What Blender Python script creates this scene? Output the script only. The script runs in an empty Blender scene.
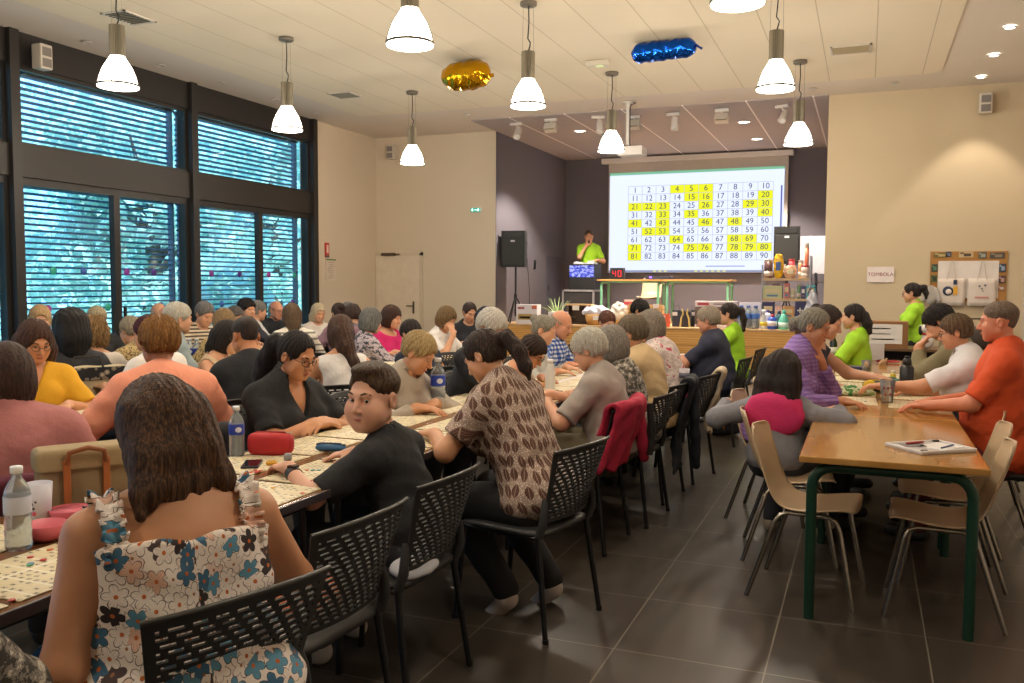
import bpy, bmesh, math, random
import numpy as np
from mathutils import Vector, Matrix, noise as mnoise
S = bpy.context.scene
COL = S.collection
PI = math.pi
R_ = math.radians
random.seed(7)

# ---------------------------------------------------------------- camera
CAM_H = 1.5
YAW, PITCH, ROLL, FPX = -0.38127715, -0.06531327, 0.00488121, 880.78
cd = bpy.data.cameras.new('camera'); cam = bpy.data.objects.new('camera', cd); COL.objects.link(cam)
_f = Vector((math.sin(YAW) * math.cos(PITCH), math.cos(YAW) * math.cos(PITCH), math.sin(PITCH)))
_r = Vector((math.cos(YAW), -math.sin(YAW), 0)); _u = _r.cross(_f)
_r2 = _r * math.cos(ROLL) + _u * math.sin(ROLL); _u2 = _r2.cross(_f)
CAM_M = Matrix((_r2, _u2, -_f)).transposed()
cam.matrix_world = Matrix.Translation((0, 0, CAM_H)) @ CAM_M.to_4x4()
cd.sensor_width = 36; cd.lens = 36 * FPX / 1024; cd.clip_start = .05; cd.clip_end = 200
S.camera = cam

# ---------------------------------------------------------------- sky, sun, exposure
S.view_settings.view_transform = 'Standard'; S.view_settings.look = 'None'
S.view_settings.exposure = 0.15; S.view_settings.gamma = 1; S.view_settings.use_curve_mapping = False
S.cycles.use_denoising = True
S.cycles.max_bounces = 7; S.cycles.diffuse_bounces = 4; S.cycles.glossy_bounces = 3
S.cycles.transparent_max_bounces = 12; S.cycles.transmission_bounces = 5
S.cycles.sample_clamp_indirect = 6; S.cycles.caustics_reflective = False; S.cycles.caustics_refractive = False
W = bpy.data.worlds.new('sky'); S.world = W; W.use_nodes = True
wn = W.node_tree.nodes; wn['Background'].inputs[0].default_value = (.30, .58, 1.0, 1); wn['Background'].inputs[1].default_value = 3.6
sd = bpy.data.lights.new('sun', 'SUN'); sd.energy = 13.0; sd.angle = .05; sd.color = (1, .95, .85)
sun = bpy.data.objects.new('sun', sd); COL.objects.link(sun); sun.rotation_euler = (0, R_(42), R_(-15)); sun.location = (-4, 6, 20)

# ---------------------------------------------------------------- object helpers
def tag(o, label=None, cat=None, group=None, kind=None):
    if label: o['label'] = label
    if cat: o['category'] = cat
    if group: o['group'] = group
    if kind: o['kind'] = kind
    return o
def thing(name, label, cat, loc=(0, 0, 0), rz=0, group=None):
    o = bpy.data.objects.new(name, None); COL.objects.link(o); o.empty_display_size = .1
    o.location = loc; o.rotation_euler = (0, 0, rz)
    return tag(o, label, cat, group)
def dup(o, loc=None, rz=None, label=None, group=None, parent=None):
    c = o.copy(); COL.objects.link(c)
    if parent is not None: c.parent = parent
    if loc is not None: c.location = loc
    if rz is not None: c.rotation_euler = (0, 0, rz)
    if label: c['label'] = label
    if group: c['group'] = group
    elif group == '' and 'group' in c: del c['group']
    for ch in list(o.children): dup(ch, parent=c)
    return c
def frame3(t):
    t = t.normalized(); a = Vector((0, 0, 1)) if abs(t.z) < .95 else Vector((1, 0, 0))
    n = t.cross(a).normalized(); return n, t.cross(n).normalized()
class MB:
    """collects shapes, builds one mesh object"""
    def __init__(s): s.v = []; s.f = []; s.mi = []; s.m = 0; s.sm = []; s.smooth = False
    def add(s, v, f):
        o = len(s.v); s.v += [tuple(p) for p in v]
        for q in f: s.f.append([i + o for i in q]); s.mi.append(s.m); s.sm.append(s.smooth)
        return s
    def box(s, x0, x1, y0, y1, z0, z1):
        v = [(x, y, z) for z in (z0, z1) for y in (y0, y1) for x in (x0, x1)]
        return s.add(v, [(0, 2, 3, 1), (4, 5, 7, 6), (0, 1, 5, 4), (2, 6, 7, 3), (0, 4, 6, 2), (1, 3, 7, 5)])
    def rbox(s, c, size, b=.01, M=None):
        bm = bmesh.new(); bmesh.ops.create_cube(bm, size=1)
        for v in bm.verts: v.co = Vector((v.co.x * size[0], v.co.y * size[1], v.co.z * size[2]))
        if b > 0: bmesh.ops.bevel(bm, geom=bm.edges[:], offset=min(b, min(size) * .45), segments=2, affect='EDGES', profile=.6)
        M = M or Matrix.Identity(3)
        bm.verts.index_update()
        s.add([M @ v.co + Vector(c) for v in bm.verts], [[v.index for v in f.verts] for f in bm.faces]); bm.free(); return s
    def tube(s, pts, r, n=8, cap=True, closed=False):
        pts = [Vector(p) for p in pts]; rs = r if isinstance(r, (list, tuple)) else [r] * len(pts)
        sm0 = s.smooth; s.smooth = True
        V = []; F = []; N = len(pts); pn = None
        for i, p in enumerate(pts):
            if closed: t = pts[(i + 1) % N] - pts[i - 1]
            else: t = pts[min(i + 1, N - 1)] - pts[max(i - 1, 0)]
            t.normalize()
            if pn is None: a, b = frame3(t)
            else:
                a = pn - t * pn.dot(t)
                if a.length < 1e-6: a, _ = frame3(t)
                a.normalize(); b = t.cross(a)
            pn = a
            for k in range(n):
                g = 2 * PI * k / n; V.append(p + (a * math.cos(g) + b * math.sin(g)) * rs[i])
        for i in range(N if closed else N - 1):
            j = (i + 1) % N
            for k in range(n):
                F.append((i * n + k, i * n + (k + 1) % n, j * n + (k + 1) % n, j * n + k))
        s.add(V, F); s.smooth = sm0
        if cap and not closed:
            s.add(V[:n], [tuple(reversed(range(n)))]); s.add(V[-n:], [tuple(range(n))])
        return s
    def lathe(s, prof, c=(0, 0, 0), n=24, M=None):
        sm0 = s.smooth; s.smooth = True
        V = []; F = []; c = Vector(c)
        for r, z in prof:
            for k in range(n):
                g = 2 * PI * k / n; p = Vector((r * math.cos(g), r * math.sin(g), z))
                V.append((M @ p if M else p) + c)
        m = len(prof)
        for i in range(m - 1):
            for k in range(n):
                F.append((i * n + k, i * n + (k + 1) % n, (i + 1) * n + (k + 1) % n, (i + 1) * n + k))
        ring = tuple(prof[0]) == tuple(prof[-1])
        if prof[0][0] > 1e-5 and not ring: F.append(tuple(reversed(range(n))))
        if prof[-1][0] > 1e-5 and not ring: F.append(tuple((m - 1) * n + k for k in range(n)))
        s.add(V, F); s.smooth = sm0; return s
    def sphere(s, c, r, n=12, M=None):
        r = (r, r, r) if not isinstance(r, (tuple, list)) else r
        V = []; F = []; sm0 = s.smooth; s.smooth = True
        m = max(6, n // 2 + 2)
        for i in range(m + 1):
            t = PI * i / m
            for k in range(n):
                g = 2 * PI * k / n
                p = Vector((r[0] * math.sin(t) * math.cos(g), r[1] * math.sin(t) * math.sin(g), -r[2] * math.cos(t)))
                V.append((M @ p if M else p) + Vector(c))
        for i in range(m):
            for k in range(n): F.append((i * n + k, i * n + (k + 1) % n, (i + 1) * n + (k + 1) % n, (i + 1) * n + k))
        s.add(V, F); s.smooth = sm0; return s
    def grid(s, P, thick=0, flip=False):
        """P[i][j] points; closed slab when thick>0 (offset along normals)"""
        nu, nv = len(P), len(P[0]); P = [[Vector(q) for q in row] for row in P]
        def nrm(i, j):
            du = P[min(i + 1, nu - 1)][j] - P[max(i - 1, 0)][j]; dv = P[i][min(j + 1, nv - 1)] - P[i][max(j - 1, 0)]
            n = du.cross(dv); return n.normalized() if n.length > 1e-9 else Vector((0, 0, 1))
        A = [P[i][j] for i in range(nu) for j in range(nv)]
        F = [(i * nv + j, (i + 1) * nv + j, (i + 1) * nv + j + 1, i * nv + j + 1) for i in range(nu - 1) for j in range(nv - 1)]
        if thick == 0: return s.add(A, F)
        B = [P[i][j] - nrm(i, j) * thick for i in range(nu) for j in range(nv)]; o = nu * nv
        F2 = [tuple(reversed([k + o for k in q])) for q in F]
        bd = [i * nv for i in range(nu)] + [(nu - 1) * nv + j for j in range(1, nv)] + [i * nv + nv - 1 for i in range(nu - 2, -1, -1)] + [j for j in range(nv - 2, 0, -1)]
        F3 = [(bd[k], bd[k] + o, bd[(k + 1) % len(bd)] + o, bd[(k + 1) % len(bd)]) for k in range(len(bd))]
        return s.add(A + B, F + F2 + F3)
    def build(s, name, mats, parent=None, loc=None, rot=None, weld=False):
        me = bpy.data.meshes.new(name); me.from_pydata(s.v, [], s.f)
        for m in (mats if isinstance(mats, (list, tuple)) else [mats]): me.materials.append(m)
        me.polygons.foreach_set('material_index', s.mi); me.polygons.foreach_set('use_smooth', s.sm)
        bm = bmesh.new(); bm.from_mesh(me)
        if weld: bmesh.ops.remove_doubles(bm, verts=bm.verts, dist=1e-5)
        bmesh.ops.recalc_face_normals(bm, faces=bm.faces[:]); bm.to_mesh(me); bm.free()
        me.update()
        o = bpy.data.objects.new(name, me); COL.objects.link(o)
        if parent is not None: o.parent = parent
        if loc is not None: o.location = loc
        if rot is not None: o.rotation_euler = rot
        return o
def struct(o): o['kind'] = 'structure'; return o

# ---------------------------------------------------------------- materials
def lin(c):
    if isinstance(c, str):
        c = tuple(int(c[i:i + 2], 16) / 255 for i in (0, 2, 4))
    return tuple((x / 12.92 if x <= .04045 else ((x + .055) / 1.055) ** 2.4) for x in c)
class NT:
    def __init__(s, name):
        s.m = bpy.data.materials.new(name); s.m.use_nodes = True; s.t = s.m.node_tree; s.n = s.t.nodes
        s.b = s.n['Principled BSDF']; s.out = s.n['Material Output']
    def node(s, typ, ins=None, **kw):
        q = s.n.new(typ)
        for k, v in kw.items(): setattr(q, k, v)
        for k, v in (ins or {}).items():
            if isinstance(v, bpy.types.NodeSocket): s.t.links.new(v, q.inputs[k])
            else: q.inputs[k].default_value = v
        return q
    def link(s, a, b): s.t.links.new(a, b)
    def coord(s, which='Object', scale=(1, 1, 1), rot=(0, 0, 0), loc=(0, 0, 0)):
        c = s.node('ShaderNodeTexCoord'); m = s.node('ShaderNodeMapping', {'Vector': c.outputs[which], 'Scale': scale, 'Rotation': rot, 'Location': loc})
        return m.outputs[0]
    def ramp(s, fac, stops, interp='LINEAR'):
        q = s.node('ShaderNodeValToRGB', {'Fac': fac}); r = q.color_ramp; r.interpolation = interp
        while len(r.elements) < len(stops): r.elements.new(.5)
        for e, (p, c) in zip(r.elements, stops): e.position = p; e.color = (*c, 1) if len(c) == 3 else c
        return q.outputs[0]
    def noise(s, vec, scale=5, detail=3, rough=.5, out=0):
        return s.node('ShaderNodeTexNoise', {'Vector': vec, 'Scale': scale, 'Detail': detail, 'Roughness': rough}).outputs[out]
    def voro(s, vec, scale=5, feature='F1', out='Distance', rnd=1.0):
        return s.node('ShaderNodeTexVoronoi', {'Vector': vec, 'Scale': scale, 'Randomness': rnd}, feature=feature).outputs[out]
    def math(s, op, a, b=0.0, c=0.0):
        return s.node('ShaderNodeMath', {0: a, 1: b, 2: c}, operation=op).outputs[0]
    def mix(s, fac, a, b):
        q = s.node('ShaderNodeMix', data_type='RGBA')
        for i, v in ((0, fac), (6, a), (7, b)):
            if isinstance(v, bpy.types.NodeSocket): s.t.links.new(v, q.inputs[i])
            else: q.inputs[i].default_value = ((*v, 1) if isinstance(v, tuple) and len(v) == 3 else v)
        return q.outputs[2]
    def bump(s, h, strength=.3, dist=.01):
        q = s.node('ShaderNodeBump', {'Height': h, 'Strength': strength, 'Distance': dist}); s.link(q.outputs[0], s.b.inputs['Normal'])
    def col(s, c):
        if isinstance(c, bpy.types.NodeSocket): s.link(c, s.b.inputs['Base Color'])
        else: s.b.inputs['Base Color'].default_value = (*c, 1)
        return s
_MC = {}
def M(hexc, rough=.6, metal=0, name=None, var=.10, bump=0, bscale=60, spec=.5, emit=0, sss=0, trans=0, alpha=1):
    key = (hexc, rough, metal, bump, emit, trans, alpha, var, bscale)
    if key in _MC: return _MC[key]
    t = NT(name or 'mat_' + hexc); c = lin(hexc)
    v = t.coord('Object')
    if var: 
        nz = t.noise(v, 9, 3)
        t.col(t.mix(nz, tuple(x * (1 - var) for x in c), tuple(min(1, x * (1 + var)) for x in c)))
    else: t.col(c)
    t.b.inputs['Roughness'].default_value = rough; t.b.inputs['Metallic'].default_value = metal
    t.b.inputs['Specular IOR Level'].default_value = spec
    if bump: t.bump(t.noise(v, bscale, 5, .55), bump * (1.5 if bscale < 20 else 1), .016 if bscale < 20 else .004)
    if emit: t.b.inputs['Emission Color'].default_value = (*c, 1); t.b.inputs['Emission Strength'].default_value = emit
    if trans: t.b.inputs['Transmission Weight'].default_value = trans; t.b.inputs['IOR'].default_value = 1.3
    if alpha < 1: t.b.inputs['Alpha'].default_value = alpha
    _MC[key] = t.m; return t.m
# ---------------------------------------------------------------- people: smooth-union figures meshed as one surface
f32 = np.float32
def A3(p): return np.array(p, dtype=np.float64)
def rc(p, a, b, r1, r2):
    a = A3(a); b = A3(b); ba = b - a; L = float(ba @ ba) + 1e-12
    q = p - a.astype(f32); h = np.clip(q @ (ba / L).astype(f32), 0, 1)
    q -= h[:, None] * ba.astype(f32)
    return np.sqrt(np.einsum('ij,ij->i', q, q)) - (r1 + (r2 - r1) * h)
def el(p, c, r, Rm=None):
    q = p - A3(c).astype(f32)
    if Rm is not None: q = q @ Rm.astype(f32)
    r = A3(r).astype(f32); a = q / r; k0 = np.sqrt(np.einsum('ij,ij->i', a, a)); a = a / r
    k1 = np.sqrt(np.einsum('ij,ij->i', a, a)) + 1e-9
    return k0 * (k0 - 1) / k1
def smin(a, b, k):
    h = np.clip(.5 + .5 * (b - a) / k, 0, 1); return b + (a - b) * h - k * h * (1 - h)
def smax(a, b, k): return -smin(-a, -b, k)
def wob(p, amp, fr, ph=0.):
    return amp * (np.sin(p[:, 0] * fr + ph + 1.7 * np.sin(p[:, 2] * fr * .6)) * np.sin(p[:, 1] * fr * .9 + ph * 2) + .6 * np.sin(p[:, 2] * fr * 1.3 + 2.1 * np.sin(p[:, 0] * fr * .5 + ph)))
def mesh_sdf(fn, lo, hi, res, skip=None, only=None):
    """surface nets over a sparse block grid. skip / only: list of boxes (lo,hi) whose cells are left out / kept"""
    lo = A3(lo); hi = A3(hi); B = 6
    nb = np.maximum(1, np.ceil((hi - lo) / (res * B)).astype(int)); n = nb * B + 1
    ax = [lo[i] + (np.arange(nb[i]) + .5) * B * res for i in range(3)]
    C = np.stack(np.meshgrid(*ax, indexing='ij'), -1).reshape(-1, 3).astype(f32)
    dc = fn(C).reshape(nb); act = np.abs(dc) < res * B * .5 * 1.732 * 1.35 + .004
    D = np.repeat(np.repeat(np.repeat(np.where(dc < 0, -1, 1).astype(f32), B, 0), B, 1), B, 2)
    D = np.pad(D, ((0, 1),) * 3, mode='edge')
    m = np.repeat(np.repeat(np.repeat(act, B, 0), B, 1), B, 2); mm = np.zeros(n, bool)
    mm[:-1, :-1, :-1] |= m
    for s in ((1, 0, 0), (0, 1, 0), (0, 0, 1), (1, 1, 0), (1, 0, 1), (0, 1, 1), (1, 1, 1)):
        mm[s[0]:n[0] - 1 + s[0], s[1]:n[1] - 1 + s[1], s[2]:n[2] - 1 + s[2]] |= m
    idx = np.argwhere(mm)
    if len(idx) == 0: return np.zeros((0, 3)), []
    P = (lo + idx * res).astype(f32); D[mm] = fn(P)
    neg = D < 0
    c8 = [neg[i:n[0] - 1 + i, j:n[1] - 1 + j, k:n[2] - 1 + k] for i in (0, 1) for j in (0, 1) for k in (0, 1)]
    cnt = sum(c.astype(np.int8) for c in c8); cells = np.argwhere((cnt > 0) & (cnt < 8))
    if len(cells) == 0: return np.zeros((0, 3)), []
    vid = -np.ones(n - 1, int); vid[cells[:, 0], cells[:, 1], cells[:, 2]] = np.arange(len(cells))
    acc = np.zeros((len(cells), 3)); w = np.zeros(len(cells))
    def val(off): return D[cells[:, 0] + off[0], cells[:, 1] + off[1], cells[:, 2] + off[2]]
    for a in range(3):
        o1, o2 = [i for i in range(3) if i != a]
        for u in (0, 1):
            for v in (0, 1):
                p0 = [0, 0, 0]; p0[o1] = u; p0[o2] = v; p1 = list(p0); p1[a] = 1
                d0 = val(p0); d1 = val(p1); cr = (d0 < 0) != (d1 < 0)
                t = np.where(cr, d0 / np.where(cr, d0 - d1, 1), 0)
                q = np.tile(A3(p0), (len(cells), 1)); q[:, a] += t
                acc += q * cr[:, None]; w += cr
    V = lo + (cells + acc / w[:, None]) * res
    Q = []
    for a in range(3):
        o1, o2 = (a + 1) % 3, (a + 2) % 3
        s0 = [slice(None)] * 3; s1 = [slice(None)] * 3; s0[a] = slice(0, n[a] - 1); s1[a] = slice(1, n[a])
        ch = neg[tuple(s0)] != neg[tuple(s1)]
        e = np.argwhere(ch); e = e[(e[:, o1] > 0) & (e[:, o2] > 0) & (e[:, o1] < n[o1] - 1) & (e[:, o2] < n[o2] - 1)]
        if len(e) == 0: continue
        fl = neg[e[:, 0], e[:, 1], e[:, 2]]
        def cid(du, dv):
            q = e.copy(); q[:, o1] += du; q[:, o2] += dv; return vid[q[:, 0], q[:, 1], q[:, 2]]
        qd = np.stack([cid(-1, -1), cid(0, -1), cid(0, 0), cid(-1, 0)], 1)
        qd[~fl] = qd[~fl][:, ::-1]; Q.append(qd)
    Q = np.concatenate(Q); Q = Q[(Q >= 0).all(1)]
    if skip or only:
        c = V[Q].mean(1); keep = np.ones(len(Q), bool)
        for l, h in (skip or []): keep &= ~((c > A3(l)) & (c < A3(h))).all(1)
        for l, h in (only or []): keep &= ((c > A3(l)) & (c < A3(h))).all(1)
        Q = Q[keep]; used = np.unique(Q); mp = -np.ones(len(V), int); mp[used] = np.arange(len(used)); V = V[used]; Q = mp[Q]
    return V, Q
def np_object(name, parts, mat, parent=None):
    vs, qs, o = [], [], 0
    for V, Q in parts:
        if len(V) == 0: continue
        vs.append(V); qs.append(np.asarray(Q) + o); o += len(V)
    if not vs: return None
    V = np.concatenate(vs).astype(f32); Q = np.concatenate(qs).astype(np.int32)
    me = bpy.data.meshes.new(name); me.vertices.add(len(V)); me.vertices.foreach_set('co', V.ravel())
    me.loops.add(Q.size); me.loops.foreach_set('vertex_index', Q.ravel()); me.polygons.add(len(Q))
    me.polygons.foreach_set('loop_start', np.arange(0, Q.size, 4, dtype=np.int32)); me.polygons.foreach_set('loop_total', np.full(len(Q), 4, np.int32))
    me.polygons.foreach_set('use_smooth', np.ones(len(Q), bool)); me.materials.append(mat); me.update(calc_edges=True); me.validate()
    ob = bpy.data.objects.new(name, me); COL.objects.link(ob)
    if parent is not None: ob.parent = parent
    return ob
def rotx(a): c, s = math.cos(a), math.sin(a); return np.array([[1, 0, 0], [0, c, -s], [0, s, c]])
def roty(a): c, s = math.cos(a), math.sin(a); return np.array([[c, 0, s], [0, 1, 0], [-s, 0, c]])
def rotz(a): c, s = math.cos(a), math.sin(a); return np.array([[c, -s, 0], [s, c, 0], [0, 0, 1]])
def unit(v): v = A3(v); return v / (np.linalg.norm(v) + 1e-9)
def ik(a, t, l1, l2, pole):
    a = A3(a); t = A3(t); d = t - a; L = np.linalg.norm(d); L2 = min(L, (l1 + l2) * .995); d = d / (L + 1e-9); t = a + d * L2
    x = (l1 * l1 - l2 * l2 + L2 * L2) / (2 * L2); h = math.sqrt(max(0, l1 * l1 - x * x))
    pl = A3(pole); pl = pl - d * (pl @ d); pl = unit(pl)
    return a + d * x + pl * h, t
_SKIN = {}
def skin_mat(hexc):
    if hexc not in _SKIN:
        t = NT('skin_' + hexc); v = t.coord('Object'); c = lin(hexc)
        n = t.noise(v, 14, 4)
        t.col(t.mix(n, (c[0] * .88, c[1] * .82, c[2] * .80), (min(1, c[0] * 1.08), c[1] * 1.05, c[2] * 1.02)))
        t.b.inputs['Roughness'].default_value = .5; t.b.inputs['Subsurface Weight'].default_value = .12
        t.b.inputs['Subsurface Radius'].default_value = (.012, .004, .002); t.b.inputs['Subsurface Scale'].default_value = .6
        t.bump(t.noise(v, 220, 3), .12, .002); _SKIN[hexc] = t.m
    return _SKIN[hexc]
_HAIR = {}
def hair_mat(hexc, hex2=None):
    k = (hexc, hex2)
    if k not in _HAIR:
        t = NT('hair_' + hexc); v = t.coord('Object', (55, 55, 5)); c = lin(hexc); c2 = lin(hex2) if hex2 else tuple(x * 1.9 + .01 for x in c)
        n = t.noise(v, 3.4, 6, .7)
        t.col(t.ramp(n, [(.32, tuple(x * .45 for x in c)), (.48, c), (.66, c2)]))
        t.b.inputs['Roughness'].default_value = .5; t.b.inputs['Specular IOR Level'].default_value = .3; t.b.inputs['Anisotropic'].default_value = .4
        t.bump(n, .9, .014); _HAIR[k] = t.m
    return _HAIR[k]

class Fig:
    """skeleton + shapes in local space: forward +Y, up +Z, x+ = the person's right hand... mirrored by side s"""
    def __init__(s, T=None, heading=0., lean=12, hp=10, hy=0, sc=1.0, w=1.0, fem=False, belly=.0, stand=False, seat=.45,
                 arms=('table', 'table'), headtop=None, legs=None, kid=False, hsm=1., bend=0, ht_z=None, side=0):
        s.w = w; s.kid = kid; s.fem = fem; s.sc = sc; s.belly = belly; s.stand = stand
        l = R_(lean)
        s.hs = (.97 if fem else 1.02) * (1.10 if kid else 1) * hsm * (1 if sc > .9 else .97)
        seat_z = seat + .085 * sc
        def build(tl):
            P = A3((0, 0, seat_z)) if not stand else A3((0, 0, .93 * sc))
            up = rotx(-l) @ A3((0, 0, 1)); up = roty(R_(side)) @ up
            N = P + up * .50 * sc * tl
            Hr = rotz(R_(hy)) @ rotx(-R_(hp)) @ roty(R_(side * .5))
            nd = unit(up + A3((0, .25, .6)))
            Hc = N + nd * .085 * sc + Hr @ A3((0, .025, .085)) * s.hs
            return P, up, N, Hr, Hc
        tl = 1.0
        if ht_z is not None:
            lo_, hi_ = .78, 1.22
            for _ in range(20):
                tl = (lo_ + hi_) / 2; P, up, N, Hr, Hc = build(tl)
                if (Hc + Hr @ A3((0, -.01, .125 * s.hs)))[2] < ht_z: lo_ = tl
                else: hi_ = tl
        P, up, N, Hr, Hc = build(tl)
        s.P, s.up, s.N, s.Hr, s.Hc, s.tl = P, up, N, Hr, Hc, tl
        s.fw = np.cross(A3((1, 0, 0)), up) * -1
        s.fw = unit(np.cross(up, A3((1, 0, 0))))           # forward of the torso
        s.rt = unit(np.cross(s.fw, up))
        s.top = Hc + Hr @ A3((0, -.01, .125 * s.hs))
        s.C = P + up * .30 * sc * tl + s.fw * .01
        s.sh = {}; s.elb = {}; s.wr = {}; s.hd = {}; s.hp = {}; s.kn = {}; s.an = {}; s.hip = {}; s.curl = {}
        for sd, arm in ((-1, arms[0]), (1, arms[1])):
            sh = N + s.rt * sd * (.158 if not fem else .148) * (.25 + .75 * w) * sc - up * .068 * sc
            fwd = 0
            if isinstance(arm, str):
                t, pole, hdir, hn, cu = ARMS[arm]
            else:
                t, pole, hdir, hn, cu = (arm + (None,) * 5)[:5] if len(arm) < 5 else arm
            if isinstance(t, str):      # relative to the head
                tt = {'chin': s.Hc + Hr @ A3((sd * .035, .11, -.20)), 'fore': s.Hc + Hr @ A3((sd * .075, .20, -.08)),
                      'cheek': s.Hc + Hr @ A3((sd * .10, .075, -.20)), 'mouth': s.Hc + Hr @ A3((sd * .06, .16, -.17))}[t]
            else:
                tt = A3(t) * A3((sd, 1, 1))
            l1, l2 = .285 * sc, .245 * sc
            e, tw = ik(sh, tt, l1, l2, A3(pole) * A3((sd, 1, 1)))
            s.sh[sd], s.elb[sd], s.wr[sd] = sh, e, tw
            hd = unit(A3(hdir) * A3((sd, 1, 1))) if hdir is not None else unit(tw - e)
            if hdir is None and not stand: hd = unit(A3((hd[0], hd[1], hd[2] * .4)))
            n = A3(hn) * A3((sd, 1, 1)) if hn is not None else A3((0, 0, -1)); n = unit(n - hd * (n @ hd))
            s.hd[sd], s.hp[sd] = hd, n; s.curl[sd] = .5 if cu is None else cu
        for sd in (-1, 1):
            hip = P + A3((sd * .095 * sc * w, .0, -.03)); s.hip[sd] = hip
            if stand: s.kn[sd] = A3((sd * .10, .02, .49 * sc)); s.an[sd] = A3((sd * .11, -.01, .085))
            elif legs == 'back':   # ankles tucked under the seat
                s.kn[sd] = hip + A3((sd * .05, .40 * sc, -.02)); s.an[sd] = A3((sd * .12, .02 + (.0 if sd > 0 else .08), .12))
            elif legs: s.kn[sd] = A3(legs[0]) * A3((sd, 1, 1)); s.an[sd] = A3(legs[1]) * A3((sd, 1, 1))
            else: s.kn[sd] = hip + A3((sd * .06, .42 * sc, -.01)); s.an[sd] = A3((sd * .14, .40 * sc, .09))
    def torso(s, p, g=0.):
        w, sc, up = s.w, s.sc, s.up; T = np.stack([s.rt, s.fw, up], 1)
        d = el(p, s.P + A3((0, -.01, .02)), (.172 * w * sc + g, .135 * sc * (.7 + .3 * w) + g, .125 * sc + g), T)
        d = smin(d, el(p, s.P + up * .17 * sc * s.tl + s.fw * (.005 + s.belly * .6), (.145 * w * sc + s.belly * .6 + g, .112 * sc * (.5 + .5 * w) + s.belly + g, .17 * sc + g), T), .07)
        d = smin(d, el(p, s.C + up * .04 * sc, (.155 * w * sc + g, .112 * sc * (.5 + .5 * w) + g, .18 * sc * s.tl + g), T), .06)
        for sd in (-1, 1):
            d = smin(d, rc(p, s.N - up * .035 * sc, s.sh[sd], .058 * sc + g, .052 * sc + g), .05)
            d = smin(d, rc(p, s.N + up * .018 * sc - s.fw * .008, s.sh[sd] + up * .012 * sc - s.rt * sd * .03, .042 * sc + g * .6, .040 * sc + g), .05)
            if s.fem:
                d = smin(d, el(p, s.C + s.rt * sd * .075 * w + s.fw * .095 * (.4 + .6 * w) + up * .01, (.07 * w + g, .058 * w + g, .068 * w + g), T), .035)
        return d
    def arm_up(s, p, sd, g=0., t0=0., t1=1., k=.05):
        w = .5 + .5 * s.w; a, b = s.sh[sd], s.elb[sd]
        return rc(p, a + (b - a) * t0, a + (b - a) * t1, .049 * s.sc * w + g, (.052 - .010 * t1) * s.sc * w + g)
    def arm_lo(s, p, sd, g=0., t1=1.):
        w = .5 + .5 * s.w; a, b = s.elb[sd], s.wr[sd]; b = a + (b - a) * t1
        return rc(p, a, b, .042 * s.sc * w + g, (.042 - .014 * t1) * s.sc * w + g)
    def hand(s, p, sd):
        w, d, n = s.wr[sd], s.hd[sd], s.hp[sd]; sd_ = unit(np.cross(d, n)); k = s.sc * 1.0
        # thumb side: towards the body's middle when palm down
        th = sd_ if (sd_[0] * sd < 0) else -sd_
        T = np.stack([th, d, n], 1)
        q = el(p, w + d * .05 * k, (.040 * k, .058 * k, .0155 * k), T)
        q = smin(q, rc(p, w - d * .02, w + d * .03 * k, .026 * k, .024 * k), .018)
        cu = s.curl[sd]
        for i, (o, L) in enumerate(((.029, .074), (.010, .083), (-.010, .077), (-.029, .060))):
            a = w + d * (.092 - abs(i - 1.2) * .005) * k + th * o * k
            c1 = cu * (.55 + .12 * i); c2 = cu * (1.25 + .1 * i)
            d1 = d * math.cos(c1) + n * math.sin(c1) + th * o * 2.2 * (1 - cu); d2 = d * math.cos(c2) + n * math.sin(c2) + th * o * 1.5 * (1 - cu)
            b = a + unit(d1) * L * .52 * k; c = b + unit(d2) * L * .5 * k
            f = np.minimum(rc(p, a, b, .0098 * k, .0088 * k), rc(p, b, c, .0088 * k, .0072 * k))
            q = smin(q, f, .007)
        a = w + d * .025 * k + th * .026 * k; b = a + unit(d * .62 + th * .62 + n * .25) * .045 * k; c = b + unit(d * .85 + th * (.35 - .4 * cu) + n * .35) * .038 * k
        f = np.minimum(rc(p, a, b, .0135 * k, .0105 * k), rc(p, b, c, .0105 * k, .008 * k))
        return smin(q, f, .010)
    def leg(s, p, sd, g=0., full=True):
        w = .5 + .5 * s.w; sc = s.sc
        d = rc(p, s.hip[sd], s.kn[sd], .088 * sc * w + g, .062 * sc * w + g)
        return smin(d, rc(p, s.kn[sd], s.an[sd], .058 * sc * w + g, .040 * sc + g), .03)
    def foot(s, p, sd, g=0.):
        a = s.an[sd]; fd = unit(A3((sd * .2, 1, 0)))
        if s.an[sd][2] > .11: fd = unit(A3((0, .55, -.7)))
        b = a + fd * .15 * s.sc + A3((0, 0, -.035)) * s.sc
        d = rc(p, a + A3((0, -.02, -.045)), b, .036 + g, .030 + g)
        return smin(d, rc(p, a, a + A3((0, .0, -.04)), .038 + g, .038 + g), .03)
    def head(s, p):
        h = s.hs; R = s.Hr
        def L(x): return s.Hc + R @ (A3(x) * h)
        q = (p - s.Hc.astype(f32)) @ (R / h).astype(f32)      # head-local, unscaled
        ax = np.abs(q[:, :1]); qs = np.concatenate([ax, q[:, 1:]], 1)
        d = el(q, (0, -.012, .032), (.076, .096, .087))
        d = smin(d, el(q, (0, .020, -.028), (.060, .074, .082)), .03)
        d = smin(d, rc(q, (-.012, .070, -.094), (.012, .070, -.094), .022, .022), .03)
        jw = .046 if s.fem else .053
        d = smin(d, rc(qs, (jw, -.005, -.055), (.026, .055, -.088), .018, .018), .025)
        d = smin(d, rc(q, (-.034, .081, .020), (.034, .081, .020), .013, .013), .016)
        d = smin(d, el(qs, (.040, .064, -.022), (.024, .022, .024)), .02)
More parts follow.
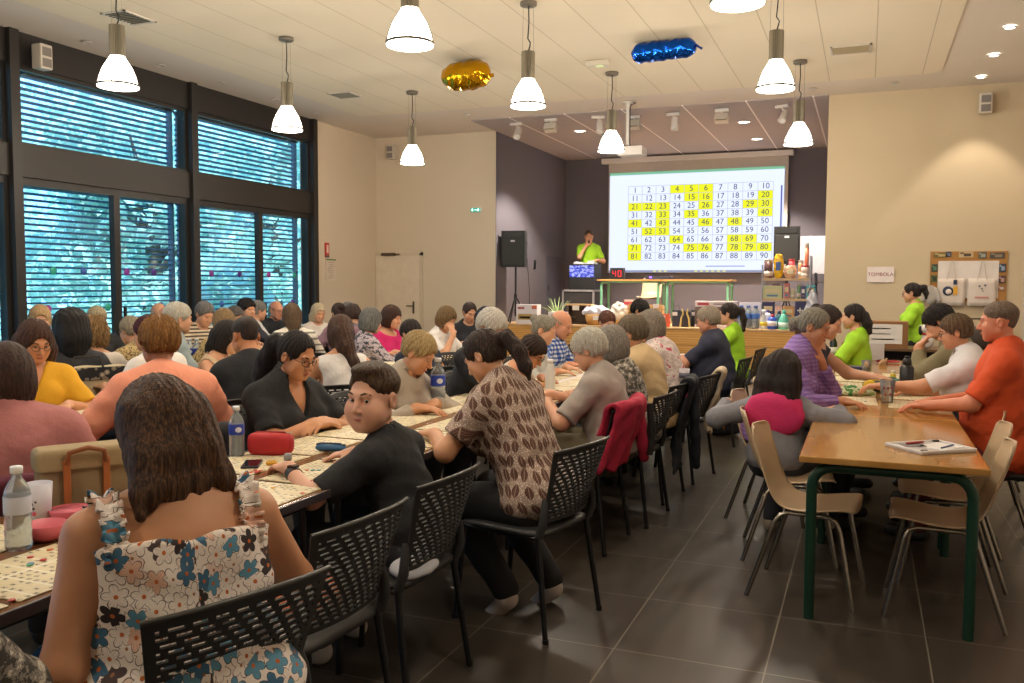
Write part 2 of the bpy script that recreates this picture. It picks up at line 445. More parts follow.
        d = smin(d, el(qs, (.036, .050, -.052), (.030, .030, .036)), .03)
        if s.kid: d = smin(d, el(qs, (.038, .056, -.048), (.034, .032, .036)), .03)
        d = smax(d, -el(qs, (.032, .100, .001), (.019, .018, .012)), .012)
        for zs, c0 in ((1, .0040), (-1, .0052)):
            d = smin(d, smax(el(qs, (.031, .0775, .002), (.0142, .0134, .0134)), c0 - zs * (q[:, 2] - .002), .001), .003)
        d = smin(d, rc(q, (0, .090, .006), (0, .108 if s.kid else .113, -.030), .0075, .0118), .010)
        d = smin(d, el(qs, (.011, .101, -.036), (.009, .010, .007)), .006)
        d = smin(d, el(q, (0, .090, -.061), (.022, .010, .006)), .006)
        d = smin(d, el(q, (0, .087, -.071), (.019, .010, .0065)), .006)
        e = el(qs, (.079, -.012, -.008), (.009, .019, .031)); e = smax(e, -el(qs, (.087, -.009, -.006), (.006, .011, .020)), .004)
        d = smin(d, e, .006)
        return d * h
    def body(s, p):
        d = s.torso(p)
        d = smin(d, rc(p, s.N - s.up * .03, s.Hc + s.Hr @ A3((0, -.018, -.055)) * s.hs, .056 * (.84 if s.fem else 1) * s.sc, .051 * (.84 if s.fem else 1) * s.sc), .03)
        d = smin(d, s.head(p), .018)
        for sd in (-1, 1):
            a = smin(s.arm_up(p, sd), s.arm_lo(p, sd), .025)
            d = smin(d, smin(a, s.hand(p, sd), .012), .03)
            d = smin(d, smin(s.leg(p, sd), s.foot(p, sd, -.006), .02), .04)
        return d
    # ---- clothes
    def shirt(s, p, sleeve=.5, neck='crew', hem=.0, g=.013, seed=0., loose=0.):
        up = s.up
        d = s.torso(p, g + loose)
        d = d + wob(p, .0045, 24, seed) + .0035 * np.sin(p[:, 2] * 62 + 5 * np.sin(p[:, 0] * 9 + seed) + 4 * np.sin(p[:, 1] * 11)) * np.clip(1 - np.abs((p - s.P.astype(f32)) @ up.astype(f32) - .13) * 4, .12, 1)
        rel = (p - s.P.astype(f32)) @ up.astype(f32)
        d = d - .016 * np.clip((.14 - rel) / .16, 0, 1)
        d = smax(d, -(rel + .06 + hem), .012)
        T = np.stack([s.rt, s.fw, up], 1)
        if sleeve > 0:
            for sd in (-1, 1):
                a = s.arm_up(p, sd, g + .008, 0, min(1, sleeve * 2))
                if sleeve > .5: a = smin(a, s.arm_lo(p, sd, g + .003, (sleeve - .5) * 2), .03)
                # flat cuff
                if sleeve <= .5: e = s.sh[sd] + (s.elb[sd] - s.sh[sd]) * min(1, sleeve * 2); n = unit(s.elb[sd] - s.sh[sd])
                else: e = s.elb[sd] + (s.wr[sd] - s.elb[sd]) * (sleeve - .5) * 2; n = unit(s.wr[sd] - s.elb[sd])
                a = a + wob(p, .0045, 30, seed + sd) + .0018 * np.sin((p @ unit(s.elb[sd] - s.sh[sd]).astype(f32)) * 75 + 3 * np.sin(p[:, 0] * 25))
                a = smax(a, ((p - e.astype(f32)) @ n.astype(f32)), .006)
                d = smin(d, a, .03)
        else:   # sleeveless: cut at the shoulder ball
            for sd in (-1, 1):
                d = smax(d, -(rc(p, s.sh[sd] + s.rt * sd * .03, s.sh[sd] + s.rt * sd * .045 - up * .13, .058 * s.w, .060 * s.w)), .01)
        nb = s.N + up * .02
        if neck == 'crew': d = smax(d, -el(p, nb + s.fw * .012, (.076, .080, .045), T), .01)
        elif neck == 'v': d = smax(d, -smin(el(p, nb + s.fw * .01, (.08, .085, .05), T), rc(p, s.N + s.fw * .10, s.C + s.fw * .15 + up * .05, .065, .012), .02), .008)
        elif neck == 'collar':
            d = smax(d, -el(p, nb + s.fw * .015, (.066, .07, .05), T), .01)
            c = el(p, s.N + up * .012 + s.fw * .008, (.083, .087, .030), T); c = smax(c, -el(p, s.N + up * .03 + s.fw * .02, (.068, .074, .06), T), .006)
            d = smin(d, c, .012)
        elif neck == 'wide': d = smax(d, -el(p, nb + s.fw * .02, (.14, .10, .065), T), .01)
        elif neck == 'dress':   # bodice ends straight under the shoulders
            d = smax(d, (p - (s.N - up * .092).astype(f32)) @ up.astype(f32) + .25 * np.clip(.06 - np.abs((p - s.N.astype(f32)) @ s.rt.astype(f32)), 0, 1), .01)
        return d
    def trousers(s, p, length=1.0, g=.012, seed=0.):
        T = np.stack([s.rt, s.fw, s.up], 1); w, sc = s.w, s.sc
        d = el(p, s.P + A3((0, -.01, .015)), (.172 * w * sc + g - .006, .135 * sc * (.7 + .3 * w) + g - .006, .115 * sc + g), T)
        rel = (p - s.P.astype(f32)) @ s.up.astype(f32); d = smax(d, rel - .07, .01)
        for sd in (-1, 1):
            a = s.leg(p, sd, g + .009) + wob(p, .003, 30, seed + sd)
            if length < 1:
                e = s.kn[sd] + (s.an[sd] - s.kn[sd]) * length; n = unit(s.an[sd] - s.kn[sd]); a = smax(a, (p - e.astype(f32)) @ n.astype(f32), .006)
            else: a = smax(a, -(p[:, 2] - .055), .006)
            d = smin(d, a, .03)
        return d
    def hair(s, p, style):
        h = s.hs; R = s.Hr
        q = (p - s.Hc.astype(f32)) @ (R / h).astype(f32)
        ax = np.abs(q[:, :1]); qs = np.concatenate([ax, q[:, 1:]], 1)
        az = np.arctan2(q[:, 0], q[:, 1])
        st = .0016 * np.sin(az * 46 + 3 * np.sin(q[:, 2] * 40)) + .0022 * np.sin(az * 19 + 1 + q[:, 2] * 25)
        t = {'crop': .006, 'short': .014, 'boy': .009, 'bald': .004, 'tied': .008, 'full': .020, 'bob': .018, 'curly': .026, 'long': .016, 'bun': .008, 'fringe': .018}[style]
        d = el(q, (0, -.014, .034), (.077 + t, .098 + t, .088 + t))
        face_z = {'crop': .072, 'boy': .080, 'tied': .090, 'bun': .086, 'bald': .09, 'short': .062, 'full': .056, 'bob': .05, 'curly': .05, 'fringe': .030, 'long': .064}[style]
        if style in ('crop', 'short', 'boy', 'full', 'bald'):
            if style not in ('crop', 'boy'): d = smin(d, el(q, (0, -.045, -.03), (.066 + t, .058 + t, .062 + t)), .03)
            else: d = smin(d, el(q, (0, -.040, -.02), (.060, .062, .060)), .03)
            lowz = -.055
            fade = {'crop': (.060, .16), 'boy': (.055, .24), 'bald': (.02, .12)}.get(style, (.0, .24))
            d = d + np.clip(fade[0] - q[:, 2], 0, .3) * fade[1]
            d = smax(d, -(q[:, 2] - lowz + np.clip(q[:, 1] + .02, 0, .1) * -.9), .02)
            cut = el(qs, (.0, .115, -.035), (.080, .092, .035 + face_z))
            d = smax(d, -cut, .022)
            d = smax(d, -el(qs, (.085, -.008, -.02), (.024, .024, .036)), .006)
            if style == 'boy': d = smin(d, el(q, (0, .03, .106), (.056, .062, .024)), .025)
            if style == 'bald':
                d = smax(d, q[:, 2] - .035 + np.clip(q[:, 1], -.1, .1) * .25, .012)
        elif style in ('tied', 'bun'):
            d = smin(d, el(q, (0, -.05, -.02), (.060 + t, .05 + t, .055 + t)), .03)
            d = smax(d, -(q[:, 2] + .06 - np.clip(q[:, 1] + .02, 0, .1) * .9), .012)
            d = smax(d, -el(qs, (.0, .115, -.035), (.078, .094, .035 + face_z)), .010)
            d = smax(d, -el(qs, (.085, -.002, -.015), (.024, .022, .034)), .006)
            if style == 'bun': d = smin(d, el(q, (0, -.115, .06), (.042, .036, .040)), .01)
        elif style in ('bob', 'curly', 'fringe'):
            b = el(q, (0, -.022, -.035), (.083 + t, .085 + t, .095 + t)); d = smin(d, b, .04)
            d = smax(d, -(q[:, 2] + .115), .02)
            d = smax(d, -el(qs, (0, .125, -.045), (.070, .105, .045 + face_z)), .012)
        elif style == 'long':
            b = el(q, (0, -.022, -.04), (.080 + t, .082 + t, .10 + t)); d = smin(d, b, .04)
            d = smax(d, -el(qs, (0, .125, -.05), (.066, .11, .055 + face_z)), .012)
        amp = {'curly': 5., 'full': 2.2, 'short': 1.4, 'crop': .2, 'boy': .4, 'bald': .3}.get(style, 1.)
        d = d + st * amp
        if style == 'curly': d = d + .006 * np.sin(q[:, 0] * 95) * np.sin(q[:, 1] * 95 + 1) * np.sin(q[:, 2] * 95)
        if style == 'full': d = d + .002 * np.sin(q[:, 0] * 140) * np.sin(q[:, 1] * 150 + 1) * np.sin(q[:, 2] * 120)
        return d * h
    def tress(s, p, pts, r):
        """loose lengths of hair given as world-local points from the back of the head"""
        d = None
        for i in range(len(pts) - 1):
            e = rc(p, pts[i], pts[i + 1], r[i], r[i + 1]); d = e if d is None else smin(d, e, .02)
        return d + .002 * np.sin(p[:, 0] * 170 + p[:, 1] * 120) + .002 * np.sin(p[:, 1] * 90 - p[:, 0] * 60)
    def HL(s, x): return s.Hc + s.Hr @ (A3(x) * s.hs)

ARMS = {  # wrist target, elbow pole, hand direction, palm normal, curl
    'table': ((.17, .36, .79), (.7, -.3, -.6), (-.35, 1, -.05), (0, 0, -1), .45),
    'far': ((.16, .50, .79), (.7, -.3, -.6), (-.2, 1, -.05), (0, 0, -1), .4),
    'write': ((.09, .34, .80), (.8, -.2, -.5), (-.6, .8, -.2), (-.2, .2, -1), .9),
    'cross': ((.03, .33, .79), (.9, .0, -.4), (-1, .25, -.05), (0, 0, -1), .4),
    'chin': ('chin', (.5, .3, -1), (-.3, -.15, 1), (0, -1, -.1), .9),
    'fore': ('fore', (.5, .6, -1), (-.4, -.6, .8), (-.3, -1, -.3), .5),
    'mouth': ('mouth', (.4, .5, -1), (-.3, -.5, .8), (-.3, -1, -.2), .7),
    'cheek': ('cheek', (.5, .5, -1), (-.1, -.1, 1), (-.9, -.3, 0), .6),
    'lap': ((.10, .26, .60), (.7, -.6, -.2), (-.5, 1, -.1), (0, 0, -1), .6),
    'reach': ((.10, .60, .84), (.7, -.2, -.6), (-.1, 1, -.1), (0, 0, -1), .6),
    'down': ((.27, .02, .72), (.3, -1, .0), (0, .15, -1), (-1, 0, 0), .4),
}
def bounds(pts, m): pts = np.array(pts); return pts.min(0) - m, pts.max(0) + m
PEOPLE = []
def person(label, top, heading, skin='C99878', hair=('short', '3A2A20'), shirt=('808080', .5, 'crew'), pants='23262E', shoes='2A2A2A',
           res=.014, hres=None, detail=0, base=0, tress=None, glasses=None, group=None, extra=None, zmax=None, name='person', **kw):
    """top: world point of the crown. heading: degrees, 0 looks along +Y, 90 along -X"""
    top = Vector(top); F = Fig(ht_z=top.z - base, **kw)
    a = R_(heading); t = rotz(a) @ F.top
    root = thing(name, label, 'person', (top.x - t[0], top.y - t[1], base), a, group)
    F.root = root; F.label = label; F.headtop = top
    hres = hres or res * .55; sk = skin_mat(skin)
    J = [F.P, F.N] + list(F.sh.values()) + list(F.elb.values()) + list(F.wr.values()) + list(F.kn.values()) + list(F.an.values()) + list(F.hip.values())
    lo, hi = bounds(J + [F.Hc + .1 * F.Hr @ A3((0, 0, 1)), F.Hc + A3((0, 0, .05))] + [F.wr[k] + F.hd[k] * .15 for k in (-1, 1)] + [F.an[k] + A3((0, .12, -.06)) for k in (-1, 1)], .16)
    lo[2] = 0
    hb = (F.Hc - .15 + F.Hr @ A3((0, 0, .0)), F.Hc + .15)
    parts = []; boxes = [hb]
    parts.append(mesh_sdf(F.body, hb[0] - .02, hb[1] + .02, hres, only=[(hb[0] - res * .3, hb[1] + res * .3)]))
    if detail:
        for k in (-1, 1):
            c = F.wr[k] + F.hd[k] * .075; b = (c - .115, c + .115)
            parts.append(mesh_sdf(F.body, b[0] - .02, b[1] + .02, .0042 if detail > 1 else .006, only=[(b[0] - res * .3, b[1] + res * .3)], skip=boxes[:]))
            boxes.append(b)
    parts.append(mesh_sdf(F.body, lo, hi, res, skip=boxes))
    np_object('body', parts, sk, root)
    # hair
    if hair:
        hl = F.Hc - .22; hh = F.Hc + .22; fn = lambda p: F.hair(p, hair[0])
        if tress:
            chains = tress if isinstance(tress[0], list) else [tress]
            CH = [([F.HL(x) for x, r in c], [r for x, r in c]) for c in chains]
            def fn(p):
                d = F.hair(p, hair[0])
                for pts, rr in CH: d = smin(d, F.tress(p, pts, rr), .016)
                return d
            l2, h2 = bounds([q for pts, rr in CH for q in pts], .09); hl = np.minimum(hl, l2); hh = np.maximum(hh, h2)
        np_object('hair', [mesh_sdf(fn, hl, hh, max(.0045, hres * .9))], hair_mat(*hair[1:3]), root)
    # shirt, trousers, shoes
    sm, sl, nk = shirt[:3]; so = shirt[3] if len(shirt) > 3 else {}
    smat = sm if not isinstance(sm, str) else M(sm, .85, var=.14, bump=.35, bscale=14)
    sd = (sum(map(ord, label)) % 97) * .37
    slo, shi = bounds([F.P, F.N] + list(F.sh.values()) + list(F.elb.values()) + (list(F.wr.values()) if sl > .5 else []) + list(F.hip.values()), .21 + .1 * max(0, F.w - 1) + F.belly)
    np_object('dress' if so.get('dress') else 'shirt', [mesh_sdf(lambda p: F.shirt(p, sl, nk, seed=sd, **{k: v for k, v in so.items() if k != 'dress'}), slo, shi, max(res * .8, .007))], smat, root)
    if pants:
        pl = 1.0
        if isinstance(pants, tuple): pants, pl = pants
        pm = pants if not isinstance(pants, str) else M(pants, .85, bump=.3, bscale=30)
        llo, lhi = bounds([F.P + A3((0, 0, .05))] + list(F.kn.values()) + list(F.an.values()) + list(F.hip.values()), .16 + .1 * max(0, F.w - 1))
        np_object('trousers', [mesh_sdf(lambda p: F.trousers(p, pl, seed=sd), llo, lhi, res)], pm, root)
    if shoes:
        for k in (-1, 1):
            c = F.an[k]
            shm = shoes if not isinstance(shoes, str) else M(shoes, .6)
            np_object('shoe', [mesh_sdf(lambda p: smax(F.foot(p, k, .006), p[:, 2] - (F.an[k][2] + .012), .006), c + A3((-.12, -.12, -.17)), c + A3((.12, .26, .06)), .009)], shm, root)
    # face
    if detail or glasses or (extra and 'face' in extra):
        Rm = Matrix([list(r) for r in F.Hr.tolist()]); h = F.hs
        def hl_(x): return Vector((F.HL(x)).tolist())
        if not (extra and 'noface' in extra):
            for k in (-1, 1):
                b = MB(); b.sphere(hl_((k * .031, .0775, .002)), .0118 * h, 14, Rm)
                b.m = 1; b.sphere(hl_((k * .031 + (extra or {}).get('gaze', 0), .0858, .001)), .0055 * h, 10, Rm); b.build('eye', [M('B4A69C', .3, var=0), M('20140E', .25, var=0)], root)
                b = MB(); b.tube([hl_((k * .016, .094, .024)), hl_((k * .032, .092, .030)), hl_((k * .050, .078, .023))], [.0035, .0042, .0025], 6); b.build('eyebrow', hair_mat(*hair[1:3]) if hair else M('6A5848'), root)
            b = MB(); b.tube([hl_((-.024, .085, -.066)), hl_((-.010, .0985, -.0635)), hl_((0, .0995, -.0655)), hl_((.010, .0985, -.0635)), hl_((.024, .085, -.066))], [.002, .0048, .0050, .0048, .002], 8); b.build('mouth', M('A65A50', .5), root)
    if glasses:
        Rm = F; gm = M(glasses, .35, var=0)
        b = MB()
        for k in (-1, 1):
            b.tube([Vector(F.HL((k * .033 + .021 * math.cos(t), .106 - .012 * abs(math.cos(t)) * (1 if math.cos(t) * k > 0 else 0), .000 + .016 * math.sin(t))).tolist()) for t in [i * PI / 8 for i in range(16)]], .0019, 5, closed=True)
            b.tube([Vector(F.HL(x).tolist()) for x in ((k * .054, .095, .004), (k * .078, .06, .008), (k * .084, -.005, .008), (k * .084, -.03, -.006))], .0018, 5)
        b.tube([Vector(F.HL(x).tolist()) for x in ((-.012, .108, .004), (0, .111, .006), (.012, .108, .004))], .0018, 5)
        b.build('glasses', gm, root)
    PEOPLE.append(F); return F
# ---------------------------------------------------------------- room shell
XL, XR, YB, HC = -8.27, 1.87, -3.2, 4.1          # window wall, right wall, wall behind the camera, ceiling height
YL, YR, YS = 14.0, 13.0, 17.75                    # door wall, poster wall, back of the stage
SXL, SXR = -5.92, -.545                           # stage opening
def paint(name, hexc, rough=.8, var=.04, bump=.12):
    t = NT(name); v = t.coord('Object'); c = lin(hexc)
    n = t.noise(v, 1.3, 3)
    t.col(t.mix(n, tuple(x * (1 - var) for x in c), tuple(min(1, x * (1 + var)) for x in c)))
    t.b.inputs['Roughness'].default_value = rough; t.bump(t.noise(v, 180, 2), bump, .003); return t.m
m_wall = paint('wall_paint', 'D3C4AE'); m_dark = paint('stage_wall_paint', '64606A', .75); m_ceil = paint('ceiling_plaster', 'DDD3C8')
m_sceil = paint('stage_ceiling', 'D6CDCB')
def tile_floor():
    t = NT('floor_tiles'); v = t.coord('Object', loc=(.034, .012, 0)); s = t.node('ShaderNodeSeparateXYZ', {0: v})
    def ln(o, p, off): 
        f = t.math('FRACT', t.math('DIVIDE', t.math('ADD', o, off), p)); return t.math('LESS_THAN', t.math('ABSOLUTE', t.math('SUBTRACT', f, .5)), .0048)
    lx = ln(s.outputs[0], .601, 20 * .601 + .3005 + .288); ly = ln(s.outputs[1], .63, 20 * .63 + .315 - 4.09)
    l = t.math('MAXIMUM', lx, ly)
    cx = t.math('FLOOR', t.math('DIVIDE', s.outputs[0], .601)); 
    n = t.noise(t.coord('Object', (6, 1.2, 1)), 2.2, 6, .65); n2 = t.noise(v, .5, 2)
    base = t.ramp(n, [(.25, lin('332E29')), (.55, lin('423B34')), (.8, lin('544C42'))])
    base = t.mix(t.math('MULTIPLY', n2, .35), base, lin('38332E'))
    t.col(t.mix(l, base, lin('7A7468')))
    t.link(t.math('ADD', t.math('MULTIPLY', n, .22), .22), t.b.inputs['Roughness'])
    t.bump(t.math('SUBTRACT', t.math('MULTIPLY', n, .2), l), .25, .004); return t.m
b = MB(); b.box(XL - .3, XR + .2, YB - .2, YS + .2, -.15, 0); struct(b.build('floor', tile_floor()))
def slab(name, m, *a): b = MB(); b.box(*a); return struct(b.build(name, m))
slab('ceiling', m_ceil, XL - .3, XR + .2, YB - .2, YS + .2, HC, HC + .2)
def ceil_tiles():
    t = NT('acoustic_ceiling_tiles'); v = t.coord('Object'); s = t.node('ShaderNodeSeparateXYZ', {0: v})
    def ln(o, p, off, w):
        f = t.math('FRACT', t.math('DIVIDE', t.math('ADD', o, off), p)); return t.math('LESS_THAN', t.math('ABSOLUTE', t.math('SUBTRACT', f, .5)), w)
    lx = ln(s.outputs[0], 1.068, 21.36 + .534 - .03, .010); lx2 = ln(s.outputs[0], .534, 21.36 + .267 - .03, .010); ly = ln(s.outputs[1], .60, 12.3, .008)
    dots = t.voro(v, 42, rnd=.3); d = t.math('LESS_THAN', dots, .22)
    base = t.mix(t.math('MULTIPLY', d, .22), lin('E6DAC4'), lin('AA9E88'))
    base = t.mix(t.math('MULTIPLY', ly, .35), base, lin('EFE6D4'))
    t.col(t.mix(t.math('MULTIPLY', lx2, .7), base, lin('B8A88C')))
    t.b.inputs['Roughness'].default_value = .85; t.bump(t.math('SUBTRACT', 0, t.math('MAXIMUM', lx2, ly)), .5, .01); return t.m
slab('trim_1', ceil_tiles(), -7.37, .775, YB - .1, 12.05, HC - .012, HC + .01)
# stage ceiling: tile lines running to the back
def stage_ceil():
    t = NT('stage_ceiling_tiles'); v = t.coord('Object'); s = t.node('ShaderNodeSeparateXYZ', {0: v})
    f = t.math('FRACT', t.math('DIVIDE', t.math('ADD', s.outputs[0], 30.0), .90)); l = t.math('LESS_THAN', t.math('ABSOLUTE', t.math('SUBTRACT', f, .5)), .014)
    t.col(t.mix(l, lin('A79FA3'), lin('F6F2F0'))); t.b.inputs['Roughness'].default_value = .8; return t.m
slab('trim_2', stage_ceil(), SXL, SXR, 12.95, YS, HC - .012, HC + .01)
slab('wall_left', m_wall, XL - .3, XL, 12.1, YL + .2, 0, HC)
slab('wall_door', m_wall, XL - .3, SXL, YL, YL + .2, 0, HC)
slab('wall_stage_left', m_dark, SXL - .2, SXL + .004, YL + .2, YS, 0, HC)
slab('wall_stage_edge', m_dark, SXL - .005, SXL + .004, YL, YL + .2, 0, HC)
slab('wall_back', m_dark, SXL - .2, SXR + .2, YS, YS + .2, 0, HC)
slab('wall_stage_right', m_dark, SXR, SXR + .2, YR + .2, YS, 0, HC)
slab('wall_right', paint('right_wall_paint', 'C8B698'), SXR, XR + .2, YR, YR + .2, 0, HC)
slab('wall_side', paint('side_wall_paint', 'CFC0B2'), XR, XR + .2, YB - .2, YR, 0, HC)
slab('wall_rear', m_wall, XL - .3, XR + .2, YB - .2, YB, 0, HC)
m_base = M('4A433C', .5)
slab('baseboard_door', m_base, XL, SXL, YL - .012, YL, 0, .09); slab('baseboard_right', m_base, SXR, XR, YR - .012, YR, 0, .09)
slab('baseboard_side', m_base, XR - .012, XR, YB, YR, 0, .09)
# ---- the stage: wooden platform
def wood(name, c1, c2, c3, rough=.45, scale=(1, 12, 12), plank=0, axis=0, knots=True):
    t = NT(name); v = t.coord('Object', scale); n = t.noise(v, 1.6, 5, .6); w = t.node('ShaderNodeTexWave', {'Vector': v, 'Scale': .6, 'Distortion': 5.0, 'Detail': 3.0, 'Detail Scale': 1.2}, bands_direction='Z').outputs['Fac']
    f = t.math('ADD', t.math('MULTIPLY', n, .65), t.math('MULTIPLY', w, .35))
    c = t.ramp(f, [(.25, lin(c1)), (.5, lin(c2)), (.8, lin(c3))])
    if knots:
        k = t.voro(t.coord('Object', (1.2, 1.2, 3)), 2.3); c = t.mix(t.math('LESS_THAN', k, .045), c, lin('6B3F1C'))
    if plank:
        s = t.node('ShaderNodeSeparateXYZ', {0: t.coord('Object')}); fr = t.math('FRACT', t.math('DIVIDE', s.outputs[axis], plank))
        c = t.mix(t.math('LESS_THAN', fr, .03), c, lin('7A5526'))
    t.col(c); t.b.inputs['Roughness'].default_value = rough; t.bump(f, .1, .003); return t.m
m_stage = wood('pine_boards', 'C08A42', 'D09A50', 'DEAC66', .5, (1.5, 1.5, 14), .27, 2)
m_stop = wood('stage_top_wood', 'B89060', 'CBA575', 'D8B78A', .5, (12, 1, 1), 0)
STZ = .82; SFX0, SFX1 = SXL, -.985
b = MB(); b.box(SFX0, SFX1, 14.02, YS, 0, STZ - .03); o = struct(b.build('trim_3', m_stage))
b = MB(); b.rbox(((SFX0 + SFX1) / 2, (14.0 + YS) / 2, STZ - .015), (SFX1 - SFX0, YS - 14.0, .03), .004); struct(b.build('trim_4', m_stop))
# ---- door in the far left wall
dz = 2.0
b = MB(); b.rbox((-7.83, 13.985, dz / 2), (.90, .03, dz), .004); d = struct(b.build('door_1', M('DCCDB8', .55, name='door_paint')))
b = MB(); fm = M('CDBEA8', .5)
b.box(-8.30 + .03, -8.28 + .0, 13.96, 14, 0, dz + .03); b.box(-7.375, -7.32, 13.965, 14, 0, dz + .05); b.box(-8.27, -7.32, 13.965, 14, dz, dz + .05); b.build('door_frame', fm, d)
mh = M('6E6358', .3, .8)
b = MB(); b.rbox((-7.50, 13.965, 1.07), (.035, .012, .22), .004); b.tube([(-7.50, 13.96, 1.1), (-7.50, 13.92, 1.1), (-7.62, 13.915, 1.1)], .011); b.build('door_handle', mh, d)
b = MB(); b.rbox((-8.0, 13.95, dz + .02), (.28, .05, .05), .006); b.tube([(-8.05, 13.93, dz + .0), (-7.75, 13.9, dz + .02)], .012); b.build('door_closer', mh, d)
# ---- window wall
m_frame = M('2E2A28', .45, .3, var=.05, name='window_frame_metal'); m_tr = M('2E2926', .5, .2, var=.06, name='transom_metal')
def thin_glass():
    t = NT('window_glass'); tr = t.node('ShaderNodeBsdfTransparent', {0: (.80, .91, .97, 1)}); g = t.node('ShaderNodeBsdfGlossy', {'Roughness': .02, 'Color': (1, 1, 1, 1)})
    fc = t.node('ShaderNodeLayerWeight', {'Blend': .5}).outputs['Facing']; fr = t.math('ADD', .04, t.math('MULTIPLY', .9, t.math('POWER', fc, 5.0)))
    mx = t.node('ShaderNodeMixShader', {0: fr, 1: tr.outputs[0], 2: g.outputs[0]}); t.link(mx.outputs[0], t.out.inputs[0]); return t.m
m_glass = thin_glass()
slab('trim_5', m_frame, XL - .18, XL, YB, 12.1, 3.76, HC)            # header
slab('trim_6', m_tr, XL - .16, XL + .01, YB, 12.1, 2.60, 2.93)        # transom beam
slab('trim_7', m_frame, XL - .17, XL + .03, YB, 12.1, 0, .10)
POSTS = [YB + .1, 1.45, 4.05, 6.67, 9.30, 12.03]
for i, y in enumerate(POSTS): slab('trim_%d' % (8 + i), m_frame, XL - .2, XL + .06, y - .055, y + .055, 0, HC)
def m_slat():
    t = NT('blind_slats'); t.col(lin('5C7C9C')); t.b.inputs['Roughness'].default_value = .5; return t.m
msl = m_slat(); dots_c = ['5A3A9A', 'A03AA0', '3AB09A', '3A60B0', '8A3AA0']
nd = 0
for i in range(len(POSTS) - 1):
    y0, y1 = POSTS[i] + .055, POSTS[i + 1] - .055
    # upper fixed light
    b = MB(); fx0, fx1 = XL - .09, XL - .03
    for z0, z1 in ((2.93, 2.97), (3.72, 3.76)): b.box(fx0, fx1, y0, y1, z0, z1)
    for ya in (y0, y1 - .04): b.box(fx0, fx1, ya, ya + .04, 2.97, 3.72)
    w = struct(b.build('window_%d' % (2 * i + 1), m_frame))
    b = MB(); b.box(XL - .064, XL - .058, y0 + .03, y1 - .03, 2.96, 3.73); b.build('pane', m_glass, w)
    # lower sliding doors
    b = MB(); ym = (y0 + y1) / 2 + .05
    for z0, z1 in ((.10, .16), (2.52, 2.60)): b.box(fx0, fx1, y0, y1, z0, z1)
    for ya in (y0, ym - .05, y1 - .05): b.box(fx0, fx1 + (.02 if ya == ym - .05 else 0), ya, ya + (.09 if ya == ym - .05 else .05), .16, 2.52)
    w = struct(b.build('window_%d' % (2 * i + 2), m_frame))
    for ya, yb in ((y0 + .05, ym - .05), (ym + .04, y1 - .05)):
        b = MB(); b.box(XL - .064, XL - .058, ya - .01, yb + .01, .15, 2.53); b.build('pane', m_glass, w)
        b = MB(); b.rbox((XL - .015, ya + .05 if ya > ym else yb - .03, 1.05), (.03, .03, .30), .005); b.build('handle', m_frame, w)
    if i >= 2:
        for zz, k in ((1.62, 4), (1.20, 3)):
            for j in range(k):
                yy = y0 + .25 + (y1 - y0 - .4) * (j + random.uniform(.1, .6)) / k
                if abs(yy - ym) < .12: yy += .2
                b = MB(); M9 = Matrix.Rotation(R_(90), 3, 'Y'); b.lathe([(0, 0), (.045, 0), (.045, .003), (0, .003)], (XL - .057, yy, zz), 16, M9)
                b.build('safety_sticker', M(dots_c[nd % 5], .5), w); nd += 1
    # outside venetian blind of this bay
    for z0, z1, nm in ((2.97, 3.76, 'upper'), (.1, 2.56, 'lower')):
        t = thing('venetian_blind', '', 'blind', (XL - .30, (y0 + y1) / 2, 0))
        b = MB(); hw = (y1 - y0) / 2 + .02; z = z0 + .02
        while z < z1 - .02:
            b.add([(x_, y_, z + dz_ + (.009 if abs(x_) < .02 else 0)) for y_ in (-hw, hw) for x_, dz_ in ((-.04, -.012), (-.012, .0), (.012, .002), (.04, .004))], [(0, 1, 5, 4), (1, 2, 6, 5), (2, 3, 7, 6)])
            z += .067
        b.build('slats', msl, t)
        b = MB(); b.rbox((0, 0, z1 - .01), (.09, hw * 2, .03), .004); b.build('head_rail', m_frame, t)
        for s_ in (-hw + .05, hw - .05): b = MB(); b.box(-.045, .045, s_ - .012, s_ + .012, z0, z1); b.build('guide_rail', msl, t)
        for s_ in (-hw + .3, hw - .3): b = MB(); b.box(-.05, .13, s_ - .015, s_ + .015, z1 - .03, z1 - .005); b.build('bracket', m_frame, t)
        pos = ['behind the camera-side bay at the rear', 'in the bay second from the rear', 'in the bay just left of the picture', 'in the near window bay of the picture', 'in the far window bay beside the door wall'][i]
        t['label'] = 'blue-grey outside %s blind %s' % ('short upper' if nm == 'upper' else 'tall lower', pos)
# ---- outside: lawn and trees
t = NT('lawn'); t.col(t.ramp(t.noise(t.coord('Object'), 3, 5), [(.3, lin('8AAE98')), (.7, lin('A8C8B0'))])); slab_o = MB(); slab_o.box(-60, XL - .3, -30, 45, -.4, -.12); struct(slab_o.build('ground', t.m))
t = NT('leaves'); t.col(t.ramp(t.node('ShaderNodeObjectInfo').outputs['Random'], [(0, lin('A4CCC0')), (1, lin('C4E0D4'))])); lf = t.m
t.b.inputs['Roughness'].default_value = .5; t.b.inputs['Subsurface Weight'].default_value = 0.0
tl = t.node('ShaderNodeBsdfTranslucent', {0: (.60, .82, .78, 1)}); mx = t.node('ShaderNodeMixShader', {0: .45}); t.link(t.b.outputs[0], mx.inputs[1]); t.link(tl.outputs[0], mx.inputs[2]); t.link(mx.outputs[0], t.out.inputs[0])
bark = M('5B5348', .9, bump=.6)
rng = random.Random(3)
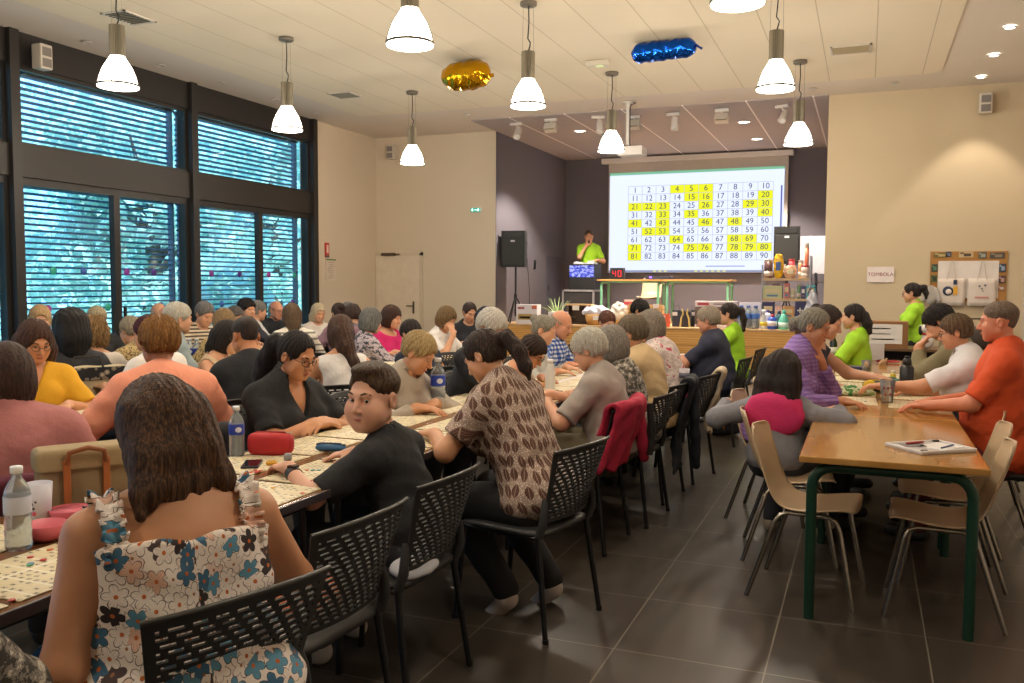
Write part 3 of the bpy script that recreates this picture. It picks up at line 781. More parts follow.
def tree(x, y, h, r, label, n=6500):
    root = thing('tree', label, 'tree', (x, y, -.12), 0, None)
    b = MB(); b.tube([(0, 0, 0), (.05, .04, h * .35), (-.03, .1, h * .7)], [.22, .17, .07], 10)
    for k in range(6):
        a = k * 1.05; z0 = h * (.32 + .06 * k); b.tube([(0, 0, z0), (math.cos(a) * r * .4, math.sin(a) * r * .4, z0 + h * .1), (math.cos(a) * r * .75, math.sin(a) * r * .75, z0 + h * .2)], [.09, .05, .02], 6)
    b.build('trunk', bark, root)
    b = MB(); cl = [(rng.gauss(0, .5) * r, rng.gauss(0, .5) * r, h * rng.uniform(.12, .98), rng.uniform(.35, .6) * r) for _ in range(24)]
    for _ in range(n):
        cx, cy, cz, cr = rng.choice(cl); d = Vector((rng.gauss(0, 1), rng.gauss(0, 1), rng.gauss(0, 1))).normalized() * cr * rng.uniform(.6, 1.05)
        p = Vector((cx, cy, max(.4, cz))) + d; u = Vector((rng.gauss(0, 1), rng.gauss(0, 1), rng.gauss(0, .6))).normalized(); v = u.cross(Vector((rng.gauss(0, 1), rng.gauss(0, 1), rng.gauss(0, 1)))).normalized(); s_ = rng.uniform(.07, .15) * (1 + .12 * r)
        b.add([p - u * s_, p + v * s_ * .5, p + u * s_, p - v * s_ * .5], [(0, 1, 2, 3)])
    b.build('foliage', lf, root)
TREES = [(-12.6, 3.6, 5.2, 1.7, 'leafy tree outside nearest to the left edge of the windows'), (-13.6, 8.6, 5.8, 1.8, 'leafy tree outside the near lower window'), (-13.0, 13.4, 5.2, 1.7, 'leafy tree outside the mullion of the near bay'),
         (-14, 18.6, 5.8, 1.9, 'leafy tree outside behind the far sliding doors'), (-19.5, 6.3, 7.6, 2.5, 'distant leafy tree outside between the two nearest trees'), (-20, 13.6, 7.6, 2.6, 'distant leafy tree outside behind the near bay mullion'),
         (-21, 21.5, 8, 2.8, 'distant leafy tree outside past the far bay'), (-16.5, 25.5, 7, 2.2, 'farthest leafy tree outside next to the end of the glass wall'), (-29, 10.5, 9, 2.9, 'large pale tree in the back row behind the near window'), (-30, 20, 9, 2.9, 'large pale tree in the back row behind the window post'), (-27, 29.5, 9, 2.9, 'large pale tree in the back row behind the far bay')]
for x, y, h, r, l in TREES: tree(x, y, h, r, l)
# ---- ceiling fittings
def lamp_mats():
    t = NT('lamp_shade_glow'); t.col((.9, .85, .75)); t.b.inputs['Emission Color'].default_value = (1, .90, .74, 1); t.b.inputs['Emission Strength'].default_value = 13.0
    t.b.inputs['Roughness'].default_value = .3; return t.m
m_glow = lamp_mats(); m_alu = M('8E8778', .35, .75, var=.08, name='lamp_aluminium'); m_blk = M('161618', .45, var=0, name='black_plastic')
def pendant(x, y, zr, label):
    root = thing('pendant_lamp', label, 'lamp', (x, y, zr), 0, None)
    prof = [(.160, 0), (.161, .012), (.155, .03), (.142, .085), (.118, .15), (.085, .205), (.066, .235), (.060, .25)]
    b = MB(); b.lathe(prof + [(.05, .25), (.055, .235), (.11, .15), (.135, .085), (.148, .03), (.150, .004)], n=32); shade = b.build('shade', m_glow, root)
    b = MB(); b.lathe([(.160, .008), (.168, .008), (.168, .024), (.158, .024), (.160, .008)], n=32)
    for k in range(4):
        a = k * PI / 2 + .5; b.tube([(math.cos(a) * r * 1.03, math.sin(a) * r * 1.03, z) for r, z in prof[1:]], .0045, 5)
    b.build('shade_band', M('4E483E', .4, .6, var=0), shade)
    b = MB(); n = 24; V = []; F = []
    for z in (.25, .50):
        for k in range(n * 2): r = .062 if k % 2 else .055; V.append((r * math.cos(PI * k / n), r * math.sin(PI * k / n), z))
    m = n * 2
    for k in range(m): F.append((k, (k + 1) % m, m + (k + 1) % m, m + k))
    b.add(V, F); b.add(V[m:], [tuple(range(m))]); b.add(V[:m], [tuple(reversed(range(m)))]); b.lathe([(0, .245), (.05, .246), (.05, .26), (0, .26)], n=16); b.build('housing', m_alu, root)
    top = HC - .012 - zr
    b = MB(); b.tube([(0, 0, .50), (.012, .01, .55), (.02, .0, .58), (-.004, 0, .62), (0.006, 0, (top + .6) / 2), (0, 0, top)], .006, 6); b.build('cable', m_blk, root)
    for s_ in (-1, 1): b = MB(); b.tube([(s_ * .055, 0, .50), (s_ * .05, 0, top)], .0016, 4); b.build('suspension_wire', m_alu, root)
    b = MB(); b.lathe([(0, top - .035), (.072, top - .035), (.078, top - .03), (.078, top), (0, top)], n=24); b.build('canopy', M('7A746A', .5, .3), root)
    ld = bpy.data.lights.new('lamp_light', 'POINT'); ld.energy = LAMP_W; ld.shadow_soft_size = .09; ld.color = (1, .88, .72)
    lo = bpy.data.objects.new('lamp_light', ld); COL.objects.link(lo); lo.parent = root; lo.location = (0, 0, -.10)
    return root
LAMP_W = 52
for x, y, z, l in ((-5.77, 5.64, 3.10, 'pendant lamp nearest the window wall, front row, below the ceiling vent'), (-5.77, 7.93, 3.12, 'pendant lamp in front of the far upper window, second row'), (-5.77, 10.72, 3.12, 'small far pendant lamp hanging before the door wall'),
                   (-2.96, 5.47, 3.13, 'pendant lamp cut by the top edge, left of the gold balloon'), (-2.96, 7.75, 3.14, 'pendant lamp between the gold and the blue balloon'), (-2.96, 10.63, 3.13, 'far pendant lamp just left of the projector pole'),
                   (-.78, 5.62, 3.21, 'pendant lamp cut by the top edge above the blue balloon'), (-.78, 8.05, 3.19, 'pendant lamp right of the blue balloon'), (-.78, 10.85, 3.13, 'far pendant lamp hanging before the right end of the stage opening'),
                   (-5.77, 2.9, 3.2, 'pendant lamp behind the camera by the window side'), (-2.96, 2.9, 3.2, 'pendant lamp behind the camera in the middle row'), (-.5, 2.4, 3.2, 'pendant lamp behind the camera on the right'), (-3.0, .1, 3.2, 'rearmost pendant lamp near the rear wall')):
    pendant(x, y, z, l)
# downlights
m_dl = NT('downlight_glow'); m_dl.b.inputs['Emission Color'].default_value = (1, .93, .84, 1); m_dl.b.inputs['Emission Strength'].default_value = 9; m_dl = m_dl.m
m_off = M('CFC8BE', .4); 
def downlight(p, label, on=True, w=0, r=.055, spot=95):
    root = thing('downlight', label, 'lamp', (p[0], p[1], HC - .012), 0, None)
    b = MB(); b.lathe([(r, 0), (r * 1.25, 0), (r * 1.25, -.006), (r, -.012), (r, 0)], n=20); b.build('ring', m_off, root)
    b = MB(); b.lathe([(0, -.004), (r, -.004), (r, -.001), (0, -.001)], n=20); b.build('bulb', m_dl if on else M('8C867C', .3), root)
    if w:
        ld = bpy.data.lights.new('downlight_light', 'SPOT'); ld.energy = w; ld.spot_size = R_(spot); ld.spot_blend = .35; ld.shadow_soft_size = .04; ld.color = (1, .86, .70)
        lo = bpy.data.objects.new('downlight_light', ld); COL.objects.link(lo); lo.parent = root; lo.location = (0, 0, -.03)
for p, l in (((1.262, 10.207, 4.1), 'lit downlight at the right edge, nearest of the three in a row'), ((1.257, 11.356, 4.1), 'lit downlight on the right, middle one of the row of three'), ((1.247, 12.472, 4.1), 'lit downlight nearest the right wall loudspeaker')): downlight(p, l, True, 60, .05, 80)
for p, l in (((-4.562, 14.421, 4.1), 'lit round stage downlight left of the projector'), ((-1.876, 14.537, 4.1), 'lit round stage downlight above the screen, nearer one'), ((-1.87, 16.279, 4.1), 'lit round stage downlight above the screen, nearest the back wall')): downlight(p, l, True, 650, .09, 112)
for p, l in (((-7.9, 7.305, 4.1), 'unlit downlight over the near upper window'), ((-7.892, 8.376, 4.1), 'unlit downlight above the window post'), ((-7.846, 9.397, 4.1), 'unlit downlight above the far upper window'), ((-7.814, 10.463, 4.1), 'unlit downlight beside the second-row lamp'), ((-7.859, 11.528, 4.1), 'unlit downlight at the corner of the window wall'),
             ((-5.764, 12.476, 4.1), 'unlit downlight before the door wall'), ((-0.726, 12.447, 4.1), 'unlit downlight at the right end of the stage opening'), ((0.268, 12.451, 4.1), 'unlit downlight over the right wall')): downlight(p, l, False, 0, .04)
# air vents
def vent(p, w, d, label, m2='8A8478'):
    root = thing('air_vent', label, 'vent', (p[0], p[1], HC - .012), 0)
    b = MB(); b.box(-w / 2, w / 2, -d / 2, -d / 2 + .02, -.012, 0); b.box(-w / 2, w / 2, d / 2 - .02, d / 2, -.012, 0); b.box(-w / 2, -w / 2 + .02, -d / 2, d / 2, -.012, 0); b.box(w / 2 - .02, w / 2, -d / 2, d / 2, -.012, 0); b.build('frame', m_off, root)
    b = MB()
    for k in range(8):
        y = -d / 2 + .03 + (d - .06) * (k + .5) / 8; b.rbox((0, y, -.006), (w - .04, (d - .06) / 8 * .55, .01), .0, Matrix.Rotation(R_(25), 3, 'X'))
    b.build('louvre', M(m2, .5), root)
vent((-6.777, 6.781, 4.1), .30, .42, 'grey square air vent in the ceiling above the near window lamp', '6E695E'); vent((-6.741, 10.586, 4.1), .36, .36, 'small dark ceiling vent left of the far window lamp'); vent((-0.229, 10.522, 4.1), .42, .36, 'louvred ceiling vent right of the far right lamp', 'A89878')
# exit light on the ceiling
p = (-2.966, 10.04, 4.1)
root = thing('emergency_light', 'white emergency light box on the ceiling near the blue balloon', 'light', (p[0], p[1], HC - .012)); b = MB(); b.rbox((0, 0, -.03), (.26, .12, .06), .01); b.build('case', M('D8D0C0', .5), root); b = MB(); b.rbox((.02, 0, -.061), (.08, .06, .004), .0); b.build('lens', M('C8E8A8', .3, emit=.6), root)
# wall loudspeakers
def wall_speaker(x, y, z, rz, label):
    root = thing('wall_speaker', label, 'speaker', (x, y, z), rz)
    b = MB(); b.rbox((0, .08, 0), (.15, .14, .26), .02); b.build('cabinet', M('C9C0B2', .5), root)
    b = MB(); b.rbox((0, .006, .05), (.11, .006, .09), .003); b.rbox((0, .006, -.065), (.11, .006, .09), .003); b.build('grille', M('7C7470', .6), root)
    b = MB(); b.tube([(0, .15, .05), (0, .20, .05)], .02, 8); b.rbox((0, .20, .05), (.07, .012, .07), .003); b.build('bracket', m_blk, root)
wall_speaker(-7.88, 13.79, 3.82, 0, 'small wall loudspeaker high on the far left wall, above the door')
wall_speaker(1.35, 12.79, 3.83, 0, 'small wall loudspeaker high on the right wall')
wall_speaker(-8.05, 6.93, 3.86, R_(90), 'white loudspeaker above the near upper window')
# signs on the walls
TXT = {}
def text_geo(s, size):
    if s not in TXT:
        cu = bpy.data.curves.new('txt', 'FONT'); cu.body = s; cu.align_x = 'CENTER'; cu.align_y = 'CENTER'; cu.resolution_u = 3
        o = bpy.data.objects.new('txt', cu); COL.objects.link(o); bpy.context.view_layer.update()
        dg = bpy.context.evaluated_depsgraph_get(); me = o.evaluated_get(dg).to_mesh()
        TXT[s] = ([tuple(v.co) for v in me.vertices], [tuple(p.vertices) for p in me.polygons])
        o.evaluated_get(dg).to_mesh_clear(); bpy.data.objects.remove(o); bpy.data.curves.remove(cu)
    V, F = TXT[s]; return [(x * size, y * size) for x, y, z in V], F
def put_text(b, s, size, at, ux, uy):
    V, F = text_geo(s, size); ux = Vector(ux); uy = Vector(uy); at = Vector(at)
    b.add([at + ux * x + uy * y for x, y in V], F)
root = thing('exit_sign', 'small green lit emergency exit sign on the far left wall', 'sign', (-6.277, 13.96, 2.768))
b = MB(); b.rbox((0, 0, 0), (.20, .05, .075), .008); b.build('case', M('D8E8E4', .5), root)
b = MB(); b.rbox((0, -.027, 0), (.185, .004, .065), .0); b.build('panel', M('0E8A78', .4, emit=.8), root)
b = MB(); b.rbox((-.055, -.0305, 0), (.03, .002, .045), 0); b.rbox((.055, -.0305, 0), (.03, .002, .045), 0); b.rbox((0, -.0305, 0), (.03, .002, .012), 0); b.add([(.028, -.031, 0), (.012, -.031, .016), (.012, -.031, -.016)], [(0, 1, 2)]); b.build('pictogram', M('D8FFF4', .4, emit=1.2), root)
root = thing('fire_alarm', 'red fire alarm call point panel on the wall by the windows', 'alarm', (XL + .012, 12.39, 2.04), R_(-90))
b = MB(); b.rbox((0, 0, 0), (.11, .02, .24), .004); b.build('plate', M('B8322A', .5), root); b = MB(); b.rbox((0, .012, .02), (.05, .004, .13), 0); b.m = 1; b.rbox((0, .012, -.10), (.10, .004, .035), 0); b.build('pictogram', [M('E8C8B8', .5), M('5A5A5A', .5)], root)
root = thing('notice', 'framed white notice with a green band on the wall by the windows', 'notice', (XL + .008, 12.5, 1.72), R_(-90))
b = MB(); b.rbox((0, 0, 0), (.30, .012, .36), .002); b.build('sheet', M('D5C4B4', .6), root); b = MB(); b.rbox((0, .007, .165), (.29, .004, .022), 0); b.build('band', M('4A7A34', .6), root)
b = MB()
for k in range(9): b.rbox((random.uniform(-.02, .05), .007, .12 - k * .032), (random.uniform(.10, .2), .002, .008), 0)
b.build('print', M('9C8C80', .7), root)
root = thing('paper_sign', 'white TOMBOLA paper sign in small dark red capitals on the right wall', 'sign', (0.177, 12.98, 1.651))
b = MB(); b.rbox((0, 0, 0), (.34, .006, .21), .001); b.build('sheet', M('E6DAD6', .6), root)
b = MB(); put_text(b, 'TOMBOLA', .068, (0, -.005, .0), (1, 0, 0), (0, 0, 1)); b.build('lettering', M('8A1E30', .6), root)
# foil balloons against the ceiling
def foil(hexc):
    t = NT('foil_' + hexc); t.col(lin(hexc)); t.b.inputs['Metallic'].default_value = .95; t.b.inputs['Roughness'].default_value = .16; t.bump(t.noise(t.coord('Object', (1, 1, .6)), 13, 4), .55, .03); return t.m
p = (-4.375, 9.439, 4.05)
root = thing('foil_balloon', 'crinkled gold foil balloon floating under the ceiling', 'balloon', (p[0], p[1], HC - .012 - .185)); np_object('envelope', [mesh_sdf(lambda q: smin(el(q, (-.06, 0, 0), (.25, .17, .165)), el(q, (.14, 0, .012), (.17, .15, .155)), .08) + .005 * np.sin(q[:, 0] * 60 + 3 * np.sin(q[:, 2] * 20)) * np.clip(np.abs(q[:, 2]) * 10, .2, 1) + wob(q, .004, 45), (-.42, -.26, -.25), (.42, .26, .25), .011)], foil('D09A18'), root)
b = MB(); b.rbox((.325, 0, -.02), (.05, .02, .04), .004); b.build('valve_tab', foil('C08A14'), root)
p = (-2.058, 9.412, 4.05)
root = thing('foil_balloon', 'long blue foil balloon floating under the ceiling', 'balloon', (p[0], p[1], HC - .012 - .115), R_(-6)); np_object('envelope', [mesh_sdf(lambda q: rc(q, (-.25, 0, 0), (.25, 0, 0), .105, .100) + .0022 * np.sin(q[:, 0] * 75 + 2 * np.sin(q[:, 2] * 25)) * np.clip(np.abs(q[:, 2]) * 12, .3, 1) + wob(q, .003, 50), (-.42, -.18, -.18), (.42, .18, .18), .010)], foil('1558C8'), root)
b = MB(); b.tube([(.34, 0, .02), (.38, .0, -.01), (.41, .0, -.03)], [.014, .010, .014], 8); b.build('valve_tab', foil('1248A8'), root)
# ---------------------------------------------------------------- chairs
m_cblk = M('2A2A2B', .55, var=.08, bump=.15, bscale=300, name='chair_plastic'); m_leg = M('17171A', .4, .2, var=0, name='chair_leg_metal')
def rsolid(name, V, F, th, mats, parent, smooth=True, bev=0):
    bm = bmesh.new(); vs = [bm.verts.new(v) for v in V]
    for f in F: bm.faces.new([vs[i] for i in f])
    loose = [v for v in bm.verts if not v.link_faces]; bmesh.ops.delete(bm, geom=loose, context='VERTS')
    bm.normal_update(); bmesh.ops.solidify(bm, geom=bm.faces[:], thickness=th)
    bmesh.ops.recalc_face_normals(bm, faces=bm.faces[:])
    me = bpy.data.meshes.new(name); bm.to_mesh(me); bm.free(); me.materials.append(mats)
    o = bpy.data.objects.new(name, me); COL.objects.link(o); o.parent = parent; return o
def make_black_chair():
    root = thing('stacking_chair', 'x', 'chair')
    nu, nv = 59, 37
    def P(u, v):    # u -1..1 across, v 0..1 up
        z = .490 + .320 * v + .012 * (1 - u * u) * v; w = .185 + .055 * v ** 1.2
        y = -.218 - .085 * v - .05 * (1 - abs(u) ** 2.2) * (.5 + .5 * v)
        return (u * w, y, z)
    V = [P(-1 + 2 * i / (nu - 1), j / (nv - 1)) for i in range(nu) for j in range(nv)]; F = []
    for i in range(nu - 1):
        for j in range(nv - 1):
            row = (j - 2) // 2
            hole = 2 <= j < nv - 3 and (j - 2) % 2 == 0 and 3 <= i < nu - 4 and ((i + row * 2) % 6) < 4
            if not hole: F.append((i * nv + j, (i + 1) * nv + j, (i + 1) * nv + j + 1, i * nv + j + 1))
    bk = rsolid('backrest', V, F, .007, m_cblk, root)
    b = MB(); b.tube([P(-1 + 2 * k / 20, 1) for k in range(21)], .0065, 6); b.build('top_rail', M('3A3936', .4, var=0), bk)
    # seat
    b = MB(); G = []
    for i in range(13):
        u = -1 + i / 6; row = []
        for j in range(13):
            v = j / 12; y = -.225 + .455 * v; w = .215 - .012 * v; e = 1 - .10 * (abs(2 * v - 1) ** 6)
            z = .452 - .012 * (1 - u * u) * (1 - (2 * v - 1) ** 2) - .03 * max(0, v - .8) ** 1.3 * 5
            row.append((u * w * e, y * (1 - .05 * abs(u) ** 6), z))
        G.append(row)
    b.smooth = True; b.grid(G, .022); b.build('seat', m_cblk, root)
    for s in (-1, 1):
        b = MB(); b.tube([(s * .212, -.215, .44), (s * .213, -.235, .50), (s * .205, -.236, .56), (s * .196, -.232, .60)], [.019, .019, .016, .012], 10); b.build('back_upright', m_cblk, root)
        b = MB(); b.tube([(s * .205, -.205, .445), (s * .235, -.265, .004)], [.013, .012], 10); b.tube([(s * .235, -.265, .0), (s * .235, -.265, .02)], .014, 10); b.build('leg', m_leg, root)
        b = MB(); b.tube([(s * .195, .185, .43), (s * .215, .225, .004)], [.013, .012], 10); b.tube([(s * .215, .225, .0), (s * .215, .225, .02)], .014, 10); b.build('leg', m_leg, root)
    b = MB()
    for s in (-1, 1): b.tube([(s * .20, -.20, .425), (s * .195, .19, .425)], .011, 8)
    b.tube([(-.20, .0, .42), (.20, .0, .42)], .011, 8); b.build('seat_frame', m_leg, root)
    return root
black0 = make_black_chair(); black0.location = (0, -1.5, 0); _used = [0]
def black_chair(x, y, heading, label, group=''):
    if not _used[0]:
        _used[0] = 1; o = black0; o.location = (x, y, 0); o.rotation_euler = (0, 0, R_(heading)); o['label'] = label
        if group: o['group'] = group
        return o
    return dup(black0, (x, y, 0), R_(heading), label, group)
m_shell = M('C4AA8A', .28, var=.05, name='shell_plastic'); m_chrome = M('9A948C', .22, 1.0, var=0, name='chrome')
def make_shell_chair():
    root = thing('shell_chair', 'x', 'chair')
    pr = [(.225, .425), (.20, .442), (.12, .440), (.02, .430), (-.08, .432), (-.145, .455), (-.185, .505), (-.215, .58), (-.245, .67), (-.272, .76), (-.285, .81)]
    pts = []
    for k in range(41):
        t = k / 40 * (len(pr) - 1); i = min(int(t), len(pr) - 2); f = t - i
        p0, p1, p2, p3 = pr[max(i - 1, 0)], pr[i], pr[i + 1], pr[min(i + 2, len(pr) - 1)]
        pts.append([.5 * (2 * p1[c] + (p2[c] - p0[c]) * f + (2 * p0[c] - 5 * p1[c] + 4 * p2[c] - p3[c]) * f * f + (3 * p1[c] - p0[c] - 3 * p2[c] + p3[c]) * f ** 3) for c in (0, 1)])
    G = []
    for i in range(17):
        u = -1 + i / 8; row = []
        for k, (y, z) in enumerate(pts):
            t = k / 40; w = (.205 - .025 * t) * (1 - .38 * (max(0, t - .9) * 10) ** 3) * (1 - .2 * (max(0, .1 - t) * 10) ** 3)
            c = .035 * u * u
            seat = max(0, 1 - t / .45); row.append((u * w, y + c * (1 - seat) * .9, z + c * seat * .6))
        G.append(row)
    b = MB(); b.smooth = True; b.grid(G, .007); b.build('shell', m_shell, root)
    for s in (-1, 1):
        b = MB(); pts2 = [(s * .215, .235, .0), (s * .19, .165, .36), (s * .185, .145, .405), (s * .178, .11, .418), (s * .178, -.07, .418), (s * .182, -.105, .405), (s * .19, -.13, .37), (s * .225, -.25, 0)]
        b.tube(pts2, .0115, 10); b.build('leg_frame', m_chrome, root)
    b = MB(); b.tube([(-.178, .06, .415), (.178, .06, .415)], .009, 8); b.tube([(-.178, -.04, .415), (.178, -.04, .415)], .009, 8); b.build('cross_bar', m_chrome, root)
    return root
shell0 = make_shell_chair(); _us = [0]
def shell_chair(x, y, heading, label, group=''):
    if not _us[0]:
        _us[0] = 1; o = shell0; o.location = (x, y, 0); o.rotation_euler = (0, 0, R_(heading)); o['label'] = label
        return o
    return dup(shell0, (x, y, 0), R_(heading), label, group)
# ---------------------------------------------------------------- tables
m_oak = wood('table_laminate', '9C7038', 'A97C42', 'B68A4E', .13, (6, .8, 3), knots=False); m_oak2 = wood('hall_table_laminate', '6E4A2C', '7C5634', '8A613C', .22, (6, .8, 3), knots=False)
m_green = M('1A3E30', .35, .3, var=.08, name='green_tube_paint'); m_white_top = M('D8D4D0', .3)
def green_table(x0, x1, y0, y1, z, label, mt, sc=1, mg=m_green):
    root = thing('school_table', label, 'table', ((x0 + x1) / 2, (y0 + y1) / 2, z - .75))
    hx, hy = (x1 - x0) / 2, (y1 - y0) / 2
    b = MB(); b.rbox((0, 0, .735), (hx * 2 - .004, hy * 2 - .004, .030), .006); b.build('tabletop', mt, root)
    long_y = hy > hx
    for s in (-1, 1):
        b = MB(); pts = []
        e = (hy if long_y else hx) - .075; w = (hx if long_y else hy) - .055; r = .09
        prof = [(-w, 0), (-w, .695 - r)] + [(-w + r - r * math.cos(a), .695 - r + r * math.sin(a)) for a in (PI / 8, PI / 4, 3 * PI / 8, PI / 2)] + [(w - r + r * math.sin(a), .695 - r + r * math.cos(a)) for a in (0, PI / 8, PI / 4, 3 * PI / 8)] + [(w, .695 - r), (w, 0)]
        b.tube([((u, s * e, v) if long_y else (s * e, u, v)) for u, v in prof], .0235, 12); b.build('leg_frame', mg, root)
    b = MB()
    for s in (-1, 1):
        if long_y: b.rbox((s * (hx - .10), 0, .705), (.025, hy * 2 - .16, .03), .004)
        else: b.rbox((0, s * (hy - .10), .705), (hx * 2 - .16, .025, .03), .004)
    b.build('rail', mg, root); return root
YT = [4.04, 5.44, 6.84, 8.24]
for i, n in enumerate(('long wooden table with green tube legs nearest the camera on the right', 'second wooden table on the right, under the dark pencil case and black flask', 'third wooden table on the right, covered in bingo cards', 'farthest wooden table of the right-hand row')):
    green_table(-.255, .50, YT[i], YT[i] + 1.396, .75, n, m_oak)
def hall_table(x0, x1, y0, y1, label, mt):
    root = thing('folding_table', label, 'table', ((x0 + x1) / 2, (y0 + y1) / 2, 0)); hx, hy = (x1 - x0) / 2, (y1 - y0) / 2
    b = MB(); b.rbox((0, 0, .735), (hx * 2, hy * 2 - .004, .028), .005); b.build('tabletop', mt, root)
    b = MB(); 
    for s in (-1, 1): b.rbox((s * (hx - .004), 0, .735), (.010, hy * 2 - .004, .030), .003)
    b.build('edge_band', M('3A3438', .4), root)
    for sx in (-1, 1):
        for sy in (-1, 1): b = MB(); b.tube([(sx * (hx - .06), sy * (hy - .12), .72), (sx * (hx - .05), sy * (hy - .10), 0)], .016, 10); b.build('leg', m_leg, root)
    b = MB()
    for sy in (-1, 1): b.tube([(-(hx - .06), sy * (hy - .12), .69), (hx - .06, sy * (hy - .12), .69)], .012, 8)
    for sx in (-1, 1): b.tube([(sx * (hx - .06), -(hy - .12), .70), (sx * (hx - .06), (hy - .12), .70)], .012, 8)
    b.build('frame', m_leg, root); return root
ROW1 = (-2.55, -1.79); ROW2 = (-4.50, -3.80); ROW3 = (-6.60, -5.95)
for i, n in enumerate(('brown table in the near left corner under the water bottle and pink bowls', 'brown table in front of the boy, with the red pencil case', 'brown table under the arms of the woman in the leaf-print blouse', 'white-topped table in front of the woman in the beige shirt', 'white-topped table in front of the man in navy')):
    hall_table(*ROW1, 1.0 + 1.72 * i, 1.0 + 1.72 * (i + 1), n, m_oak2 if i < 3 else m_white_top)
for i, n in enumerate(('pale table before the woman in mustard yellow', 'pale table behind the man in the black shirt', 'pale table by the woman in magenta', 'far pale table of the second row, near the door wall')):
    hall_table(*ROW2, 2.2 + 1.75 * i, 2.2 + 1.75 * (i + 1), n, M('CFC6BC', .35))
for i, n in enumerate(('near table of the row along the windows', 'middle table of the row along the windows', 'far table of the row along the windows')):
    hall_table(*ROW3, 4.5 + 1.8 * i, 4.5 + 1.8 * (i + 1), n, M('CFC6BC', .35))
# table at the right wall
root = thing('side_table', 'dark table with boxes in front of the right wall', 'table', (.65, 11.0, 0))
b = MB(); b.rbox((0, 0, .785), (1.5, .62, .03), .004); b.build('tabletop', M('6A5036', .4), root)
b = MB(); b.rbox((0, .25, .45), (1.4, .02, .60), .003); b.build('modesty_panel', M('2C2830', .6), root)
for sx in (-1, 1):
    for sy in (-1, 1): b = MB(); b.rbox((sx * .70, sy * .26, .385), (.04, .04, .77), .004); b.build('leg', m_blk, root)
# ---------------------------------------------------------------- on the stage
# projection screen
SY = 17.62
root = thing('projection_screen', 'large lit projection screen with the table of numbers 1 to 90', 'screen', (-3.23, SY, STZ))
def wb(x0, x1, z0, z1, y0, y1, b): b.box(x0 + 3.23, x1 + 3.23, y0 - SY, y1 - SY, z0 - STZ, z1 - STZ)
b = MB(); wb(-5.09, -1.34, 3.955, 4.055, SY - .06, SY + .10, b); b.build('case', M('E0DAD4', .4), root)
b = MB(); wb(-4.95, -1.43, 1.74, 3.96, SY, SY + .006, b); b.build('fabric', M('B9B2AC', .6), root)
def glow(hexc, e):
    t = NT('projected_' + hexc); t.col((.01, .01, .01)); t.b.inputs['Specular IOR Level'].default_value = 0; t.b.inputs['Roughness'].default_value = 1; t.b.inputs['Emission Color'].default_value = (*lin(hexc), 1); t.b.inputs['Emission Strength'].default_value = e; return t.m
IX0, IX1, IZ0, IZ1 = -4.92, -1.50, 1.79, 3.71
b = MB(); wb(IX0, IX1, IZ0, IZ1, SY - .006, SY - .001, b); b.build('projected_page', glow('DCE4FF', 1.12), root)
b = MB(); wb(IX0, IX1, IZ1, IZ1 + .05, SY - .007, SY - .002, b); b.build('title_bar', glow('86C8A0', .85), root)
b = MB(); wb(-2.95, -2.2, IZ0 + .07, IZ0 + .085, SY - .009, SY - .006, b); b.build('scroll_bar', glow('7078C0', .8), root)
b = MB(); wb(-1.56, -1.53, 2.6, 3.4, SY - .009, SY - .006, b); b.build('scroll_bar', glow('7078C0', .8), root)
b = MB(); wb(IX0, IX1, 1.745, IZ0, SY - .008, SY - .001, b); b.build('task_bar', glow('A8B0D0', .7), root)
b = MB()
for k in range(9): x = -4.0 + .11 * k + (.5 if k > 2 else 0); wb(x, x + .06, 1.755, 1.785, SY - .012, SY - .008, b)
b.build('task_icon', glow('E8E090', .9), root)
CX0, CX1, CZ0, CZ1 = -4.53, -1.70, 1.985, 3.48
cw, ch = (CX1 - CX0) / 10, (CZ1 - CZ0) / 9
YEL = {4, 5, 6, 15, 16, 20, 21, 22, 23, 26, 29, 30, 33, 35, 40, 41, 43, 46, 48, 52, 53, 64, 68, 69, 71, 75, 76, 78, 79, 80, 81}
b = MB(); g = MB(); n_ = MB()
for i in range(90):
    c, r = i % 10, i // 10; x = CX0 + c * cw; z = CZ1 - r * ch
    if i + 1 in YEL: wb(x, x + cw, z - ch, z, SY - .009, SY - .006, b)
    put_text(n_, str(i + 1), .155, (x + cw / 2 + 3.23, -.0145, z - ch / 2 - STZ), (1, 0, 0), (0, 0, 1))
for k in range(11): wb(CX0 + k * cw - .004, CX0 + k * cw + .004, CZ0, CZ1, SY - .012, SY - .006, g)
for k in range(10): wb(CX0, CX1, CZ0 + k * ch - .004, CZ0 + k * ch + .004, SY - .012, SY - .006, g)
b.build('yellow_cells', glow('EDF02A', 1.0), root); g.build('grid_lines', glow('B8BCD8', .95), root); n_.build('numbers', glow('5A5A78', .55), root)
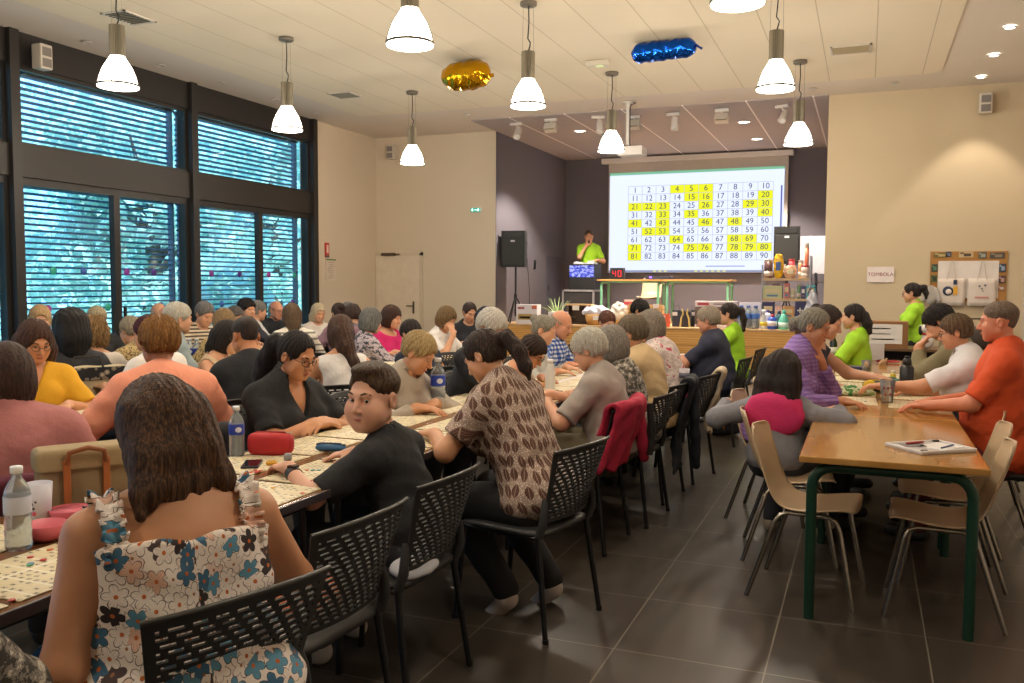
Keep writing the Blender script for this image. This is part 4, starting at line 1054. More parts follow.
# loudspeakers
def pa_speaker(x, y, z, rz, label, tripod=True):
    if tripod:
        t = thing('speaker_stand', 'black tripod stand under the %s' % ('left stage loudspeaker' if x < -3 else 'right stage loudspeaker beside the screen'), 'stand', (x, y, STZ), rz)
        b = MB(); b.tube([(0, 0, .12), (0, 0, z - STZ)], .018, 10); b.build('pole', m_blk, t)
        b = MB(); b.tube([(0, 0, .42), (0, 0, .50)], .03, 10); b.tube([(0, 0, .18), (0, 0, .22)], .028, 10); b.build('collar', m_blk, t)
        for k in range(3):
            a = k * 2 * PI / 3 + .5; b = MB(); b.tube([(0, 0, .48), (math.cos(a) * .22, math.sin(a) * .30, .012)], .012, 8); b.tube([(0, 0, .19), (math.cos(a) * .13, math.sin(a) * .18, .23)], .008, 6); b.build('leg', m_blk, t)
    s = thing('loudspeaker', label, 'speaker', (x, y, z), rz)
    b = MB(); V = []
    for zz in (0, .62):
        for xx, yy in ((-.21, -.17), (.21, -.17), (.15, .17), (-.15, .17)): V.append((xx, yy, zz))
    b.add(V, [(0, 1, 2, 3), (4, 5, 6, 7), (0, 1, 5, 4), (1, 2, 6, 5), (2, 3, 7, 6), (3, 0, 4, 7)]); b.build('cabinet', M('1B1B1D', .6, bump=.3, bscale=150), s)
    b = MB(); b.rbox((0, -.176, .26), (.37, .012, .44), .02); gr = b.build('grille', M('2A2B2A', .6, 0, bump=.5, bscale=260), s)
    b = MB(); b.rbox((0, -.174, .55), (.34, .008, .09), .01); b.build('horn', M('101012', .4), s)
    b = MB(); b.rbox((0, -.184, .445), (.075, .004, .03), .002); b.build('badge', M('D8D8DC', .4), gr)
    for k in (-1, 1): b = MB(); b.rbox((k * .187, 0, .42), (.02, .1, .04), .006); b.build('handle', m_blk, s)
pa_speaker(-5.66, 14.28, 1.79, R_(4), 'black loudspeaker on a tripod at the left of the stage')
pa_speaker(-1.25, 15.6, 1.86, R_(0), 'black loudspeaker in front of the lower right corner of the screen')
b = MB(); b.tube([(-5.52, 14.46, 1.95), (-5.48, 14.48, 1.4), (-5.47, 14.46, 1.0), (-5.40, 14.5, STZ + .008)], .005, 6); o = b.build('speaker_cable', m_blk); tag(o, 'thin black cable hanging down from the left stage loudspeaker', 'cable')
# wall socket plates and panels at the back
b = MB(); b.rbox((0, 0, 0), (.012, .10, .17), .003); o = b.build('wall_box', m_blk, loc=(SXL + .012, 15.9, 1.87)); tag(o, 'small black switch box on the dark left stage wall', 'switch')
root = thing('stage_hatch', 'dark flush door in the left stage wall behind the monitor', 'door', (SXL + .013, 17.05, STZ)); b = MB(); b.rbox((0, 0, .62), (.012, .95, 1.24), .002); b.build('leaf', M('55525E', .7), root); b = MB(); b.rbox((.012, -.40, .6), (.02, .02, .12), .003); b.build('handle', m_blk, root)
# flight case with monitor
root = thing('flight_case', 'black flight case with silver edges on the stage under the monitor', 'case', (-5.01, 16.1, STZ))
b = MB(); b.box(-.30, .30, -.28, .28, .06, .56); b.build('panels', M('26262C', .6), root)
b = MB()
for x in (-.30, .30):
    for y in (-.28, .28): b.rbox((x, y, .31), (.035, .035, .53), .003)
    for z in (.06, .56): b.rbox((x, 0, z), (.035, .59, .035), .003)
for y in (-.28, .28):
    for z in (.06, .56): b.rbox((0, y, z), (.63, .035, .035), .003)
b.build('edge_trim', M('B8B8C0', .35, .8), root)
for x in (-.25, .25):
    for y in (-.22, .22): b = MB(); b.tube([(x - .015, y, .03), (x + .015, y, .03)], .03, 12); b.build('wheel', m_blk, root)
root = thing('mixer_rack', 'dark equipment rack with a glowing blue screen in front of the announcer', 'monitor', (-4.97, 16.1, STZ + .578))
b = MB(); b.rbox((0, .02, .24), (.50, .44, .48), .008); b.build('case', M('18181C', .5), root)
b = MB(); b.rbox((.0, -.203, .345), (.48, .006, .22), .003)
def mon():
    t = NT('monitor_picture'); v = t.coord('Object', (7, 7, 12)); n = t.noise(v, 2.2, 4)
    c = t.ramp(n, [(.35, lin('2A38B0')), (.5, lin('4A5CE0')), (.58, lin('C8D0FF')), (.68, lin('5A50D0'))]); t.link(c, t.b.inputs['Emission Color']); t.b.inputs['Emission Strength'].default_value = 1.0; t.col((0, 0, 0)); return t.m
b.build('screen', mon(), root)
b = MB(); b.rbox((.02, .0, .495), (.4, .28, .03), .006); b.rbox((-.15, .02, .515), (.1, .14, .03), .006); b.rbox((.14, -.04, .52), (.12, .1, .05), .006); b.build('mixer', M('C8C8D0', .5), root)
# stage tables
m_sgreen = M('6AA88A', .4, .1, name='pale_green_paint')
green_table(-4.53, -3.34, 15.4, 16.0, STZ + .77, 'left table on the stage, on pale green legs beside the rack', M('B88C50', .35), mg=m_sgreen)
green_table(-3.33, -2.13, 15.4, 16.0, STZ + .77, 'right table on the stage, on pale green legs below the screen', M('B88C50', .35), mg=m_sgreen)
root = thing('number_display', 'small black box showing the red number 40', 'display', (-4.20, 15.62, STZ + .77)); b = MB(); b.rbox((0, 0, .105), (.26, .10, .21), .008); b.build('case', m_blk, root)
b = MB()
SEG = {'4': 'bcfg', '0': 'abcdef'}
def seg(b, ch, x, z, h):
    w = h * .5; t = h * .11
    for s in SEG[ch]:
        cx, cz, lx, lz = {'a': (0, h / 2, w, t), 'd': (0, -h / 2, w, t), 'g': (0, 0, w, t), 'b': (w / 2, h / 4, t, h / 2), 'c': (w / 2, -h / 4, t, h / 2), 'f': (-w / 2, h / 4, t, h / 2), 'e': (-w / 2, -h / 4, t, h / 2)}[s]
        b.rbox((x + cx, -.053, z + cz), (lx, .004, lz), 0)
seg(b, '4', -.05, .105, .105); seg(b, '0', .05, .105, .105); b.build('digits', glow('FF2A3A', 1.6), root)
root = thing('laptop', 'dark low media player with a small violet light on the stage table', 'player', (-3.44, 15.65, STZ + .77)); b = MB(); b.rbox((0, 0, .03), (.45, .25, .06), .01); b.build('case', M('2A2A3A', .4), root); b = MB(); b.rbox((-.13, -.127, .04), (.05, .004, .03), .002); b.build('indicator', glow('8A60FF', 3), root)

shell_chair(-3.80, 16.45, 180, 'pale shell chair standing on the stage behind the table').location.z = STZ
# plant
root = thing('potted_plant', 'spiky pale green plant in a dark pot on the stage', 'plant', (-4.96, 14.45, STZ))
b = MB(); b.lathe([(.06, 0), (.08, .12), (.085, .125), (.07, .125), (0, .11)], n=20); b.build('pot', M('3A3A44', .5), root)
b = MB(); rr = random.Random(5)
for k in range(30):
    a = k * 2.399; el_ = .25 + .9 * ((k % 5) / 4); L = rr.uniform(.30, .40); d = Vector((math.cos(a) * math.cos(el_), math.sin(a) * math.cos(el_), math.sin(el_))); n = Vector((-math.sin(a), math.cos(a), 0)); p0 = Vector((0, 0, .12))
    Q = [[p0 + d * L * t + Vector((0, 0, -.10 * t * t * (1.3 - el_))) + n * w_ * .016 * (1 - t) ** .7 + Vector((0, 0, .004 * abs(w_))) for w_ in (-1, 0, 1)] for t in (0, .25, .5, .75, .98)]
    b.grid(Q, .002)
b.build('leaves', M('A9C08C', .5), root)
# prizes along the stage edge
def carton(x, y, w, d, h, hexc, label, name='box', cat='box', extra=None, z=STZ, rz=0, group=None):
    root = thing(name, label, cat, (x, y, z), R_(rz), group); b = MB(); b.rbox((0, 0, h / 2), (w, d, h), .004); b.build('carton', M(hexc, .6), root)
    for nm, (cx, cz, ww, hh), hx in (extra or []):
        b = MB(); b.rbox((cx, -d / 2 - .001, cz), (ww, .004, hh), .0005); b.build(nm, M(hx, .55), root)
    return root
def card_tag(t, x, z): return ('price_card', (x, z, .06, .05), 'E8E4E0')
r_ = carton(-5.36, 14.13, .38, .20, .33, 'DED6DA', 'white appliance carton with a pan picture on the stage, left end', extra=[('picture', (-.02, .12, .26, .10), 'B4945A'), ('picture', (-.02, .11, .20, .035), '3A3030'), ('print', (-.10, .27, .12, .035), '9A3A3A'), ('print', (.14, .285, .09, .06), 'D06A4A')])
carton(-4.84, 14.18, .30, .18, .21, 'D8D4D4', 'white small appliance carton on the stage by the plant', extra=[('picture', (.03, .10, .16, .10), '8A5A5A'), ('stripe', (0, .02, .28, .03), '5A9A6A')])
root = thing('wooden_crate', 'open dark wooden gift crate with pale rim on the stage', 'crate', (-4.52, 14.40, STZ)); b = MB(); b.box(-.20, .20, -.1, .1, 0, .02); b.box(-.2, -.18, -.1, .1, 0, .32); b.box(.18, .2, -.1, .1, 0, .32); b.box(-.2, .2, .08, .1, 0, .32); b.build('crate_box', M('4A3626', .6), root); b = MB(); b.rbox((0, 0, .33), (.46, .24, .025), .003); b.build('lid', M('B89466', .5), root); b = MB(); b.rbox((-.04, -.125, .28), (.12, .004, .08), .001); b.build('price_card', M('E0D8D0'), root)
root = thing('gift_basket', 'wicker gift basket wrapped in white film on the stage', 'basket', (-4.20, 14.28, STZ)); b = MB(); b.lathe([(.15, 0), (.19, .18), (.195, .18), (.16, .01)], n=24); b.build('basket', M('B08850', .7, bump=.8, bscale=60), root)
np_object('wrapping', [mesh_sdf(lambda p: el(p, (0, 0, .22), (.24, .17, .10)) + wob(p, .012, 40), (-.3, -.25, .05), (.3, .25, .4), .012)], M('D8D8E8', .25), root); b = MB(); b.rbox((.05, -.19, .12), (.10, .004, .07), .001); b.build('price_card', M('E8E4E0'), root)
root = thing('gift_basket', 'pale film-wrapped gift bundle on the stage behind the dark-haired player', 'basket', (-3.83, 14.36, STZ)); np_object('wrapping', [mesh_sdf(lambda p: el(p, (0, 0, .19), (.16, .12, .19)) + wob(p, .012, 45, 1), (-.25, -.2, -.02), (.25, .2, .45), .012)], M('D8D0C4', .3), root); b = MB(); b.lathe([(.10, 0), (.12, .1), (.115, .1), (0, .02)], n=18); b.build('basket', M('B08850', .7), root)
carton(-3.70, 14.78, .26, .15, .42, 'D2BCB4', 'pale carton with red print standing behind the wooden boxes', extra=[('print', (-.05, .36, .2, .05), 'C04050')])
root = thing('wooden_box', 'open wooden display box with a dark inside on the stage', 'box', (-3.50, 14.42, STZ)); b = MB(); b.box(-.16, .11, -.1, .1, 0, .015); b.box(-.16, -.14, -.1, .1, 0, .36); b.box(.09, .11, -.1, .1, 0, .36); b.box(-.16, .11, -.1, .1, .345, .36); b.box(-.16, .11, .08, .1, 0, .36); b.build('box_body', wood('light_pine', 'C8A068', 'D4AC74', 'DEBA86', .5, (1, 8, 8), knots=False), root); b = MB(); b.rbox((-.03, .0, .14), (.18, .05, .22), .01); b.build('contents', M('3A3A50', .6), root)
root = thing('wooden_box', 'light slatted wooden box with a price card on the stage', 'box', (-3.20, 14.30, STZ)); b = MB(); b.rbox((0, 0, .18), (.27, .15, .33), .006, Matrix.Rotation(R_(-6), 3, 'X')); b.build('box_body', wood('pale_pine', 'C09A60', 'CCA66C', 'D8B47C', .5, (10, 2, 2), knots=False), root); b = MB(); b.rbox((.03, -.105, .33), (.09, .004, .07), .001); b.build('price_card', M('E4E0E4'), root)
def gift_bag(x, y, w, h, hexc, label, ribbon=None):
    root = thing('gift_bag', label, 'bag', (x, y, STZ)); b = MB(); b.add([(-w / 2, -.05, 0), (w / 2, -.05, 0), (w / 2, .05, 0), (-w / 2, .05, 0), (-w * .48, -.03, h), (w * .48, -.03, h), (w * .48, .03, h), (-w * .48, .03, h)], [(0, 1, 2, 3), (4, 5, 6, 7), (0, 1, 5, 4), (1, 2, 6, 5), (2, 3, 7, 6), (3, 0, 4, 7)]); b.build('bag_body', M(hexc, .55), root)
    b = MB(); b.tube([(-.05, 0, h), (-.04, 0, h + .07), (.04, 0, h + .07), (.05, 0, h)], .004, 6); b.build('handle', M('7A2A2A' if hexc > 'C' else '202028'), root)
    b = MB(); b.rbox((-.02, -.045, h - .06), (.08, .004, .06), .001); b.build('price_card', M('E8E4E4'), root)
    if ribbon: 
        for k in (-1, 1): b = MB(); b.rbox((k * .04 + .05, -.052, h * .45), (.035, .006, h * .9), .002, Matrix.Rotation(R_(8 * k), 3, 'Y')); b.build('ribbon', M(ribbon, .5), root)
gift_bag(-3.01, 14.12, .18, .21, 'E0603A', 'orange gift bag on the stage edge beside the wooden box')
gift_bag(-2.84, 14.26, .13, .27, '2A2C40', 'dark blue gift bag on the stage edge right of the orange bag')
root = thing('hamper', 'dark hamper with two yellow ribbons on the stage edge', 'hamper', (-1.16, 14.27, STZ)); 
root.location = (-2.69, 14.25, STZ); b = MB(); b.rbox((0, 0, .13), (.17, .12, .26), .01); b.build('hamper_body', M('28242C', .5), root)
for k in (-1, 1): b = MB(); b.tube([(k * .075, -.065, 0), (k * .06, -.066, .14), (k * .03, -.066, .22), (k * .05, -.066, .29)], .014, 8); b.build('ribbon', M('D8C078', .5), root)
gift_bag(-2.58, 14.42, .14, .27, '22222C', 'black gift bag on the stage edge behind the yellow-ribboned hamper')
carton(-2.215, 14.3, .64, .22, .42, 'D8CACC', 'wide pale appliance carton on the stage behind the seated man in navy', extra=[('picture', (-.02, .19, .60, .28), '6A5650'), ('print', (-.19, .375, .18, .04), 'B83A4A'), ('print', (.12, .375, .3, .02), '8A7A80')])
# water pack and cleaning products at the stage edge
def lathe_thing(name, label, cat, loc, parts, group=None, rz=0, sc=1.0):
    root = thing(name, label, cat, loc, rz, group)
    for pn, prof, mt in parts:
        b = MB(); b.lathe([(r * sc, z * sc) for r, z in prof], n=20); b.build(pn, mt, root)
    return root
m_pet = NT('clear_plastic'); m_pet.b.inputs['Base Color'].default_value = (.80, .88, .93, 1); m_pet.b.inputs['Roughness'].default_value = .12; m_pet.b.inputs['Transmission Weight'].default_value = .75; m_pet.b.inputs['IOR'].default_value = 1.25; m_pet = m_pet.m
m_cap = M('E4E8EE', .4)
def water_bottle(loc, label, lab='2A48A0', group=None, sc=1.0, cap=None, badge=True):
    pf = [(0, .004), (.028, 0), (.033, .008), (.033, .03), (.0315, .034), (.033, .04), (.033, .055), (.0315, .059), (.033, .065), (.033, .08), (.0315, .084), (.033, .09), (.033, .145), (.031, .157), (.022, .178), (.0125, .192), (.0125, .204), (0, .204)]
    rz_ = math.atan2(loc[1], loc[0]) - PI / 2 + .25
    root = lathe_thing('water_bottle', label, 'bottle', loc, [('bottle_body', pf, m_pet), ('cap', [(0, .222), (.0145, .222), (.0155, .219), (.0155, .204), (0, .204)], cap or m_cap), ('label', [(.0335, .098), (.0338, .099), (.0338, .143), (.0335, .144)], M(lab, .5))], group, rz_, sc)
    if badge:
        lab_ = [c for c in root.children if c.name.startswith('label')][0]
        b = MB(); V = [(0, -.0347 * sc, .121 * sc)]; F = []
        for r9 in (.5, 1.0):
            for k in range(16):
                a = 2 * PI * k / 16; g = -PI / 2 + .42 * math.cos(a) * r9; V.append((.0347 * sc * math.cos(g), .0347 * sc * math.sin(g), (.121 + .012 * math.sin(a) * r9) * sc))
        for k in range(16):
            j = (k + 1) % 16; F += [(0, 1 + k, 1 + j), (1 + k, 17 + k, 17 + j, 1 + j)]
        b.add(V, F); b.build('label_badge', M('E0E4F0', .5), lab_)
    return root
for i in range(6):
    water_bottle((-1.81 + .110 * (i % 3), 14.14 + .12 * (i // 3), STZ), 'large water bottle in the six-pack at the stage edge', '4A78C8', 'six-pack of water on the stage', 1.62, M('4A6AB0', .4), False)
carton(-1.70, 14.42, .34, .03, .40, 'E0DCE8', 'white panel of shrink-wrapped packs behind the water bottles on the stage', 'wrapped_pack', 'pack')
lathe_thing('cleaner_bottle', 'white spray cleaner bottle with a yellow band on the stage edge', 'bottle', (-1.465, 14.16, STZ), [('bottle_body', [(0, 0), (.05, 0), (.055, .02), (.055, .13), (.03, .19), (.022, .22), (0, .22)], M('E4E6E2', .4)), ('spray_head', [(0, .30), (.03, .30), (.04, .27), (.022, .245), (.022, .22), (0, .22)], M('E0E0E0', .4)), ('label', [(.056, .05), (.0565, .05), (.0565, .11), (.056, .11)], M('E0C83A', .5))])
lathe_thing('detergent_bottle', 'blue detergent pouch with a white and red label on the stage edge', 'bottle', (-1.33, 14.12, STZ), [('bottle_body', [(0, 0), (.07, 0), (.075, .03), (.07, .16), (.045, .19), (0, .19)], M('2A50B0', .4)), ('label', [(.0755, .05), (.076, .05), (.073, .13), (.0725, .13)], M('E0D8E0', .5)), ('cap', [(0, .23), (.02, .23), (.022, .19), (0, .19)], M('D8404A', .4))])
lathe_thing('detergent_bottle', 'dark teal detergent bottle at the back of the cleaning products', 'bottle', (-1.25, 14.30, STZ), [('bottle_body', [(0, 0), (.06, 0), (.065, .03), (.062, .19), (.03, .23), (0, .23)], M('1A5A6A', .4)), ('cap', [(0, .28), (.026, .28), (.028, .23), (0, .23)], M('1A3A5A', .4))])
lathe_thing('detergent_bottle', 'mint green detergent bottle on the right of the cleaning products', 'bottle', (-1.16, 14.12, STZ), [('bottle_body', [(0, 0), (.075, 0), (.08, .03), (.078, .13), (.05, .20), (.03, .24), (0, .24)], M('6AC8B0', .35)), ('cap', [(0, .30), (.026, .30), (.03, .24), (0, .24)], M('58B8A4', .4)), ('label', [(.0806, .04), (.081, .04), (.0795, .11), (.079, .11)], M('D0ECE0', .5))])
lathe_thing('detergent_bottle', 'violet and white softener bottle at the back of the cleaning products', 'bottle', (-1.42, 14.30, STZ), [('bottle_body', [(0, 0), (.055, 0), (.06, .03), (.058, .2), (.03, .25), (0, .25)], M('D8D8EC', .4)), ('cap', [(0, .29), (.024, .29), (.026, .25), (0, .25)], M('4A3A90', .4))])
# goods shelf
SHX0, SHX1, SHY0, SHY1 = -1.545, -.80, 14.48, 14.84

root = thing('goods_shelf', 'metal shelf unit with wooden boards full of groceries at the right end of the stage', 'shelf', ((SHX0 + SHX1) / 2, (SHY0 + SHY1) / 2, 0)); hx, hy = (SHX1 - SHX0) / 2, (SHY1 - SHY0) / 2
for sx in (-1, 1):
    for sy in (-1, 1): b = MB(); b.rbox((sx * (hx - .012), sy * (hy - .012), STZ + .50 if sx < 0 else (1.96) / 2), (.025, .025, 1.00 if sx < 0 else 1.96), .003); b.build('upright', M('8A8A92', .4, .7), root)
SHZ = [.98, 1.29, 1.61]
for z in SHZ: b = MB(); b.rbox((0, 0, z - .02), (2 * hx, 2 * hy, .04), .003); b.build('board', M('BCA07A', .55), root)
rr = random.Random(11)
GOODS = {1.61: [(-1.52, -1.38, .30, 'can', '6A4A4A', 'stack of two brown striped snack tins on the top shelf, left end'), (-1.37, -1.22, .38, 'bag', 'E0B020', 'yellow snack bag on the top shelf'), (-1.21, -1.02, .20, 'bag', 'C8A080', 'beige biscuit bag on the top shelf in the middle'), (-1.16, -1.06, .31, 'can', 'B84050', 'red-lidded jar behind the biscuit bag on the top shelf'), (-1.0, -.92, .28, 'can', 'C09060', 'amber jar on the top shelf'), (-.97, -.82, .20, 'can', 'D0B8A8', 'wide pale tub with a red base on the top shelf, right end'), (-.92, -.85, .56, 'tube', 'C07050', 'tall tube of stacked chips standing on the top shelf')],
 1.29: [(-1.53, -1.22, .20, 'box', 'B8B88A', 'flat pack of pastries in green and cream on the middle shelf'), (-1.40, -1.30, .24, 'box', '8A7A8A', 'grey-violet carton behind the pastry pack on the middle shelf'), (-1.20, -1.12, .24, 'box', 'B86A6A', 'rose carton on the middle shelf'), (-1.11, -1.03, .15, 'can', 'C8C0A0', 'cream jar on the middle shelf'), (-1.01, -.95, .24, 'tube', '7AA07A', 'green bottle on the middle shelf'), (-.94, -.88, .20, 'box', '2A3A6A', 'small dark blue carton on the middle shelf'), (-.87, -.73, .22, 'box', '58A8B0', 'turquoise biscuit carton on the middle shelf, right end')],
 .98: [(-1.53, -1.34, .25, 'box', '2A2A58', 'dark blue carton on the lowest shelf, left end'), (-1.33, -1.22, .19, 'stripe', 'D06050', 'red and white striped popcorn carton on the lowest shelf'), (-1.21, -1.04, .19, 'box', 'C09058', 'golden biscuit carton on the lowest shelf'), (-1.03, -.87, .28, 'box', '30305A', 'navy gift carton with a white flower on the lowest shelf'), (-.86, -.76, .26, 'box', '24407A', 'blue carton on the lowest shelf, right end')]}
for z, L in GOODS.items():
    for i, (x0, x1, h, kind, hx_, lab) in enumerate(L):
        cx = (x0 + x1) / 2; w = x1 - x0; y = 14.57 if not ('behind' in lab or 'tall tube' in lab) else 14.74
        if i and L[i - 1][1] > x0 and y < 14.6: cx += .0
        if kind in ('can', 'tube'):
            r = w / 2 * .95; lathe_thing('jar' if kind == 'can' else 'tube_pack', lab, 'groceries', (cx, y, z), [('jar_body', [(0, 0), (r, 0), (r, h * .42), (r * .97, h * .44), (r, h * .46), (r, h * .86), (0, h * .86)], M(hx_, .4)), ('lid', [(0, h), (r * .98, h), (r, h * .99), (r, h * .86), (0, h * .86)], M('B03A48' if 'red' in lab else 'D8C8B8', .4)), ('label', [(r * 1.005, h * .12), (r * 1.01, h * .12), (r * 1.01, h * .36), (r * 1.005, h * .36)], M('E0D0C0', .5))])
        elif kind == 'bag':
            root = thing('snack_bag', lab, 'groceries', (cx, y, z)); np_object('bag_body', [mesh_sdf(lambda p: smax(el(p, (0, 0, h * .5), (w * .52, .06, h * .62)), np.abs(p[:, 2] - h * .5) - h * .5, .01) + wob(p, .004, 60), (-w, -.12, -.03), (w, .12, h + .05), .010)], M(hx_, .35), root); b = MB(); b.rbox((0, -.062, h * .5), (w * .5, .006, h * .35), .002); b.build('print', M('E8D8B0' if hx_[0] != 'E' else '3A5A9A', .5), root)
        else:
            ex = [('print', (0, h * .6, w * .7, h * .3), 'D8D0C8' if i % 2 else 'C8B890'), ('print', (0, h * .22, w * .55, h * .14), '8A5A5A' if i % 2 else '5A7A9A')]
            if kind == 'stripe': ex = [('stripe', (k * w / 4.6, h * .5, w / 9, h * .98), 'EDE4DC') for k in (-2, -1, 0, 1, 2)]
            if 'flower' in lab: ex = [('print', (0, h * .45 , w * .12, h * .3), 'D8D0C8'), ('print', (0, h * .45, w * .5, h * .08), 'D8D0C8')]
            carton(cx, y, w * .96, .15, h, hx_, lab, 'food_box', 'groceries', ex, z)
# white board and bundle at the right end
root = thing('whiteboard', 'white board leaning at the right edge of the stage opening', 'board', (-.78, 15.4, 0)); b = MB(); b.rbox((0, 0, 2.0), (.50, .02, .62), .004); b.build('panel', M('D8DCE8', .4), root); b = MB()
for sx in (-1, 1): b.tube([(sx * .22, .03, 0), (sx * .22, .02, 2.3)], .012, 8)
b.build('stand', M('8A8A92', .4, .7), root)
root = thing('metal_rack', 'grey metal rack half hidden behind the groceries shelf', 'rack', (-.66, 15.0, 0))
for sx in (-1, 1):
    for sy in (-1, 1): b = MB(); b.rbox((sx * .09, sy * .18, .85), (.025, .025, 1.70), .003); b.build('upright', M('4A4A54', .4, .6), root)
for z in (.5, 1.1, 1.55): b = MB(); b.rbox((0, 0, z), (.2, .4, .03), .003); b.build('shelf_board', M('6A6660', .5), root)
root = thing('wrapped_parcel', 'silvery plastic-wrapped parcel at the foot of the shelf behind the players', 'parcel', (-.72, 13.62, 0)); np_object('wrapping', [mesh_sdf(lambda p: smax(el(p, (0, 0, .68), (.14, .15, .74)), -(p[:, 2]), .01) + wob(p, .010, 30), (-.3, -.25, -.05), (.3, .25, 1.5), .015)], M('B8B8C0', .25, .3), root); b = MB(); b.tube([(-.07, -.03, 1.37), (-.04, -.02, 1.46), (.04, .0, 1.47), (.07, .02, 1.37)], .008, 6); b.build('handle', M('2A2A30'), root)
# projector pole and stage spots
p = (-3.212, 12.115, 4.1)
root = thing('projector', 'white ceiling projector hanging from a white pole before the stage', 'projector', (p[0], p[1] + .3, HC - .012))
b = MB(); b.lathe([(0, 0), (.09, 0), (.09, -.02), (0, -.02)], n=20); b.tube([(0, 0, -.02), (0, 0, -.60)], .032, 14); b.build('pole', M('D0CAC4', .4), root)
b = MB(); b.rbox((.06, .02, -.70), (.36, .30, .13), .015); b.build('projector_body', M('D4CFCB', .4), root); b = MB(); M9 = Matrix.Rotation(R_(-90), 3, 'X'); b.lathe([(.045, 0), (.045, .03), (.03, .03), (.028, .01), (0, .01)], (.12, .17, -.70), 18, M9); b.build('lens', m_blk, root)
b = MB(); b.tube([(.04, -.03, -.015), (.12, -.05, -.03), (.05, -.04, -.05), (.035, -.035, -.10), (.034, -.03, -.58), (.05, -.05, -.66)], .008, 6); b.build('cable', m_blk, root)
def stage_spot(p, label, rz=0, tilt=35):
    root = thing('stage_spotlight', label, 'lamp', (p[0], p[1], HC - .012), R_(rz)); b = MB(); b.rbox((0, 0, -.02), (.20, .05, .04), .006); b.build('mount', M('D4CEC8', .4), root)
    b = MB(); b.tube([(0, 0, -.04), (.03, 0, -.09)], .012, 8); b.build('arm', M('D4CEC8', .4), root)
    Mx = Matrix.Rotation(R_(180 - tilt), 3, 'X'); b = MB(); b.lathe([(.045, -.09), (.05, -.08), (.055, .07), (.06, .10), (.052, .10), (.04, .06), (0, .05)], (.03, 0, -.16), 18, Mx); b.build('lamp_head', M('D8D2CC', .4), root)
    return root
stage_spot((-5.305, 13.36, 4.1), 'white spotlight at the left corner of the stage ceiling'); stage_spot((-3.905, 13.252, 4.1), 'white stage spotlight left of the far middle lamp', 20, 20); stage_spot((-2.78, 13.418, 4.1), 'white stage spotlight just right of the projector pole', 0, 10); stage_spot((-1.198, 13.377, 4.1), 'white stage spotlight by the right end of the stage ceiling', -20, 40)
for q, l in (((-4.664, 13.233, 4.1), 'square beige stage floodlight, leftmost of the three'), ((-3.388, 13.445, 4.1), 'square beige stage floodlight beside the projector pole'), ((-2.045, 13.369, 4.1), 'square beige stage floodlight above the screen')):
    root = thing('stage_floodlight', l, 'lamp', (q[0], q[1], HC - .012)); b = MB(); b.rbox((0, 0, -.02), (.2, .06, .04), .005); b.tube([(0, 0, -.04), (0, 0, -.09)], .012, 8); b.build('mount', M('D4CEC8', .4), root); b = MB(); b.rbox((0, -.01, -.14), (.20, .12, .11), .01, Matrix.Rotation(R_(-30), 3, 'X')); b.build('housing', M('C4BCB0', .5), root); b = MB(); b.rbox((0, -.073, -.15), (.16, .006, .07), .002, Matrix.Rotation(R_(-30), 3, 'X')); b.build('glass', M('8A7E64', .3), root)
# pinboard on the right wall with hanging bags
PX0, PX1, PZ0, PZ1 = .785, 1.685, 1.30, 1.955
root = thing('pinboard', 'cork-framed pinboard with photos on the right wall', 'board', ((PX0 + PX1) / 2, 12.985, (PZ0 + PZ1) / 2)); w2, h2 = (PX1 - PX0) / 2, (PZ1 - PZ0) / 2
b = MB(); b.rbox((0, 0, 0), (w2 * 2, .02, h2 * 2), .004); b.build('cork', M('A8783E', .8, bump=.5, bscale=120), root)
b = MB(); b.rbox((0.0, -.013, -.04), (w2 * 2 - .19, .006, h2 * 2 - .17), .001); b.build('white_sheet', M('D9D0CA', .6), root)
for x, z, w, h, c, c2 in ((-.33, .28, .17, .06, '6A6038', 'B8A870'), (-.24, .29, .07, .07, '3A3A48', '6A7088'), (-.03, .285, .17, .075, 'C0A880', '4A3A30'), (.16, .275, .10, .085, '5A5A4E', '9A9A90'), (.33, .27, .17, .075, '4A4A44', '8A7A6A'), (-.40, .11, .075, .10, '2E3A34', '5A8060'), (-.40, -.03, .075, .09, '4A5A34', '2A2A24'), (.395, .11, .08, .11, '3A3E4A', '8A98B0'), (.395, -.04, .08, .10, '4A3A38', 'B08A80'), (.39, -.15, .08, .06, '8A6A5A', 'C0A898')):
    b = MB(); b.rbox((x, -.017, z), (w, .004, h), .001); b.m = 1; b.rbox((x + w * .08, -.0195, z - h * .06), (w * .5, .002, h * .5), .001); b.rbox((x - w * .3, -.0195, z + h * .25), (w * .25, .002, h * .25), .001); b.build('pinned_picture', [M(c, .5), M(c2, .5)], root)
def tote(x, z, label, art):
    root = thing('tote_bag', label, 'bag', (x, 12.94, z))
    b = MB(); G = [[(-.165 + .33 * i / 8, -.012 * math.sin(PI * i / 8) - .004 * math.sin(i * 2.1 + j), -.36 + .36 * j / 6) for j in range(7)] for i in range(9)]; b.smooth = True; b.grid(G, .012); b.build('bag_body', M('D4C8BE', .8, bump=.3, bscale=90), root)
    for k in (-1, 1): b = MB(); b.tube([(k * .055, -.008, -.02), (k * .03, -.004, .12), (k * .012, .0, .235)], .005, 6); b.build('handle', M('C4B6A8', .7), root)
    art(root)
